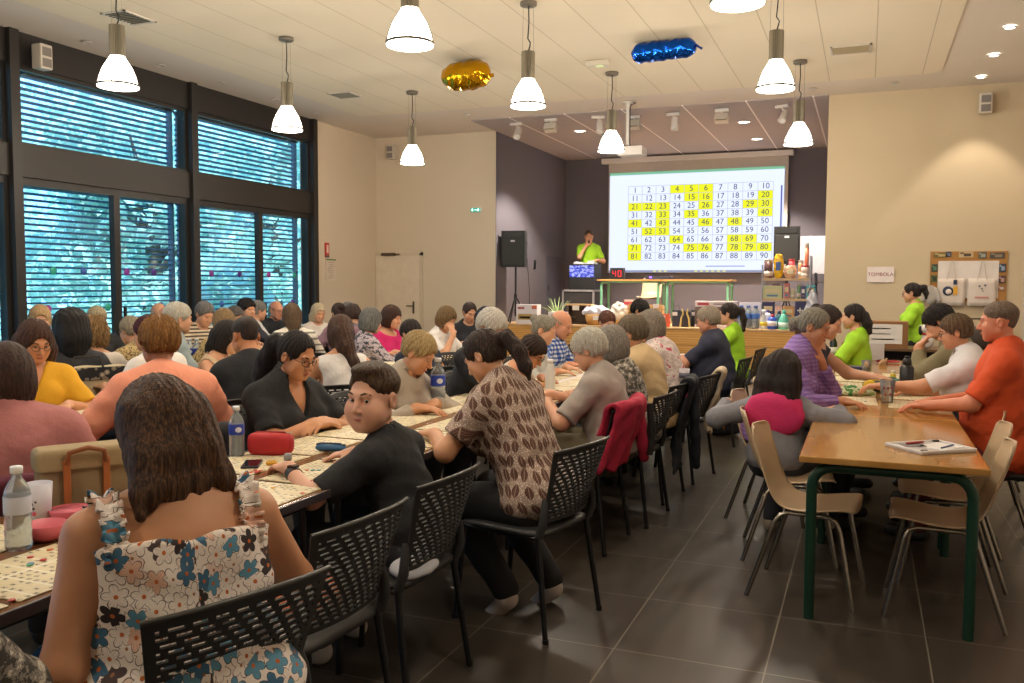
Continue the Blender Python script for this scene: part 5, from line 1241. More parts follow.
def art1(r):
    b = MB(); b.lathe([(0, 0), (.062, 0), (.062, .004), (0, .004)], (-.04, -.022, -.165), 24, Matrix.Rotation(R_(90), 3, 'X')); b.m = 1; b.lathe([(0, 0), (.036, 0), (.036, .003), (0, .003)], (-.03, -.027, -.175), 20, Matrix.Rotation(R_(90), 3, 'X')); b.m = 2; b.rbox((.05, -.024, -.16), (.05, .003, .11), .001); b.m = 0; b.rbox((.045, -.022, -.05), (.045, .003, .06), .001); b.build('printed_motif', [M('26324E', .6), M('E0CFC4', .6), M('D8A030', .6)], r)
def art2(r):
    b = MB(); b.rbox((0, -.022, -.245), (.16, .003, .022), .001); b.m = 1
    for x, z, q in ((-.03, -.10, .022), (.035, -.09, .024), (.0, -.135, .018), (.012, -.165, .014)): b.rbox((x, -.022, z), (q, .003, q), .001)
    b.build('printed_motif', [M('C88A80', .6), M('4A5268', .6)], r)
tote(1.04, 1.60, 'cream tote bag with a round blue and yellow motif hanging on the pinboard', art1); tote(1.40, 1.60, 'cream tote bag with a small pale print hanging on the pinboard', art2)
root = thing('hanging_garment', 'grey and white outfit hanging at the lower left of the pinboard', 'clothing', (.80, 12.93, 1.33)); np_object('garment', [mesh_sdf(lambda p: smin(el(p, (0, 0, .05), (.075, .04, .13)), smin(rc(p, (-.06, 0, .12), (-.10, -.01, -.02), .03, .03), rc(p, (.06, 0, .12), (.10, -.01, -.02), .03, .03), .02), .02), (-.2, -.1, -.15), (.2, .1, .25), .010)], M('A8A29C', .8, var=.4), root); b = MB(); b.tube([(0, .0, .17), (0, .02, .22), (.01, .05, .24)], .004, 6); b.build('hanger', m_blk, root)
# on the side table
carton(.22, 10.86, .46, .30, .30, '8A6038', 'brown cardboard box with a white price list on the dark side table', 'cardboard_box', 'box', [('price_list', (.0, .16, .34, .22), 'E4DED8'), ('print', (-.05, .22, .2, .015), '6A6060'), ('print', (-.05, .16, .2, .012), '6A6060'), ('print', (-.03, .10, .24, .015), '6A6060')], .80)
root = thing('plush_toy', 'small black and white plush dog on the side table', 'toy', (.66, 10.92, .80)); np_object('plush_body', [mesh_sdf(lambda p: smin(smin(el(p, (0, 0, .09), (.07, .07, .095)), el(p, (0, -.02, .22), (.068, .065, .062)), .02), smin(el(p, (-.075, 0, .21), (.02, .03, .055)), el(p, (.075, 0, .21), (.02, .03, .055)), .01), .01), (-.16, -.16, -.02), (.16, .16, .34), .009)], M('E0DAD8', .9), root)
b = MB(); b.sphere((0, -.085, .215), (.022, .014, .016)); b.sphere((-.028, -.077, .24), .010); b.sphere((.028, -.077, .24), .010); b.build('face', m_blk, root); 
for k in (-1, 1): b = MB(); b.sphere((k * .075, -.005, .20), (.024, .034, .058)); b.build('ear', M('26262A', .9), root)
b = MB(); b.lathe([(.055, .145), (.062, .155), (.062, .165), (.055, .172)], n=18); b.build('scarf', M('C03038', .8), root)
root = thing('handbag', 'dark handbag on the side table behind the white-shirted player', 'bag', (1.10, 10.95, .80)); np_object('bag_body', [mesh_sdf(lambda p: smax(el(p, (0, 0, .10), (.20, .11, .16)), -p[:, 2] + .002, .02), (-.25, -.15, -.02), (.25, .15, .32), .012)], M('3A302A', .5, bump=.3), root); b = MB(); b.tube([(-.1, 0, .22), (-.08, .0, .34), (.08, 0, .34), (.1, 0, .22)], .010, 8); b.build('handle', M('2A221E', .5), root)
# ---------------------------------------------------------------- fabrics
def fab(t, c, rough=.85, bump=.3):
    t.col(c); t.b.inputs['Roughness'].default_value = rough; t.bump(t.noise(t.coord('Object', (1, 1, .55)), 11, 5, .55), bump * 1.4, .016); return t.m
def uvmap(t, sc, tn=.27):
    s = t.node('ShaderNodeSeparateXYZ', {0: t.coord('Object')}); a = t.math('ARCTAN2', s.outputs[0], t.math('SUBTRACT', t.math('ADD', s.outputs[1], .02), t.math('MULTIPLY', t.math('SUBTRACT', s.outputs[2], .55), tn)))
    u = t.math('MULTIPLY', a, .17 * sc); return t.node('ShaderNodeCombineXYZ', {0: u, 1: t.math('MULTIPLY', s.outputs[2], sc), 2: 0.0}).outputs[0]
def f_floral():
    t = NT('floral_print'); v = uvmap(t, 19.5, .25)
    def layer(vec, rnd, k):
        vo = t.node('ShaderNodeTexVoronoi', {'Vector': vec, 'Scale': 1.0, 'Randomness': rnd}, voronoi_dimensions='2D')
        d = t.node('ShaderNodeVectorMath', {0: vec, 1: vo.outputs['Position']}, operation='SUBTRACT').outputs[0]; s = t.node('ShaderNodeSeparateXYZ', {0: d})
        a = t.math('ARCTAN2', s.outputs[1], s.outputs[0]); c = t.node('ShaderNodeSeparateColor', {0: vo.outputs['Color']}); dist = vo.outputs['Distance']
        pet = t.math('MULTIPLY_ADD', t.math('ABSOLUTE', t.math('SINE', t.math('MULTIPLY', t.math('ADD', a, t.math('MULTIPLY', c.outputs[1], 6.0)), 2.5))), .26, .24)
        return a, c, dist, pet
    a, c, dist, pet = layer(v, .8, 0)
    inside = t.math('LESS_THAN', dist, pet); edge = t.math('MULTIPLY', t.math('LESS_THAN', dist, t.math('ADD', pet, .035)), t.math('SUBTRACT', 1.0, inside))
    petc = t.ramp(c.outputs[0], [(0, lin('3A6684')), (.24, lin('E8DCD4')), (.44, lin('2E2426')), (.58, lin('5A90AC')), (.72, lin('DDB4A0')), (.84, lin('EADFD6'))], 'CONSTANT')
    rays = t.math('LESS_THAN', t.math('ABSOLUTE', t.math('SINE', t.math('MULTIPLY', a, 7.0))), .22); petc = t.mix(t.math('MULTIPLY', rays, .3), petc, lin('3A2A2A'))
    ctr = t.math('LESS_THAN', dist, .09)
    v2 = t.node('ShaderNodeVectorMath', {0: v, 1: (3.3, 1.7, 0)}, operation='ADD').outputs[0]
    a2, c2, d2, p2 = layer(v2, .9, 1); in2 = t.math('LESS_THAN', d2, p2); ed2 = t.math('MULTIPLY', t.math('LESS_THAN', d2, t.math('ADD', p2, .04)), t.math('SUBTRACT', 1.0, in2))
    base = t.mix(ed2, lin('E6DBD2'), lin('5A4A46')); base = t.mix(in2, base, t.ramp(c2.outputs[0], [(0, lin('E9DFD8')), (.5, lin('E0D2C8')), (.74, lin('4A3A3A')), (.84, lin('D8C0B4'))], 'CONSTANT'))
    base = t.mix(t.math('LESS_THAN', d2, .07), base, lin('9A6A4A'))
    c_ = t.mix(edge, base, lin('3A302E')); c_ = t.mix(inside, c_, petc); c_ = t.mix(ctr, c_, lin('B8622A'))
    return fab(t, c_)
def f_leaf():
    t = NT('leaf_print'); v0 = uvmap(t, 1.0, .45); v = t.node('ShaderNodeMapping', {'Vector': v0, 'Scale': (23, 15.5, 1)}).outputs[0]
    vo = t.node('ShaderNodeTexVoronoi', {'Vector': v, 'Scale': 1.0, 'Randomness': .38}, voronoi_dimensions='2D')
    d = t.node('ShaderNodeVectorMath', {0: v, 1: vo.outputs['Position']}, operation='SUBTRACT').outputs[0]; s = t.node('ShaderNodeSeparateXYZ', {0: d})
    c = t.node('ShaderNodeSeparateColor', {0: vo.outputs['Color']}); x = t.math('ADD', s.outputs[0], t.math('MULTIPLY', s.outputs[1], t.math('SUBTRACT', c.outputs[0], .5)))
    ax = t.math('ABSOLUTE', x); ay = t.math('ABSOLUTE', s.outputs[1])
    inside = t.math('LESS_THAN', t.math('ADD', ax, t.math('MULTIPLY', t.math('MULTIPLY', ay, ay), 1.7)), .36)
    w = t.math('ABSOLUTE', t.math('SINE', t.math('MULTIPLY', t.math('ADD', s.outputs[1], ax), 15.0))); leaf = t.mix(t.math('LESS_THAN', w, .3), lin('4E3026'), lin('7E5C4C')); leaf = t.mix(t.math('LESS_THAN', ax, .03), leaf, lin('9A8272'))
    dots = t.math('LESS_THAN', t.voro(t.coord('Object'), 120), .34); base = t.mix(dots, lin('A08A7C'), lin('D8C6BA'))
    return fab(t, t.mix(inside, base, leaf))
def f_plaid(c0, c1, c2, sc=26):
    t = NT('plaid'); s = t.node('ShaderNodeSeparateXYZ', {0: t.coord('Object')})
    def st(o, w): return t.math('LESS_THAN', t.math('FRACT', t.math('MULTIPLY', t.math('ADD', o, 5.0), sc)), w)
    h = t.math('ADD', st(t.math('ADD', s.outputs[0], s.outputs[1]), .5), st(s.outputs[2], .5)); return fab(t, t.ramp(t.math('MULTIPLY', h, .5), [(0, lin(c0)), (.3, lin(c1)), (.8, lin(c2))], 'CONSTANT'))
def f_stripe(c0, c1, sc=22, w=.45, axis=2):
    t = NT('striped'); s = t.node('ShaderNodeSeparateXYZ', {0: t.coord('Object')}); o = t.math('ADD', s.outputs[axis], t.math('MULTIPLY', t.noise(t.coord('Object'), 4, 2), .02))
    return fab(t, t.mix(t.math('LESS_THAN', t.math('FRACT', t.math('MULTIPLY', t.math('ADD', o, 5.0), sc)), w), lin(c0), lin(c1)))
def f_spots(c0, c1, c2, sc=60):
    t = NT('spotted'); d = t.voro(t.coord('Object'), sc); return fab(t, t.ramp(d, [(0, lin(c2)), (.22, lin(c1)), (.42, lin(c0))], 'CONSTANT'))
def f_mottle(c0, c1, c2, sc=26):
    t = NT('mottled_print'); n = t.noise(t.coord('Object', (1, 1, 1.6)), sc, 4, .7); return fab(t, t.ramp(n, [(.38, lin(c0)), (.48, lin(c1)), (.58, lin(c2))], 'CONSTANT'))
def f_tank(c0): return M(c0, .85, var=.1, bump=.3, bscale=14)
FL, LF = f_floral(), f_leaf()
PB, GREYP, LEO = f_plaid('203A8A', '5A7AB8', 'D0D4DC'), f_mottle('38342F', '7C756C', 'BDB4A6'), f_spots('B09868', '6A5434', '2E2218')
PINKP = f_mottle('B8A8A4', 'D0C4BE', 'B83A5A', 9); PURP = f_plaid('6E5090', '7E60A0', '9478B2', 40); STRW = f_stripe('D8D2C4', '77736A', 16, .3); STRZ = f_stripe('CFC0A8', '4A3E34', 26, .45)
REDP = f_plaid('6A1A24', '8A2A34', '4A1218', 34); FLG = f_mottle('3A3F48', 'B8A8B0', '7A8088', 22); BLK = '17181B'; NEON = M('9BD02A', .8, var=.08, bump=.3, bscale=14, name='neon_green_shirt')
def chair_for(F, who, kind='black', dx=0, dy=.03, drot=0, group=''):
    r = F.root; a = r.rotation_euler.z; f = Vector((-math.sin(a), math.cos(a))); s_ = Vector((math.cos(a), math.sin(a)))
    p = Vector(r.location[:2]) + f * dy + s_ * dx
    if kind == 'black': return black_chair(p.x, p.y, math.degrees(a) + drot, 'black perforated-back chair holding ' + who, group)
    return shell_chair(p.x, p.y, math.degrees(a) + drot, 'beige shell chair holding ' + who)
def sit(who, desc, top, heading, kind='black', cd=.03, **kw):
    F = person(who.replace('the ', '', 1) + ' ' + desc, top, heading, **kw)
    if isinstance(kind, tuple): black_chair(*kind, 'black perforated-back chair holding ' + who)
    elif kind: chair_for(F, who, kind, dy=cd)
    return F
SK, SK2, SK3 = 'CC9C80', 'C08C6C', 'D8A890'
# ================= near long row, aisle side (facing the windows)
F = sit('the woman in the floral dress', 'seen from behind, brown hair falling to her shoulders', (-1.62, 1.661, 1.259), 58, None, res=.009, detail=1, fem=True, w=1.34, lean=14, hp=22, hy=12, skin='BE8A66', hair=('long', '402A1C', '80593A'),
    tress=[[((x_, -.05, .02), .062), ((x_ * 1.15, -.065, -.08), .054), ((x_ * 1.35 + dx_, -.07, -.155), .040), ((x_ * 1.7 + dx_ * 2, -.075, -.215 - dz_), .014)] for x_, dx_, dz_ in ((-.055, -.012, .0), (-.02, .004, .02), (.02, -.004, .025), (.055, .015, .0))], shirt=(FL, 0, 'dress', {'dress': 1, 'loose': .012, 'hem': .14}), pants=(FL, .8), shoes='3A2E28', arms=(((.17, .24, .72), (.35, -.5, -1), (-.3, 1, .15), (0, 0, -1), .45), 'table'), legs=None)
def hug(F, c, dirs, gap):
    """points on the figure's skin reached from outside along each direction towards c"""
    out = []
    for d in dirs:
        t_ = .34
        for _ in range(60):
            q = (c + d * t_).astype(f32)[None, :]; e = float(F.body(q)[0])
            if e < gap: break
            t_ -= max(.002, (e - gap) * .7)
        out.append(Vector((c + d * t_).tolist()))
    return out
for k in (-1, 1):     # frilled straps
    c = F.N + F.rt * k * .105 * F.w - F.up * .12; ds = [unit(F.up * math.cos(a_) - F.fw * math.sin(a_) + F.rt * k * .10) for a_ in [R_(v) for v in range(98, -80, -9)]]
    pts = hug(F, c, ds, .007); P9 = []
    for i in range(len(pts) - 1):
        for u_ in (0, .25, .5, .75): P9.append(pts[i].lerp(pts[i + 1], u_))
    b = MB(); b.smooth = True; rt9 = Vector(F.rt.tolist()); c9 = Vector(c.tolist()); G = []
    for i, p in enumerate(P9):
        n9 = (p - c9).normalized(); row = []
        for e_ in (-1, -.66, -.33, 0, .33, .66, 1): row.append(p + rt9 * e_ * (.026 + .004 * math.sin(i * .9)) + n9 * (.004 + abs(e_) * (.010 + .011 * math.sin(i * 1.25 + e_ * 1.3)) - .004 * (abs(e_) < .4)))
        G.append(row)
    b.grid(G, .003)
    b.build('frilled_strap', FL, F.root)
F_boy = F = sit('the boy in the black T-shirt', 'turning his head to look at the camera', (-1.78, 2.989, 1.188), 92, None, res=.008, hres=.0042, detail=2, sc=.90, lean=20, hp=2, hy=82, w=1.10, kid=True, skin='D0A088', hair=('boy', '3E2C1E', '6A5034'), shirt=(BLK, .42, 'crew'), pants='2A2C34', shoes='B8B0A8',
    arms=(((.20, .44, .785), (.7, -.3, -.5), (-.5, 1, -.05), (0, 0, -1), .5), ((.16, .36, .785), (.7, -.3, -.6), (-.5, 1, -.1), (0, 0, -1), .5)), extra={'gaze': -.0045})
w_ = F.wr[-1]; d_ = unit(F.wr[-1] - F.elb[-1]); b = MB(); b.tube([Vector((w_ - d_ * (.03 + .016 * k)).tolist()) for k in range(3)], [.031, .032, .033], 14); o = b.build('watch_strap', m_blk, F.root); b = MB(); c_ = w_ - d_ * .045 + A3((0, 0, .030)); b.rbox(tuple(c_), (.036, .036, .012), .006); b.build('watch_face', M('3A2A2A', .2), o)
F = sit('the woman in the leaf-print blouse', 'with a dark ponytail, leaning over her cards', (-1.72, 3.805, 1.267), 74, None, res=.009, detail=1, fem=True, w=1.12, lean=24, hp=34, hy=8, skin='C8946F', hair=('tied', '241812', '5A4030'), tress=[((0, -.105, .035), .030), ((.0, -.155, .01), .034), ((.0, -.175, -.08), .036), ((0, -.165, -.16), .028), ((0, -.15, -.22), .010)],
    shirt=(LF, .36, 'crew', {'loose': .012, 'hem': .05}), pants='18181B', shoes='B8ACA4', arms=('far', ((.15, .46, .79), (.6, -.2, -.7), (-.5, 1, -.05), (0, 0, -1), .5)), legs='back')
black_chair(-1.41, 3.67, 78, 'black perforated-back chair under the woman in the leaf-print blouse, its side to the aisle')
black_chair(-1.68, 2.85, 88, 'black perforated-back chair behind the boy in the black T-shirt')
black_chair(-1.67, 2.25, 86, 'empty black perforated-back chair with an orange bag on its seat')
black_chair(-1.555, 1.655, 72, 'black perforated-back chair in the bottom foreground, behind the floral dress')
sit('the woman in the grey T-shirt', 'with short white hair and glasses', (-1.6, 5.158, 1.214), 84, (-1.555, 4.87, 88), res=.010, detail=1, fem=True, w=1.12, lean=11, hp=24, skin='CF9A7C', hair=('full', 'C2BBAD', 'E2DCD0'), shirt=('9A8F88', .44, 'crew', {'loose': .01}), pants='6A6048', arms=('table', 'far'), glasses='8A9AB8')
sit('the woman in the grey mottled blouse', 'half hidden behind the white-haired woman', (-1.56, 5.554, 1.223), 86, (-1.46, 5.52, 86), fem=True, w=1.05, lean=12, hp=16, hair=('bob', '7C746A', 'A8A094'), shirt=(GREYP, .9, 'crew', {'loose': .015}), arms=('table', 'table'))
sit('the woman in the beige shirt', 'with grey-brown hair, seen from behind', (-1.57, 6.166, 1.267), 80, (-1.48, 6.13, 84), res=.012, fem=True, w=1.08, lean=12, hp=16, hair=('full', '5E5040', '8A7C68'), shirt=('C0A57C', .9, 'collar', {'loose': .02}), pants='6A6250', arms=('table', 'table'))
sit('the woman in the grey and pink top', 'next to the beige shirt', (-1.6, 6.887, 1.291), 80, fem=True, w=1.05, lean=18, hp=14, hair=('bob', '75695C', 'A0988A'), shirt=(PINKP, .9, 'crew', {'loose': .02}), arms=('table', 'table'))
F = sit('the man in the navy T-shirt', 'with glasses and grey hair, by the aisle near the stage', (-1.42, 8.54, 1.288), 84, res=.011, detail=1, w=1.22, lean=4, hp=14, belly=.07, skin='C48C70', hair=('short', '8A7C6C', 'B0A494'), shirt=('23263A', .42, 'crew', {'loose': .02, 'hem': .04}), pants='1A1A1E', shoes='D8D4CC', arms=('cross', 'lap'), glasses='2A2020')
for k in range(3):
    for sd in (-1,):
        h_, n_ = F.hip[sd], F.kn[sd]; b = MB(); b.tube([Vector((h_ + (n_ - h_) * t_ + F.rt * sd * (.085 - .016 * t_) + A3((0, 0, .012 + .024 * (k - 1)))).tolist()) for t_ in (.25, .45, .65, .85, 1.0)], .006, 6); b.build('white_stripe', M('DADADA', .7), F.root)
sit('the woman in the neon green shirt', 'with a long dark ponytail beside the man in navy', (-1.4, 9.851, 1.302), 84, res=.012, fem=True, lean=4, hp=8, hair=('tied', '1C1412', '3A2A22'), tress=[((0, -.105, .04), .028), ((0, -.15, .02), .034), ((0, -.165, -.08), .034), ((0, -.15, -.2), .02)], shirt=(NEON, .42, 'crew'), glasses='2A2020')
# bottom-left corner
sit('the person in the grey patterned garment', 'cut off by the lower left corner of the picture', (-1.63, .88, 1.24), 60, None, res=.012, fem=True, w=1.2, lean=8, hp=10, hair=('bob', '3A2C24'), shirt=(GREYP, .9, 'crew', {'loose': .02, 'hem': .08}), arms=('table', 'table'))
black_chair(-1.42, .80, 62, 'black perforated-back chair of the person in the lower left corner')
# ================= near long row, far side (facing the aisle)
F = sit('the woman in the black V-neck top', 'with a black ponytail and glasses, in profile', (-2.66, 3.76, 1.245), 262, res=.009, hres=.0048, detail=2, fem=True, w=1.22, lean=14, hp=22, hy=0, skin='C48E68', hair=('tied', '17110F', '2E2420'), tress=[((0, -.105, .03), .032), ((.0, -.165, .0), .045), ((.0, -.19, -.10), .050), ((0, -.20, -.20), .045), ((0, -.20, -.30), .02)],
    shirt=(BLK, .40, 'v', {'loose': .01}), arms=('cross', 'cross'), glasses='1C1A1A')
b = MB(); b.sphere(tuple(F.HL((-.083, -.005, -.040))), .006, 8); b.sphere(tuple(F.HL((.083, -.005, -.040))), .006, 8); b.build('earring', m_blk, F.root)
sit('the woman in the pale grey sweater', 'with short blond hair, looking down', (-2.4, 4.649, 1.195), 262, res=.010, detail=1, fem=True, w=1.02, lean=18, hp=34, hy=12, skin='CC9570', hair=('short', 'A88C5C', 'D0B888'), shirt=('A69A8C', .92, 'crew', {'loose': .012}), arms=('cross', 'table'))
F = sit('the white-haired man in the black polo', 'with glasses, resting his forehead on his hand', (-2.32, 5.546, 1.308), 268, res=.010, detail=1, w=1.12, lean=18, hp=34, hy=-8, skin='BE8462', hair=('short', 'C4BCB0', 'E2DCD4'), shirt=('1E1E20', .42, 'collar'), arms=('table', 'fore'), glasses='24201E')
w_ = F.wr[1]; d_ = unit(F.wr[1] - F.elb[1]); b = MB(); b.tube([Vector((w_ - d_ * (.03 + .014 * k)).tolist()) for k in range(3)], [.033, .034, .035], 12); b.build('wristband', m_blk, F.root)
sit('the dark-haired woman in glasses', 'bowing her head low beside the white-haired man', (-2.22, 6.114, 1.094), 270, res=.011, detail=1, fem=True, lean=34, hp=40, skin='C08A66', hair=('short', '2A1C15', '4A362A'), shirt=('BFB4A4', .2, 'wide'), glasses='2A2020', arms=('table', 'table'))
sit('the person with the grey bun', 'hidden behind the bowed dark-haired woman', (-2.46, 6.942, 1.234), 275, fem=True, lean=16, hp=20, hair=('bun', '7A7264', 'A8A090'), shirt=('A8A8A4', .9, 'crew'))
sit('the bald man in the blue plaid shirt', 'looking down at his cards', (-2.52, 7.57, 1.258), 266, res=.011, detail=1, w=1.05, lean=14, hp=22, skin='C48A6C', hair=('bald', '8A7A6A', 'B0A496'), shirt=(PB, .5, 'collar', {'loose': .012}), arms=('table', 'table'))
sit('the woman with red-brown hair', 'facing the camera near the far end of the long row', (-2.6, 9.331, 1.199), 225, res=.012, fem=True, lean=16, hp=24, extra={'face': 1}, skin='D0A088', hair=('short', '4A2A22', '7A5040'), shirt=(FLG, .9, 'crew'), arms=('table', 'table'))
sit('the black-haired man', 'seen behind the red-brown-haired woman, before the gift baskets', (-2.6, 10.908, 1.293), 262, lean=12, hp=20, hair=('full', '14100F', '2A2220'), shirt=('2A2C34', .9, 'crew'))
# ================= second row, aisle side (backs to us)
sit('the woman in the salmon-pink T-shirt', 'with short ginger hair, seen broadly from behind', (-3.22, 3.363, 1.325), 50, res=.010, fem=True, w=1.26, lean=10, hp=12, hy=8, skin='A06C4C', hair=('full', '80562A', 'A87C40'), shirt=('E8987C', .46, 'crew', {'loose': .012, 'hem': .06}), arms=(((.22, .30, .80), (.8, -.3, -.6), (-.6, 1, -.05), (0, 0, -1), .45), 'table'))
sit('the man in the black shirt', 'with cropped dark hair and glasses, seen from behind', (-3.72, 4.62, 1.279), 52, res=.010, detail=1, w=1.10, lean=16, hp=20, hy=12, skin='BC8058', hair=('crop', '2C211B', '4A3A30'), shirt=('17181C', .9, 'collar', {'loose': .01}), glasses='1A1A1A', extra={'noface': 1}, arms=('far', 'table'))
sit('the woman in the white tank top', 'with long brown hair, seen from behind', (-3.5, 5.409, 1.264), 40, res=.011, fem=True, w=.98, lean=12, hp=14, skin='C89068', hair=('long', '38241A', '6A4630'), tress=[((0, -.07, -.02), .08), ((.02, -.09, -.12), .062), ((.07, -.10, -.24), .045), ((.11, -.11, -.34), .028)], shirt=('D8D2CE', 0, 'wide'), arms=('table', 'mouth'))
sit('the long-haired brunette in the beige top', 'between the salmon T-shirt and the black shirt, bending low', (-4.5, 5.459, 1.198), 285, res=.012, fem=True, lean=16, hp=20, hair=('long', '1A1311', '34261F'), tress=[((0, -.07, -.02), .08), ((-.03, -.09, -.12), .07), ((-.08, -.09, -.24), .06), ((-.13, -.06, -.36), .04)], shirt=('C0A888', .0, 'wide'))
sit('the woman in the dusky pink shawl', 'at the left edge, seen from behind', (-2.98, 2.334, 1.263), 58, res=.010, fem=True, w=1.26, lean=8, hp=12, hy=6, skin='BE8668', hair=('bob', '34221B', '5A3C2E'), shirt=('A86A68', .92, 'collar', {'loose': .028, 'hem': .06}), arms=('table', 'table'))
sit('the person in the navy top with a black watch', 'bowing her head with one arm raised', (-3.72, 6.807, 1.163), 62, res=.012, fem=True, lean=24, hp=34, hair=('short', '1C1413', '362824'), shirt=('23283A', .1, 'wide'), arms=('mouth', 'table'))
# ================= second row, far side (facing us)
F = sit('the woman in the mustard-yellow top', 'with wavy brown hair and glasses', (-4.5, 3.748, 1.264), 232, res=.010, hres=.0055, detail=1, fem=True, w=1.10, lean=6, hp=22, hy=20, skin='C98E68', hair=('long', '3A231A', '6A432E'), tress=[[((k_ * .07, -.02, .0), .05), ((k_ * .09, -.02, -.07), .052), ((k_ * .10, -.01, -.15), .04)] for k_ in (-1, 1)] + [[((0, -.06, 0), .08), ((0, -.08, -.10), .08)]], shirt=('D8A01E', .42, 'v'), arms=('table', 'table'), glasses='1E1818')
sit('the woman in the magenta sweater', 'with a brown bob, in profile', (-4.62, 8.15, 1.261), 262, res=.012, fem=True, w=1.05, lean=14, hp=12, hair=('bob', '34211A', '5A3C2E'), shirt=('C81E6A', .9, 'wide', {'loose': .012}), arms=('table', 'table'))
sit('the woman with the grey bob', 'turned away, beside the magenta sweater', (-4.5, 7.542, 1.247), 330, res=.012, fem=True, lean=10, hp=14, hair=('bob', '5A5A58', '8A8A86'), shirt=(FLG, .9, 'crew'))
sit('the woman in the white T-shirt', 'shading her eyes with her hand, before the door wall', (-4.1, 8.451, 1.241), 258, res=.012, fem=True, lean=12, hp=26, hair=('bob', '5E4830', '9A7C4C'), shirt=('D8D4D2', .42, 'crew'), arms=('table', 'fore'))
sit('the woman in black with her hair tied back', 'at the far end of the second row', (-4.45, 9.755, 1.266), 230, res=.012, fem=True, lean=10, hp=24, extra={'face': 1}, hair=('tied', '2A1E1A', '4A3A34'), shirt=('1C1E26', .9, 'crew'))
sit('the person in the dark cap', 'half hidden by the white-haired man in the black polo', (-3.3, 7.668, 1.262), 262, lean=14, hp=18, hair=('full', '1E2030', '34364A'), shirt=('2A2C38', .9, 'crew'))
# ================= row along the windows, room side
sit('the woman with curly black hair', 'seen from behind, above the floral-backed bag', (-5.35, 4.732, 1.267), 60, res=.012, fem=True, w=1.15, lean=4, hp=4, hair=('curly', '14100F', '2C2422'), tress=[((0, -.03, .05), .125), ((0, -.05, -.06), .125), ((0, -.06, -.14), .10)], shirt=('2A2A30', .5, 'crew'))
sit('the small woman with curly light-brown hair', 'seen from behind, wearing white', (-5.75, 5.304, 1.17), 55, fem=True, lean=6, hp=6, hair=('curly', '8A6A44', 'B89464'), shirt=('D0C4B8', .4, 'wide'))
sit('the woman with dark-red hair', 'in a white T-shirt, facing left', (-4.6, 4.693, 1.267), 95, fem=True, w=1.25, lean=10, hp=12, hair=('short', '3A1218', '5E2026'), shirt=('E0DAD6', .42, 'crew', {'loose': .01}))
sit('the woman in the leopard-print blouse', 'with ash-brown hair and glasses', (-6.1, 6.023, 1.188), 80, fem=True, lean=14, hp=14, hair=('short', '8A7C68', 'B0A48C'), shirt=(LEO, .9, 'crew'), glasses='4A4A4A')
sit('the woman in the leopard-patterned cardigan', 'with a light-brown bob, beside the striped shirt', (-5.35, 6.358, 1.254), 60, fem=True, w=1.15, lean=20, hp=22, hair=('bob', '7E6444', 'A88C60'), shirt=(LEO, .9, 'crew', {'loose': .02}))
sit('the woman in the white and grey striped top', 'with long light-brown hair, seen from behind', (-5.4, 7.45, 1.286), 50, res=.012, fem=True, w=1.05, lean=12, hp=14, hair=('long', '4E3A28', '7E6444'), tress=[((0, -.07, -.02), .08), ((-.01, -.09, -.12), .066), ((-.03, -.09, -.24), .05)], shirt=(STRW, .45, 'crew', {'loose': .012}))
sit('the woman with a dark-brown knot', 'in front of the door wall, left of the grey-haired man', (-5.75, 8.846, 1.266), 55, fem=True, lean=12, hp=12, hair=('bun', '2C1E18', '4A362C'), shirt=('8A6A78', .9, 'crew'))
sit('the man in the mauve-grey shirt', 'seen from behind beside the dark knot of hair', (-5.95, 9.468, 1.227), 50, lean=10, hp=10, hair=('full', '3A2C26', '5A4840'), shirt=('6E6670', .9, 'crew'))
# ================= row along the windows, window side
sit('the blonde woman with sunglasses on her head', 'sitting before the left window', (-6.95, 5.825, 1.279), 235, fem=True, lean=8, hp=14, extra={'face': 1}, hair=('long', 'A88458', 'D8C09A'), tress=[((.07, -.02, -.05), .04), ((.075, .0, -.16), .035), ((.07, .02, -.25), .02)], shirt=('B8C4CC', .5, 'wide'))
F = sit('the woman in the black T-shirt by the window', 'with grey-blond hair and glasses, smiling', (-6.95, 6.464, 1.256), 235, res=.012, detail=1, fem=True, lean=6, hp=10, hair=('short', '9A8C70', 'C4B898'), shirt=('16171A', .42, 'crew'), arms=('cross', 'table'), glasses='5A4A48')
sit('the man with a bald crown and grey sides', 'before the window mullion', (-7.2, 7.553, 1.271), 250, lean=8, hp=16, hair=('bald', '8A867E'), shirt=('3A1C20', .9, 'crew'))
sit('the bald pink-headed man', 'bending down in front of the window post', (-6.7, 7.167, 1.243), 262, lean=14, hp=26, skin='D89C84', hair=None, shirt=('4A2A30', .9, 'crew'))
sit('the white-haired man in the pale blue shirt', 'half turned away by the window post', (-5.2, 5.664, 1.331), 330, w=1.15, lean=10, hp=8, hair=('short', 'B8B2A4', 'DAD4C8'), shirt=('8E9CA0', .9, 'collar', {'loose': .02}))
sit('the grey-haired man in the zigzag striped shirt', 'looking down before the far window', (-6.6, 7.607, 1.278), 255, lean=16, hp=26, hair=('short', '5E5A58', '8A8684'), shirt=(STRZ, .45, 'crew'))
sit('the man with cropped grey hair', 'lowering his head beside the leopard cardigan', (-6.6, 8.113, 1.224), 262, lean=18, hp=30, hair=('crop', '4A4442', '6E6864'), shirt=('3A3E48', .9, 'crew'))
sit('the dark-haired man at the window', 'farther back before the far window', (-7, 8.772, 1.3), 262, lean=4, hp=6, hair=('full', '1A1413', '322824'), shirt=('2A2E3A', .9, 'crew'))
sit('the grey-haired person with a white collar', 'seen from behind before the far window', (-7.3, 9.387, 1.263), 330, lean=8, hp=10, hair=('short', '6E6C68', '9A9690'), shirt=('C8C4C4', .9, 'collar'))
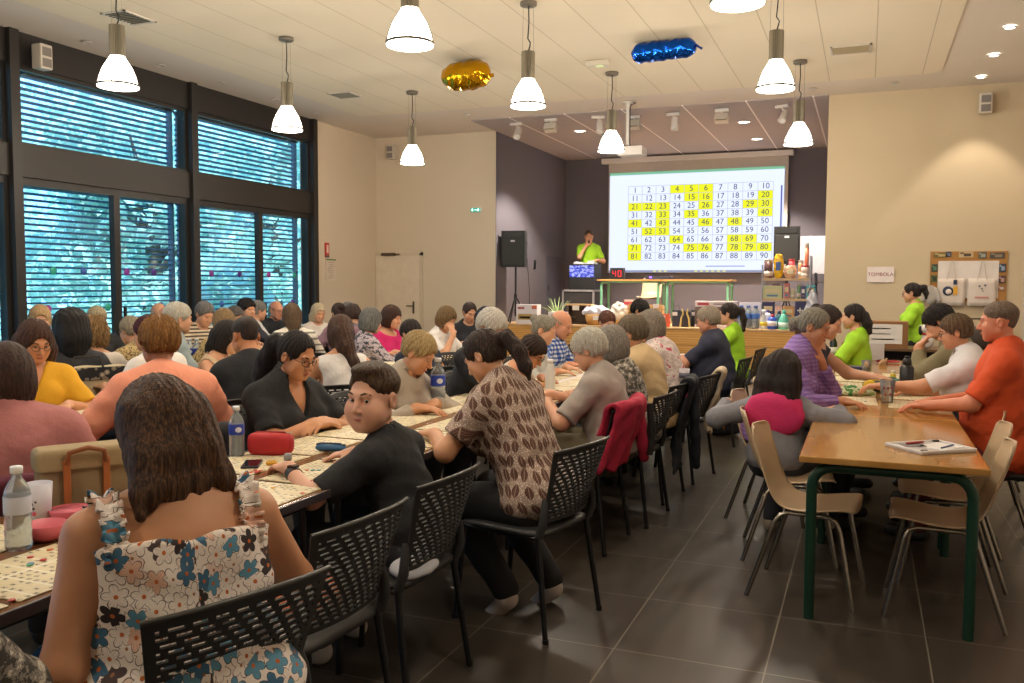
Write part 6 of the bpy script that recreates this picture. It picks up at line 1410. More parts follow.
sit('the bald man in the black shirt', 'with glasses, facing right before the far window', (-7.45, 9.964, 1.252), 262, res=.012, detail=1, w=1.1, lean=6, hp=12, skin='CE9274', hair=('bald', '7A6A5C'), shirt=('1E2026', .9, 'collar'), glasses='4A3A34')
sit('the blonde woman with long pale hair', 'next to the end of the window wall', (-6.8, 10.002, 1.218), 240, fem=True, lean=8, hp=16, hair=('long', 'B8A484', 'E0D4BC'), tress=[((.06, -.04, -.06), .05), ((.06, -.04, -.18), .03)], shirt=('D0C8C0', .4, 'crew'))
sit('the man in glasses and a dark-red plaid shirt', 'before the door wall', (-7, 11.058, 1.21), 265, res=.012, detail=1, lean=4, hp=8, hair=('short', '6E6E6C', 'A0A09C'), shirt=(REDP, .45, 'collar'), glasses='2E2A2A')
# ================= right-hand tables
sit('the girl in the pink and grey hoodie', 'with long dark hair, seen from behind', (-0.42, 5.253, 1.101), 345, None, res=.009, fem=False, sc=.86, w=.92, lean=4, hp=10, hy=-5, kid=True, hsm=.88, hair=('long', '1E1311', '3A2620'), tress=[[((x_, -.05, .02), .07), ((x_ * 1.35, -.065, -.08), .062), ((x_ * 1.6, -.075, -.16), .05), ((x_ * 1.7, -.08, -.235), .025)] for x_ in (-.055, -.02, .02, .055)], shirt=('7E7E86', .95, 'crew', {'loose': .004}), pants='2E3038', shoes='A89C88',
    arms=(((.34, .10, .80), (.6, -.8, -.4), (.1, .9, -.4), (0, 0, -1), .4), ((.26, .26, .79), (.8, -.6, -.3), (-1, .4, -.05), (0, 0, -1), .4)))
g_ = PEOPLE[-1]; np_object('pink_hood', [mesh_sdf(lambda p: smax(g_.torso(p, .034), np.minimum(-((p - g_.N.astype(f32)) @ g_.up.astype(f32)) - .24, 9) * 1.0, .01) if 0 else smin(el(p, g_.N - g_.up * .09 - g_.fw * .075, (.175, .055, .125), np.stack([g_.rt, g_.fw, g_.up], 1)), el(p, g_.N - g_.up * .02 - g_.fw * .045, (.15, .075, .060), np.stack([g_.rt, g_.fw, g_.up], 1)), .03), g_.N - .3, g_.N + .3, .009)], M('C42A62', .85, bump=.3, bscale=14), g_.root)
sit('the woman in the purple checked shirt', 'with grey hair tied back, hand on her chin', (-0.264, 5.85, 1.352), 262, 'shell', hsm=.94, res=.009, hres=.0048, detail=2, fem=True, w=1.08, lean=18, hp=20, hy=-4, skin='BE8664', hair=('tied', '7A7468', 'A8A294'), tress=[((0, -.10, .0), .04), ((0, -.135, -.03), .035), ((0, -.14, -.07), .02)], shirt=(PURP, .9, 'collar', {'loose': .014}), arms=(((.12, .34, .79), (.7, -.2, -.7), (0, 1, -.05), (0, 0, -1), .7), 'chin') if 0 else ('chin', ((.10, .46, .79), (.6, -.2, -.7), (.1, 1, -.05), (0, 0, -1), .7)))
sit('the woman with a dark bun', 'reaching across the table behind the purple shirt', (-0.217, 6.75, 1.352), 262, 'shell', res=.011, fem=True, w=1.05, lean=18, hp=22, skin='CE9C80', hair=('bun', '2A1E1A', '4A382E'), shirt=('2A2E44', .15, 'wide'), arms=('reach', 'table'))
sit('the man in the orange-red polo', 'with cropped grey hair, at the right-hand table', (0.712, 5.75, 1.415), 84, None, res=.009, hres=.0048, detail=2, w=1.16, lean=-2, hp=6, hy=-4, belly=.04, hsm=.93, skin='CC8466', hair=('crop', '6A5648', '8A7868'), shirt=('C84A1E', .44, 'collar', {'loose': .014, 'hem': .06}), pants='5A1A1E', arms=(((.12, .37, .80), (.6, -.3, -.9), (-.1, 1, -.05), (0, 0, -1), .5), ((.10, .35, .80), (.6, -.3, -.9), (-.25, 1, -.05), (0, 0, -1), .4)))
black_chair(.84, 5.76, 84, 'black perforated-back chair of the man in the orange-red polo')
sit('the woman in the white T-shirt at the right-hand table', 'with short brown hair and glasses', (0.527, 6.35, 1.313), 84, 'shell', hsm=.92, res=.009, hres=.005, detail=1, fem=True, w=1.12, lean=16, hp=14, skin='C8906C', hair=('short', '5A4632', '84694C'), shirt=('D8D6DA', .44, 'crew', {'loose': .012}), arms=(((.14, .62, .84), (.6, -.2, -.7), (0, 1, 0), (0, 0, -1), .7), 'far'), glasses='4A3A34')
sit('the dark-haired man in the khaki jacket', 'leaning his forehead on his hand', (0.447, 7.15, 1.338), 80, 'shell', hsm=.93, res=.010, detail=1, w=1.08, lean=22, hp=34, skin='C28A68', hair=('full', '1C1412', '342824'), shirt=('7E7458', .9, 'crew', {'loose': .015}), arms=('fore', 'table'))
sit('the seated woman in neon green', 'at the far end of the right-hand tables', (-0.112, 9.1, 1.323), 80, 'shell', res=.012, fem=True, lean=2, hp=6, hair=('tied', '1C1514', '34282A'), tress=[((.0, -.10, .0), .05), ((.0, -.13, -.08), .045), ((0, -.14, -.16), .03)], shirt=(NEON, .42, 'crew'), arms=('table', 'table'))
person('standing woman in a neon green shirt with a dark ponytail, by the pinboard', (0.5, 11.65, 1.534), 80, res=.011, stand=True, sc=.90, fem=True, w=1.0, lean=4, hp=10, hair=('tied', '1C1413', '34282A'), tress=[((0, -.105, .05), .03), ((0, -.15, .04), .036), ((0, -.165, -.03), .03), ((0, -.16, -.10), .012)], shirt=(NEON, .40, 'crew', {'hem': .05}), pants='22242C', glasses='3A3030', arms=('lap' if 0 else ((.12, .30, 1.0), (.7, -.6, -.3), (-.5, 1, 0), (0, 0, -1), .4), ((.12, .30, 1.0), (.7, -.6, -.3), (-.5, 1, 0), (0, 0, -1), .4)))
# announcer on the stage
A_ = F = person('announcer in a neon yellow-green T-shirt speaking into a microphone on the stage', (-5.094, 16.75, 2.566), 196, base=.82, res=.011, stand=True, sc=1.0, w=1.0, lean=2, hp=12, extra={'face': 1}, skin='D09A7C', hair=('crop', '4A3A30', '6A584A'), shirt=(NEON, .40, 'crew', {'hem': .05}), pants='2A2C38', arms=(((.18, .26, 1.15), (.6, -.6, -.6), (-.5, 1, 0), (0, 0, -1), .4), 'mouth'))
# ---------------------------------------------------------------- bingo sheets
def card_mat():
    t = NT('bingo_sheet'); v = t.coord('Object'); s = t.node('ShaderNodeSeparateXYZ', {0: v})
    u = t.math('MULTIPLY', t.math('ADD', s.outputs[0], 5.0), 38.0); w = t.math('MULTIPLY', t.math('ADD', s.outputs[1], 5.0), 44.0)
    def inside(o, h): return t.math('LESS_THAN', t.math('ABSOLUTE', t.math('SUBTRACT', t.math('FRACT', o), .5)), h)
    cell = t.node('ShaderNodeCombineXYZ', {0: t.math('FLOOR', u), 1: t.math('FLOOR', w), 2: t.node('ShaderNodeObjectInfo').outputs['Random']})
    rn = t.node('ShaderNodeTexWhiteNoise', {0: cell.outputs[0]}).outputs['Value']
    mk = t.math('MULTIPLY', t.math('MULTIPLY', inside(u, .26), inside(w, .24)), t.math('GREATER_THAN', rn, .42))
    dig = t.math('GREATER_THAN', t.noise(t.coord('Object', (300, 220, 1)), 1.0, 1), .46); mk = t.math('MULTIPLY', mk, dig)
    ln = t.math('SUBTRACT', 1.0, t.math('MULTIPLY', inside(u, .46), inside(w, .46)))
    card = t.math('SUBTRACT', 1.0, t.math('MULTIPLY', inside(t.math('DIVIDE', u, 9.0), .475), inside(t.math('DIVIDE', w, 3.0), .44)))
    tint = t.math('GREATER_THAN', t.node('ShaderNodeTexWhiteNoise', {0: cell.outputs[0]}, noise_dimensions='3D').outputs['Value'], .80)
    c = t.mix(t.math('MULTIPLY', tint, .0), lin('D9CBA6'), lin('C8B070')); c = t.mix(t.math('MULTIPLY', ln, .25), c, lin('8A7A58')); c = t.mix(t.math('MULTIPLY', card, .8), c, lin('E6DFCB')); c = t.mix(mk, c, lin('3A3430'))
    t.col(c); t.b.inputs['Roughness'].default_value = .45; return t.m
m_card = card_mat(); rs = random.Random(21)
b = MB(); b.rbox((0, 0, .0015), (.31, .40, .003), .0); sheet0 = b.build('bingo_sheet', m_card); _s = [0]
def sheet(x, y, rz, label, group, z=.75):
    o = sheet0 if not _s[0] else dup(sheet0); _s[0] = 1
    o.location = (x, y, z); o.rotation_euler = (0, 0, R_(rz)); o['label'] = label; o['category'] = 'card'; o['group'] = group
for i in range(19):
    y = 1.22 + .425 * i
    if y > 9.3: break
    sheet(-1.975, y, rs.uniform(-1.5, 1.5), 'cream bingo card sheet on the near long row of tables, aisle half', 'bingo sheets along the aisle half of the near row')
    if not (1.9 < y < 2.3): sheet(-2.36, y + .05, rs.uniform(-1.5, 1.5), 'cream bingo card sheet on the near long row of tables, far half', 'bingo sheets along the far half of the near row')
for i in range(15):
    y = 2.45 + .44 * i
    for x in (-3.97, -4.32): sheet(x, y + rs.uniform(-.02, .02), rs.uniform(-2, 2), 'cream bingo card sheet on the middle row of tables', 'bingo sheets on the middle row')
for i in range(10):
    y = 4.8 + .5 * i
    for x in (-6.08, -6.45): sheet(x, y, rs.uniform(-2, 2), 'cream bingo card sheet on the row of tables along the windows', 'bingo sheets on the window row')
for i in range(5):
    y = 6.05 + .47 * i
    for x in (-.07, .31): sheet(x, y + (.08 if x < 0 else 0), rs.uniform(-3, 3), 'cream bingo card sheet on the right-hand row of tables', 'bingo sheets on the right-hand tables')
# counters lying on the nearest sheets
CC = ['C83A34', '2E8A4A', '2A58B0', 'D8A020', 'D0602A', '2E9AA0']
b = MB(); b.lathe([(0, 0), (.0085, 0), (.0092, .001), (.0085, .0022), (0, .0022)], n=12); ctr = {}
for c in CC:
    me = b.build('bingo_counter', M(c, .3)); ctr[c] = me
for c in CC: bpy.data.objects.remove(ctr[c], do_unlink=False) if False else None
_c0 = {c: False for c in CC}
CN = {'C83A34': 'red', '2E8A4A': 'green', '2A58B0': 'blue', 'D8A020': 'yellow', 'D0602A': 'orange', '2E9AA0': 'turquoise'}
def counter(c, x, y, z=.7532):
    o = ctr[c] if not _c0[c] else dup(ctr[c]); _c0[c] = True
    o.location = (x, y, z); o['label'] = 'small round %s plastic counter lying on a bingo sheet' % CN[c]; o['category'] = 'counter'; o['group'] = CN[c] + ' bingo counters'
for k in range(84):
    c = CC[k % 6]
    if k < 36: x, y = rs.uniform(-2.12, -1.83), rs.uniform(1.1, 2.2)
    elif k < 66: x, y = rs.uniform(-2.12, -1.83), rs.uniform(2.5, 3.6)
    else: x, y = rs.choice((rs.uniform(-.2, .06), rs.uniform(.18, .44))), rs.uniform(5.9, 7.2)
    counter(c, x, y)
# ---------------------------------------------------------------- bottles, cups, bowls on the near row
def at(p, z=.75): return (p[0], p[1], z)
water_bottle(at((-2.188, 1.742, 0.75)), 'half-litre water bottle with a pale label beside the pink bowls', 'C8CCDC', None, 1.06, None, False)
water_bottle(at((-2.509, 3.062, 0.75)), 'small water bottle with a blue label standing by the red pencil case', '2A3FA0', None, .98)
water_bottle(at((-2.397, 4.775, 0.75)), 'large water bottle with a blue label in front of the blond woman in grey', '2A48B8', None, 1.35)
water_bottle(at((-1.59, 7.129, 0.75)), 'small dark-blue-labelled water bottle on the white table before the man in navy', '2A3A90', None, 1.05)
for q in ((-5.549, 6.163, 0.75), (-5.493, 6.189, 0.75)): water_bottle(at(q), 'one of two water bottles side by side on the window-row table', '2A3A90', 'pair of water bottles on the window row', 1.15)
def bowl(p, label, s=1, tilt=0):
    root = thing('bowl', label, 'bowl', at(p)); b = MB(); b.lathe([(0, 0), (.028, 0), (.050, .016), (.060, .050), (.0585, .051), (.047, .018), (.026, .004), (0, .004)], n=28); o = b.build('bowl_body', M('D86A78', .4), root); return root
bowl((-2.193, 1.834, 0.75), 'pink plastic bowl nearest the water bottle'); r_ = bowl((-2.271, 1.987, 0.75), 'pink plastic bowl with counters, behind the other bowl'); b = MB(); b.lathe([(0, .040), (.050, .038), (.055, .046), (0, .047)], n=24); b.build('counters', M('D87080', .5), r_); r_ = None
lathe_thing('plastic_cup', 'white plastic cup with a small pink-nosed animal face beside the water bottle', 'cup', at((-2.336, 1.935, 0.75)), [('cup_body', [(0, 0), (.030, 0), (.038, .135), (.0365, .135), (.029, .004), (0, .004)], M('D4D4E0', .4))])
r_ = [o for o in COL.objects if o.name.startswith('plastic_cup')][-1]; b = MB()
for a, z, rr_ in ((-1.35, .075, .008), (-1.0, .082, .006), (-1.18, .062, .006)): b.sphere((.0345 * math.cos(a), .0345 * math.sin(a), z), (rr_ * .6, rr_ * .6, rr_ * .6), 8)
b.build('face_print', M('3A3438', .5), r_); b = MB(); b.sphere((.033 * math.cos(-1.18), .033 * math.sin(-1.18), .046), (.008, .006, .007), 8); b.build('nose_print', M('D8607A', .5), r_)
lathe_thing('flask', 'white metal bottle standing on the cards between the players', 'bottle', at((-2.041, 5.814, 0.75)), [('bottle_body', [(0, 0), (.035, 0), (.036, .01), (.036, .14), (.022, .18), (.020, .20), (0, .20)], M('D6D2CE', .35)), ('cap', [(0, .225), (.021, .225), (.022, .20), (0, .20)], M('E4E2E0', .4))])
lathe_thing('cup', 'white paper cup on the white table before the man in navy', 'cup', at((-1.271, 6.711, 0.75)), [('cup_body', [(0, 0), (.032, 0), (.042, .11), (.040, .11), (.03, .004), (0, .004)], M('C8C4CC', .4)), ('band', [(.037, .04), (.0375, .04), (.0405, .08), (.040, .08)], M('6A6A80', .5))])
def pouch(p, w, d, h, hexc, label, rz=0, zipc='8A1A1E', name='pencil_case'):
    root = thing(name, label, 'pencil case', at(p), R_(rz)); fn = lambda q: smax(el(q, (0, 0, h * .48), (w * .62, d * .62, h * .66)), smax(np.abs(q[:, 0]) - w / 2, smax(np.abs(q[:, 1]) - d / 2, np.abs(q[:, 2] - h * .48) - h * .48, .02), .02), .025) + wob(q, .0015, 50)
    np_object('case_body', [mesh_sdf(fn, (-w * .7, -d * .8, -.02), (w * .7, d * .8, h * 1.3), .006)], M(hexc, .6, bump=.4, bscale=40), root)
    b = MB(); b.tube([(-w * .46, 0, h * .80), (-w * .3, 0, h * .965), (0, 0, h * .975), (w * .3, 0, h * .965), (w * .46, 0, h * .80)], .004, 6); z_ = b.build('zip', M(zipc, .5), root); b = MB(); b.rbox((w * .40, 0, h * .93), (.022, .008, .004), .001); b.build('zip_pull', M('C8C4C0', .3, .8), z_); return root
pouch((-2.388, 3.138, 0.75), .20, .09, .105, 'B01E24', 'bright red pencil case on the table beside the water bottle', 20)
pouch((-2.188, 3.3, 0.75), .15, .05, .04, '2A5A86', 'blue glasses case on the cards in front of the boy', 10, '1A3A5A', 'glasses_case')
pouch((-1.921, 5.395, 0.75), .24, .09, .06, '2A2C26', 'dark camouflage pencil case beside the white bottle', 25, '6A6A40')
pouch((-2.243, 6.055, 0.75), .20, .05, .035, 'D89A28', 'yellow-orange pencil case by the bowed dark-haired woman', 15, '8A6A18')
def flat(name, cat, label, p, size, hexc, rz=0, zz=.753):
    root = thing(name, label, cat, (p[0], p[1], zz), R_(rz)); b = MB(); b.rbox((0, 0, size[2] / 2), size, min(size) * .3); b.build('body', M(hexc, .4), root); return root
r_ = flat('phone', 'phone', 'dark phone lying beside the floral dress strap on the table', (-2.315, 2.917, 0.75), (.07, .14, .010), '2A2E3A', 30); b = MB(); b.rbox((0, 0, .0105), (.062, .13, .001), 0); b.build('display', M('14161C', .1), r_)
for k9 in range(9): p9 = (-2.211, 2.816, 0.75); counter('C83A34', p9[0] + rs.uniform(-.03, .03), p9[1] + rs.uniform(-.022, .022), .7533 + .0022 * (k9 // 4))
root = thing('marker', 'small yellow marker beside the bingo sheet', 'marker', at((-2.24, 2.949, 0.75), .762), R_(25)); b = MB(); b.tube([(-.024, 0, 0), (-.02, 0, 0), (.018, 0, 0), (.022, 0, 0)], [.006, .009, .008, .004], 12); b.build('lid_body', M('D8A028', .4), root); b = MB(); b.rbox((.002, 0, .010), (.03, .005, .003), .001); b.build('clip', M('C89018', .4), root)
r_ = lathe_thing('bottle_cap', 'small grey lid standing by the bingo sheet near the red case', 'lid', at((-2.242, 3.059, 0.75), .753), [('lid_body', [(0, 0), (.016, 0), (.018, .02), (.012, .03), (0, .032)], M('8A8890', .4))])
# tan handbag
root = thing('handbag', 'tan canvas handbag with orange-brown straps on the near table', 'bag', at((-2.38, 2.139, 0.75)), R_(58)); root.scale = (.84, .84, .84)
np_object('bag_body', [mesh_sdf(lambda q: smax(smax(np.abs(q[:, 0]) - .165, np.abs(q[:, 1]) - (.075 - .12 * np.clip(q[:, 2] - .1, 0, 1)), .03), np.abs(q[:, 2] - .118) - .117, .02) + wob(q, .003, 30), (-.22, -.14, -.02), (.22, .14, .28), .008)], M('8A7658', .85, bump=.5, bscale=200), root)
np_object('flap', [mesh_sdf(lambda q: smax(np.abs(smax(smax(np.abs(q[:, 0]) - .170, np.abs(q[:, 1]) - .075, .03), np.abs(q[:, 2] - .14) - .112, .03)) - .004, .17 - q[:, 2], .006), (-.22, -.14, .1), (.22, .14, .30), .007)], M('9A8664', .85, bump=.5, bscale=200), root)
for k in (-1, 1): b = MB(); b.rbox((k * .07, -.082, .12), (.026, .012, .19), .004); b.build('strap', M('A8602E', .5), root)
b = MB(); b.tube([(-.07, -.085, .20), (-.065, -.10, .245), (.0, -.108, .262), (.06, -.10, .245), (.07, -.085, .20)], .010, 8); b.build('handle', M('8A5028', .5), root)
b = MB(); b.rbox((0, -.068, .205), (.25, .006, .006), .002); b.build('zip', M('3A3028', .5), root)
# ---------------------------------------------------------------- right-hand table
lathe_thing('flask', 'black insulated flask standing on the right-hand table', 'bottle', at((0.279, 6.666, 0.75)), [('bottle_body', [(0, 0), (.044, 0), (.047, .006), (.047, .185), (.030, .205), (0, .205)], M('141416', .35, var=0)), ('cap', [(0, .25), (.020, .25), (.028, .235), (.030, .205), (0, .205)], M('1E1E20', .5)), ('loop', [(.012, .262), (.016, .266), (.018, .258), (.014, .25)], m_blk)])
m_clr = NT('clear_cup'); m_clr.b.inputs['Base Color'].default_value = (.88, .90, .92, 1); m_clr.b.inputs['Roughness'].default_value = .08; m_clr.b.inputs['Transmission Weight'].default_value = .85; m_clr.b.inputs['IOR'].default_value = 1.2; m_clr = m_clr.m
r_ = lathe_thing('clear_cup', 'clear plastic cup with a small print, left of the black flask', 'cup', at((0.146, 6.1, 0.75)), [('cup_body', [(0, 0), (.034, 0), (.048, .15), (.046, .15), (.032, .005), (0, .005)], m_clr)]); b = MB()
for a, z in ((-1.2, .06), (-1.9, .06), (-1.5, .10), (-1.0, .105), (-2.1, .10)): b.sphere((.042 * math.cos(a), .042 * math.sin(a), z), (.006, .006, .010), 8)
b.build('print', M('8A2A3A', .5), r_)
r_ = pouch((0.119, 6.718, 0.75), .25, .09, .085, '22302A', 'dark green pencil case with yellow fruit print on the right-hand table', 8, 'D8B428')
b = MB(); b.sphere((-.085, -.05, .05), (.045, .02, .038), 12); b.build('fruit_print', M('E0B81E', .5), r_); b = MB(); b.sphere((.03, -.045, .06), (.02, .012, .012), 8); b.build('leaf_print', M('4A8A3A', .5), r_)
r_ = thing('snack_bag', 'crumpled green and white snack bag under the purple-sleeved hand', 'bag', at((-0.068, 6.45, 0.75)), R_(10)); np_object('bag_body', [mesh_sdf(lambda q: smax(el(q, (0, 0, .02), (.15, .07, .045)), -q[:, 2] + .001, .01) + wob(q, .005, 55), (-.2, -.12, -.02), (.2, .12, .09), .007)], f_mottle('3A7A3A', 'C8C8A8', '8AA05A', 12), r_)
lathe_thing('juice_glass', 'glass of orange juice among the bingo sheets on the right-hand table', 'glass', at((0.021, 8.135, 0.75)), [('glass_body', [(0, 0), (.032, 0), (.040, .11), (.038, .11), (.03, .006), (0, .006)], m_clr), ('juice', [(0, .007), (.030, .007), (.0355, .065), (0, .066)], M('E8A018', .3))])
r_ = flat('pen_box', 'box', 'dark blue flat box beside the bingo sheets on the right-hand table', (-0.094, 8.274, 0.75), (.30, .07, .035), '2E3450', 8); b = MB(); b.rbox((0, 0, .037), (.302, .072, .008), .002); b.build('lid', M('5A6284', .4), r_)
r_ = flat('pen_tray', 'tray', 'turquoise pen tray across the right-hand table', (0.123, 7.495, 0.75), (.30, .05, .02), '4A8A80', -4); b = MB(); b.tube([(-.12, .005, .026), (.10, .005, .026), (.12, .005, .026)], [.006, .006, .002], 8); b.build('pen', M('2A5A58', .4), r_)
lathe_thing('marker_bottle', 'small yellow marker bottle standing beside the black flask', 'marker', at((0.218, 7.539, 0.75), .753), [('bottle_body', [(0, 0), (.019, 0), (.021, .004), (.021, .05), (.015, .058), (0, .058)], M('C8B030', .4)), ('cap', [(0, .082), (.012, .082), (.014, .076), (.015, .058), (0, .058)], M('D8D4C8', .4))])
pouch((0.219, 9.284, 0.75), .22, .07, .03, 'A82A34', 'flat red case at the far end of the right-hand cards', 4, '6A161E', 'red_case')
flat('paper', 'paper', 'small white paper slip near the right edge of the table', (0.48, 6.408, 0.75), (.10, .13, .0015), 'D8D4D0', 10, .7505)
flat('paper', 'paper', 'standing white cards sheet behind the pale cup of juice', (0.039, 9.573, 0.75), (.30, .01, .17), 'D0D0DC', 6, .752)
p = (0.295, 4.448, 0.75)
root = thing('clipboard', 'grey tray with papers and a red pen on the nearest right-hand table', 'tray', (p[0], p[1], .75), R_(38)); b = MB(); b.rbox((0, 0, .006), (.30, .24, .012), .004); b.build('tray', M('B8B4B4', .35), root); b = MB()
for a_ in ((-.145, 0, .012, .24), (.145, 0, .012, .24)): b.rbox((a_[0], a_[1], .013), (a_[2], a_[3], .010), .003)
b.rbox((0, -.115, .013), (.30, .012, .010), .003); b.rbox((0, .115, .013), (.30, .012, .010), .003); b.build('rim', M('D8D6D8', .35), root)
b = MB(); b.rbox((.04, -.02, .0135), (.17, .13, .002), .0, Matrix.Rotation(R_(18), 3, 'Z')); b.build('paper', M('E2E0E0', .5), root); b = MB(); b.rbox((-.06, .04, .0135), (.10, .08, .002), 0, Matrix.Rotation(R_(-20), 3, 'Z')); b.build('card', M('7A7478', .5), root)
b = MB(); b.tube([(-.08, .06, .019), (.02, .075, .019), (.035, .077, .019)], [.006, .006, .002], 8); b.build('pen', M('A8302E', .4), root); b = MB(); b.tube([(.0, -.07, .018), (.11, -.02, .018)], .004, 8); b.build('pencil', M('3A4A7A', .4), root)
for sx in (-1, 1): b = MB(); b.rbox((sx * .12, .10 * sx, .016), (.03, .014, .008), .002); b.build('clip', m_blk, root)
# bottle and paper bag far right
lathe_thing('wine_bottle', 'dark wine bottle at the far end of the right-hand tables', 'bottle', at((-0.284, 9.295, 0.75)), [('bottle_body', [(0, 0), (.036, 0), (.037, .01), (.037, .18), (.016, .23), (.014, .29), (0, .29)], M('16181A', .2, var=0)), ('foil', [(.0148, .24), (.0155, .24), (.0155, .292), (0, .293)], M('C8C0B8', .4)), ('label', [(.0375, .06), (.038, .06), (.038, .14), (.0375, .14)], M('D8D0C4', .5))])
root = thing('paper_bag', 'brown paper bag at the far end of the right-hand tables', 'bag', at((-0.118, 9.372, 0.75)), R_(10)); b = MB(); b.add([(-.09, -.06, 0), (.09, -.06, 0), (.09, .06, 0), (-.09, .06, 0), (-.10, -.05, .17), (.085, -.055, .20), (.10, .05, .19), (-.085, .055, .18)], [(0, 1, 2, 3), (0, 1, 5, 4), (1, 2, 6, 5), (2, 3, 7, 6), (3, 0, 4, 7)]); b.build('bag_body', M('A87A50', .8, bump=.6, bscale=30), root)
# ---------------------------------------------------------------- shell chairs left empty
shell_chair(-.225, 4.50, 264, 'empty beige shell chair tucked under the nearest table, left side')
shell_chair(-.36, 5.10, 276, 'beige shell chair under the girl in the hoodie, just behind the nearest left chair')
shell_chair(.36, 4.46, 88, 'empty beige shell chair tucked under the nearest table, right side')
shell_chair(.42, 5.02, 92, 'second empty beige shell chair on the right side, before the man in orange-red')
shell_chair(.47, 5.62, 92, 'third empty beige shell chair on the right side, under the orange-red sleeve')
# ---------------------------------------------------------------- clothes and bags on chairs
def chair_of(who):
    for o in COL.objects:
        if o.get('category') == 'chair' and who in o.get('label', ''): return o
def drape(who, hexc, label, drop=.40, x0=-.26, x1=.26, floor=0, name='jacket', th=.035, sleeves=True, mat=None, cat='jacket', lining=None):
    c = chair_of(who); root = thing(name, label, cat, c.location, c.rotation_euler.z)
    def fn(q):
        xc, xw = (x0 + x1) / 2, (x1 - x0) / 2; x = q[:, 0] - xc
        yb = -.215 - .31 * (np.clip(q[:, 2], .45, 1) - .535) - .05 * (1 - np.clip(np.abs(q[:, 0]) / .23, 0, 1) ** 2) * .9
        fold = .010 * np.sin(q[:, 0] * 38 + 3 * np.sin(q[:, 2] * 7 + xc * 9)) * np.clip((.86 - q[:, 2]) * 3, .2, 1)
        shell = np.abs(np.abs(q[:, 1] - yb + fold * np.where(q[:, 1] < yb, 1, .4)) - .034) - th * .45
        top = np.sqrt((q[:, 1] - yb) ** 2 + np.clip(q[:, 2] - .81, 0, 9) ** 2)
        d = np.where(q[:, 2] > .81, np.maximum(top - .034 - th * .45, .034 - th * .45 - top), shell)
        d = smax(d, np.abs(x) - xw - .03 * np.clip(.8 - q[:, 2], 0, 1) - .02 * np.sin(q[:, 2] * 15), .012)
        lowb = np.where(q[:, 1] < yb, .84 - drop, .84 - drop * .5) + .02 * np.sin(q[:, 0] * 22)
        d = smax(d, lowb - q[:, 2], .012)
        if sleeves: d = smin(d, smax(rc(q, (xc + xw * .6, -.335, .80), (xc + xw * .95, -.35, .86 - drop), .040, .034), lowb - q[:, 2] - .06, .01), .03)
        return d * .75 + wob(q, .003, 34, xc)
    np_object('cloth', [mesh_sdf(fn, (x0 - .12, -.50, max(.02, .84 - drop * 1.2 - .1)), (x1 + .12, -.06, .92), .009)], mat or M(hexc, .85, bump=.3, bscale=14), root)
    if lining: b = MB(); b.tube([(x1 - .02, -.38, .80), (x1 - .03, -.40, .6), (x1 - .04, -.39, .84 - drop * .9)], .02, 8); b.build('lining', M(lining, .8), root)
    return root
drape('the woman in the grey T-shirt', 'A81C3C', 'crimson jacket with black lining over the chair of the woman in the grey T-shirt', .38, lining='1A1618')
drape('the woman in the beige shirt', '1C2028', 'black jacket hanging long over the chair of the woman in the beige shirt', .66, -.02, .27, sleeves=True)
drape('the woman in the grey and pink top', 'B8A890', 'beige scarf and cardigan hung over a chair back beside the aisle', .50, .05, .26, sleeves=False, name='scarf', cat='scarf')
drape('the woman in the dusky pink shawl', '5A1A30', 'maroon jacket over the chair of the woman in the dusky pink shawl', .45)
drape('the woman in the salmon-pink T-shirt', '1E1E22', 'black coat over the chair of the woman in the salmon-pink T-shirt', .42, -.02, .27)
drape('the man in the orange-red polo', '16181E', 'black jacket over the chair of the man in the orange-red polo', .55)
# floral bag hanging on the chair of the curly black-haired woman
c = chair_of('the woman with curly black hair'); root = thing('shopping_bag', 'cream shopping bag with black floral border on a chair back behind the mustard top', 'bag', c.location, c.rotation_euler.z); np_object('bag_body', [mesh_sdf(lambda q: smax(smax(np.abs(q[:, 0]) - .27, np.abs(q[:, 1] + .40) - .06, .03), np.abs(q[:, 2] - .72) - .20, .03) + wob(q, .004, 30), (-.36, -.52, .46), (.36, -.28, .98), .010)], M('C0B090', .8), root)
b = MB(); b.rbox((0, -.463, .87), (.52, .006, .09), .002); b.build('border', f_spots('26262A', '8A8070', 'C8BCA0', 22), root); b = MB(); b.tube([(-.1, -.46, .9), (-.08, -.44, .99), (.08, -.44, .99), (.1, -.46, .9)], .008, 6); b.build('handle', M('2A2622', .7), root)
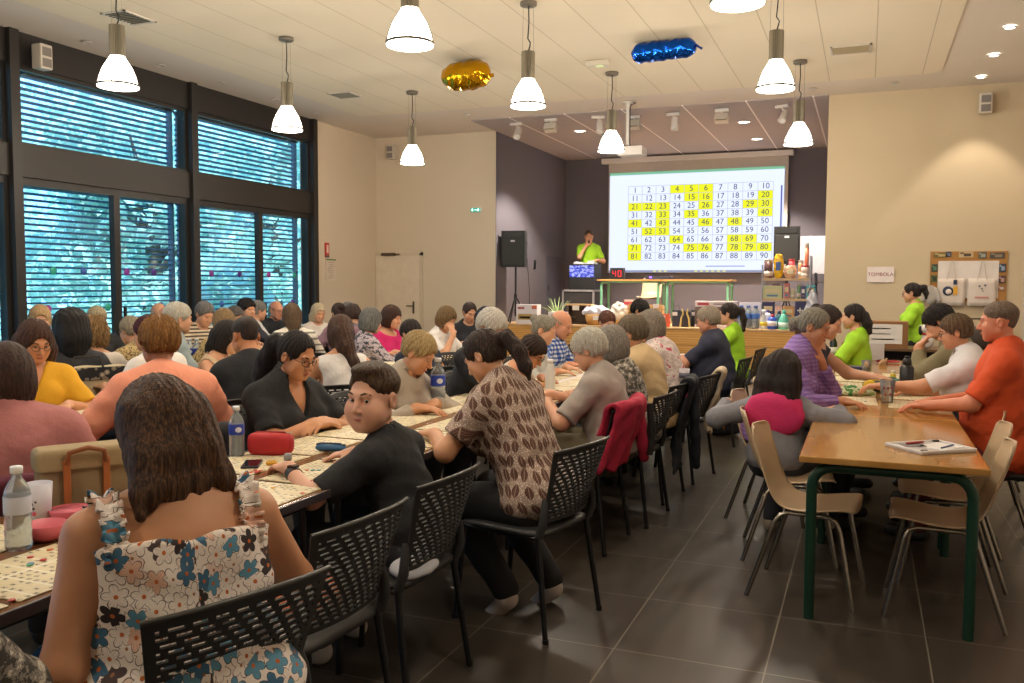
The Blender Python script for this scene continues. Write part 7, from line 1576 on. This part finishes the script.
# orange bag and white cloth on the near chair seats
root = thing('shoulder_bag', 'orange fabric bag lying on the seat of the near chair beside the boy', 'bag', (-1.68, 2.27, .455), R_(88)); np_object('bag_body', [mesh_sdf(lambda q: smax(el(q, (.03, -.02, .04), (.17, .14, .065)), -q[:, 2] + .002, .01) + wob(q, .008, 35), (-.22, -.22, -.02), (.26, .2, .16), .009)], M('B8541E', .8, bump=.4, bscale=40), root); b = MB(); b.tube([(.15, .05, .05), (.20, .12, .12), (.16, .17, .20), (.08, .16, .18), (.04, .10, .09)], .012, 8); b.build('strap', M('A8501C', .7), root)
b = MB(); b.sphere((-.04, .08, .09), (.05, .035, .03), 10); b.build('green_packet', M('4AA03A', .4), root)
root = thing('cap', 'white folded cloth on the seat edge of the chair behind the boy', 'cloth', (-1.50, 2.80, .456), R_(90)); np_object('cloth', [mesh_sdf(lambda q: smax(el(q, (0, 0, .012), (.12, .08, .05)), -q[:, 2] + .002, .01) + wob(q, .004, 45), (-.17, -.13, -.02), (.17, .13, .09), .008)], M('B4B4BC', .8), root)
# backpack under the chair of the man in navy
p = (-1.279, 8.781, 0)
root = thing('backpack', 'black backpack with an orange zip under the chair of the man in navy', 'bag', (p[0], p[1] + .16, 0), R_(20)); np_object('pack_body', [mesh_sdf(lambda q: smax(smax(np.abs(q[:, 0]) - .15, np.abs(q[:, 1]) - .10, .05), np.abs(q[:, 2] - .20) - .195, .06) + wob(q, .003, 40), (-.2, -.16, -.02), (.2, .16, .44), .010)], M('1A1A1C', .8, bump=.4, bscale=60), root); b = MB(); b.tube([(-.03, -.098, .06), (-.03, -.105, .20), (-.03, -.098, .33)], .007, 6); b.build('zip', M('C8602A', .5), root); b = MB(); b.tube([(-.06, .02, .39), (-.04, .02, .44), (.04, .02, .44), (.06, .02, .39)], .010, 8); b.build('handle', M('222224', .7), root)
# microphone held by the announcer
w_ = A_.wr[1]; R9 = Matrix.Rotation(A_.root.rotation_euler.z, 3, 'Z'); P9 = R9 @ Vector((w_ + A_.hd[1] * .07 + A_.hp[1] * .03).tolist()) + A_.root.location
root = thing('microphone', 'black handheld microphone in the hand of the announcer', 'microphone', P9); up_ = (R9 @ Vector((A_.HL((0, .13, -.06)) - (w_ + A_.hd[1] * .07)).tolist())).normalized()
b = MB(); b.tube([up_ * -.10, up_ * .04], [.011, .014], 10); b.build('mic_body', m_blk, root); b = MB(); b.sphere(up_ * .065, .024, 12); b.build('mic_head', M('3A3A3E', .4, .8), root)
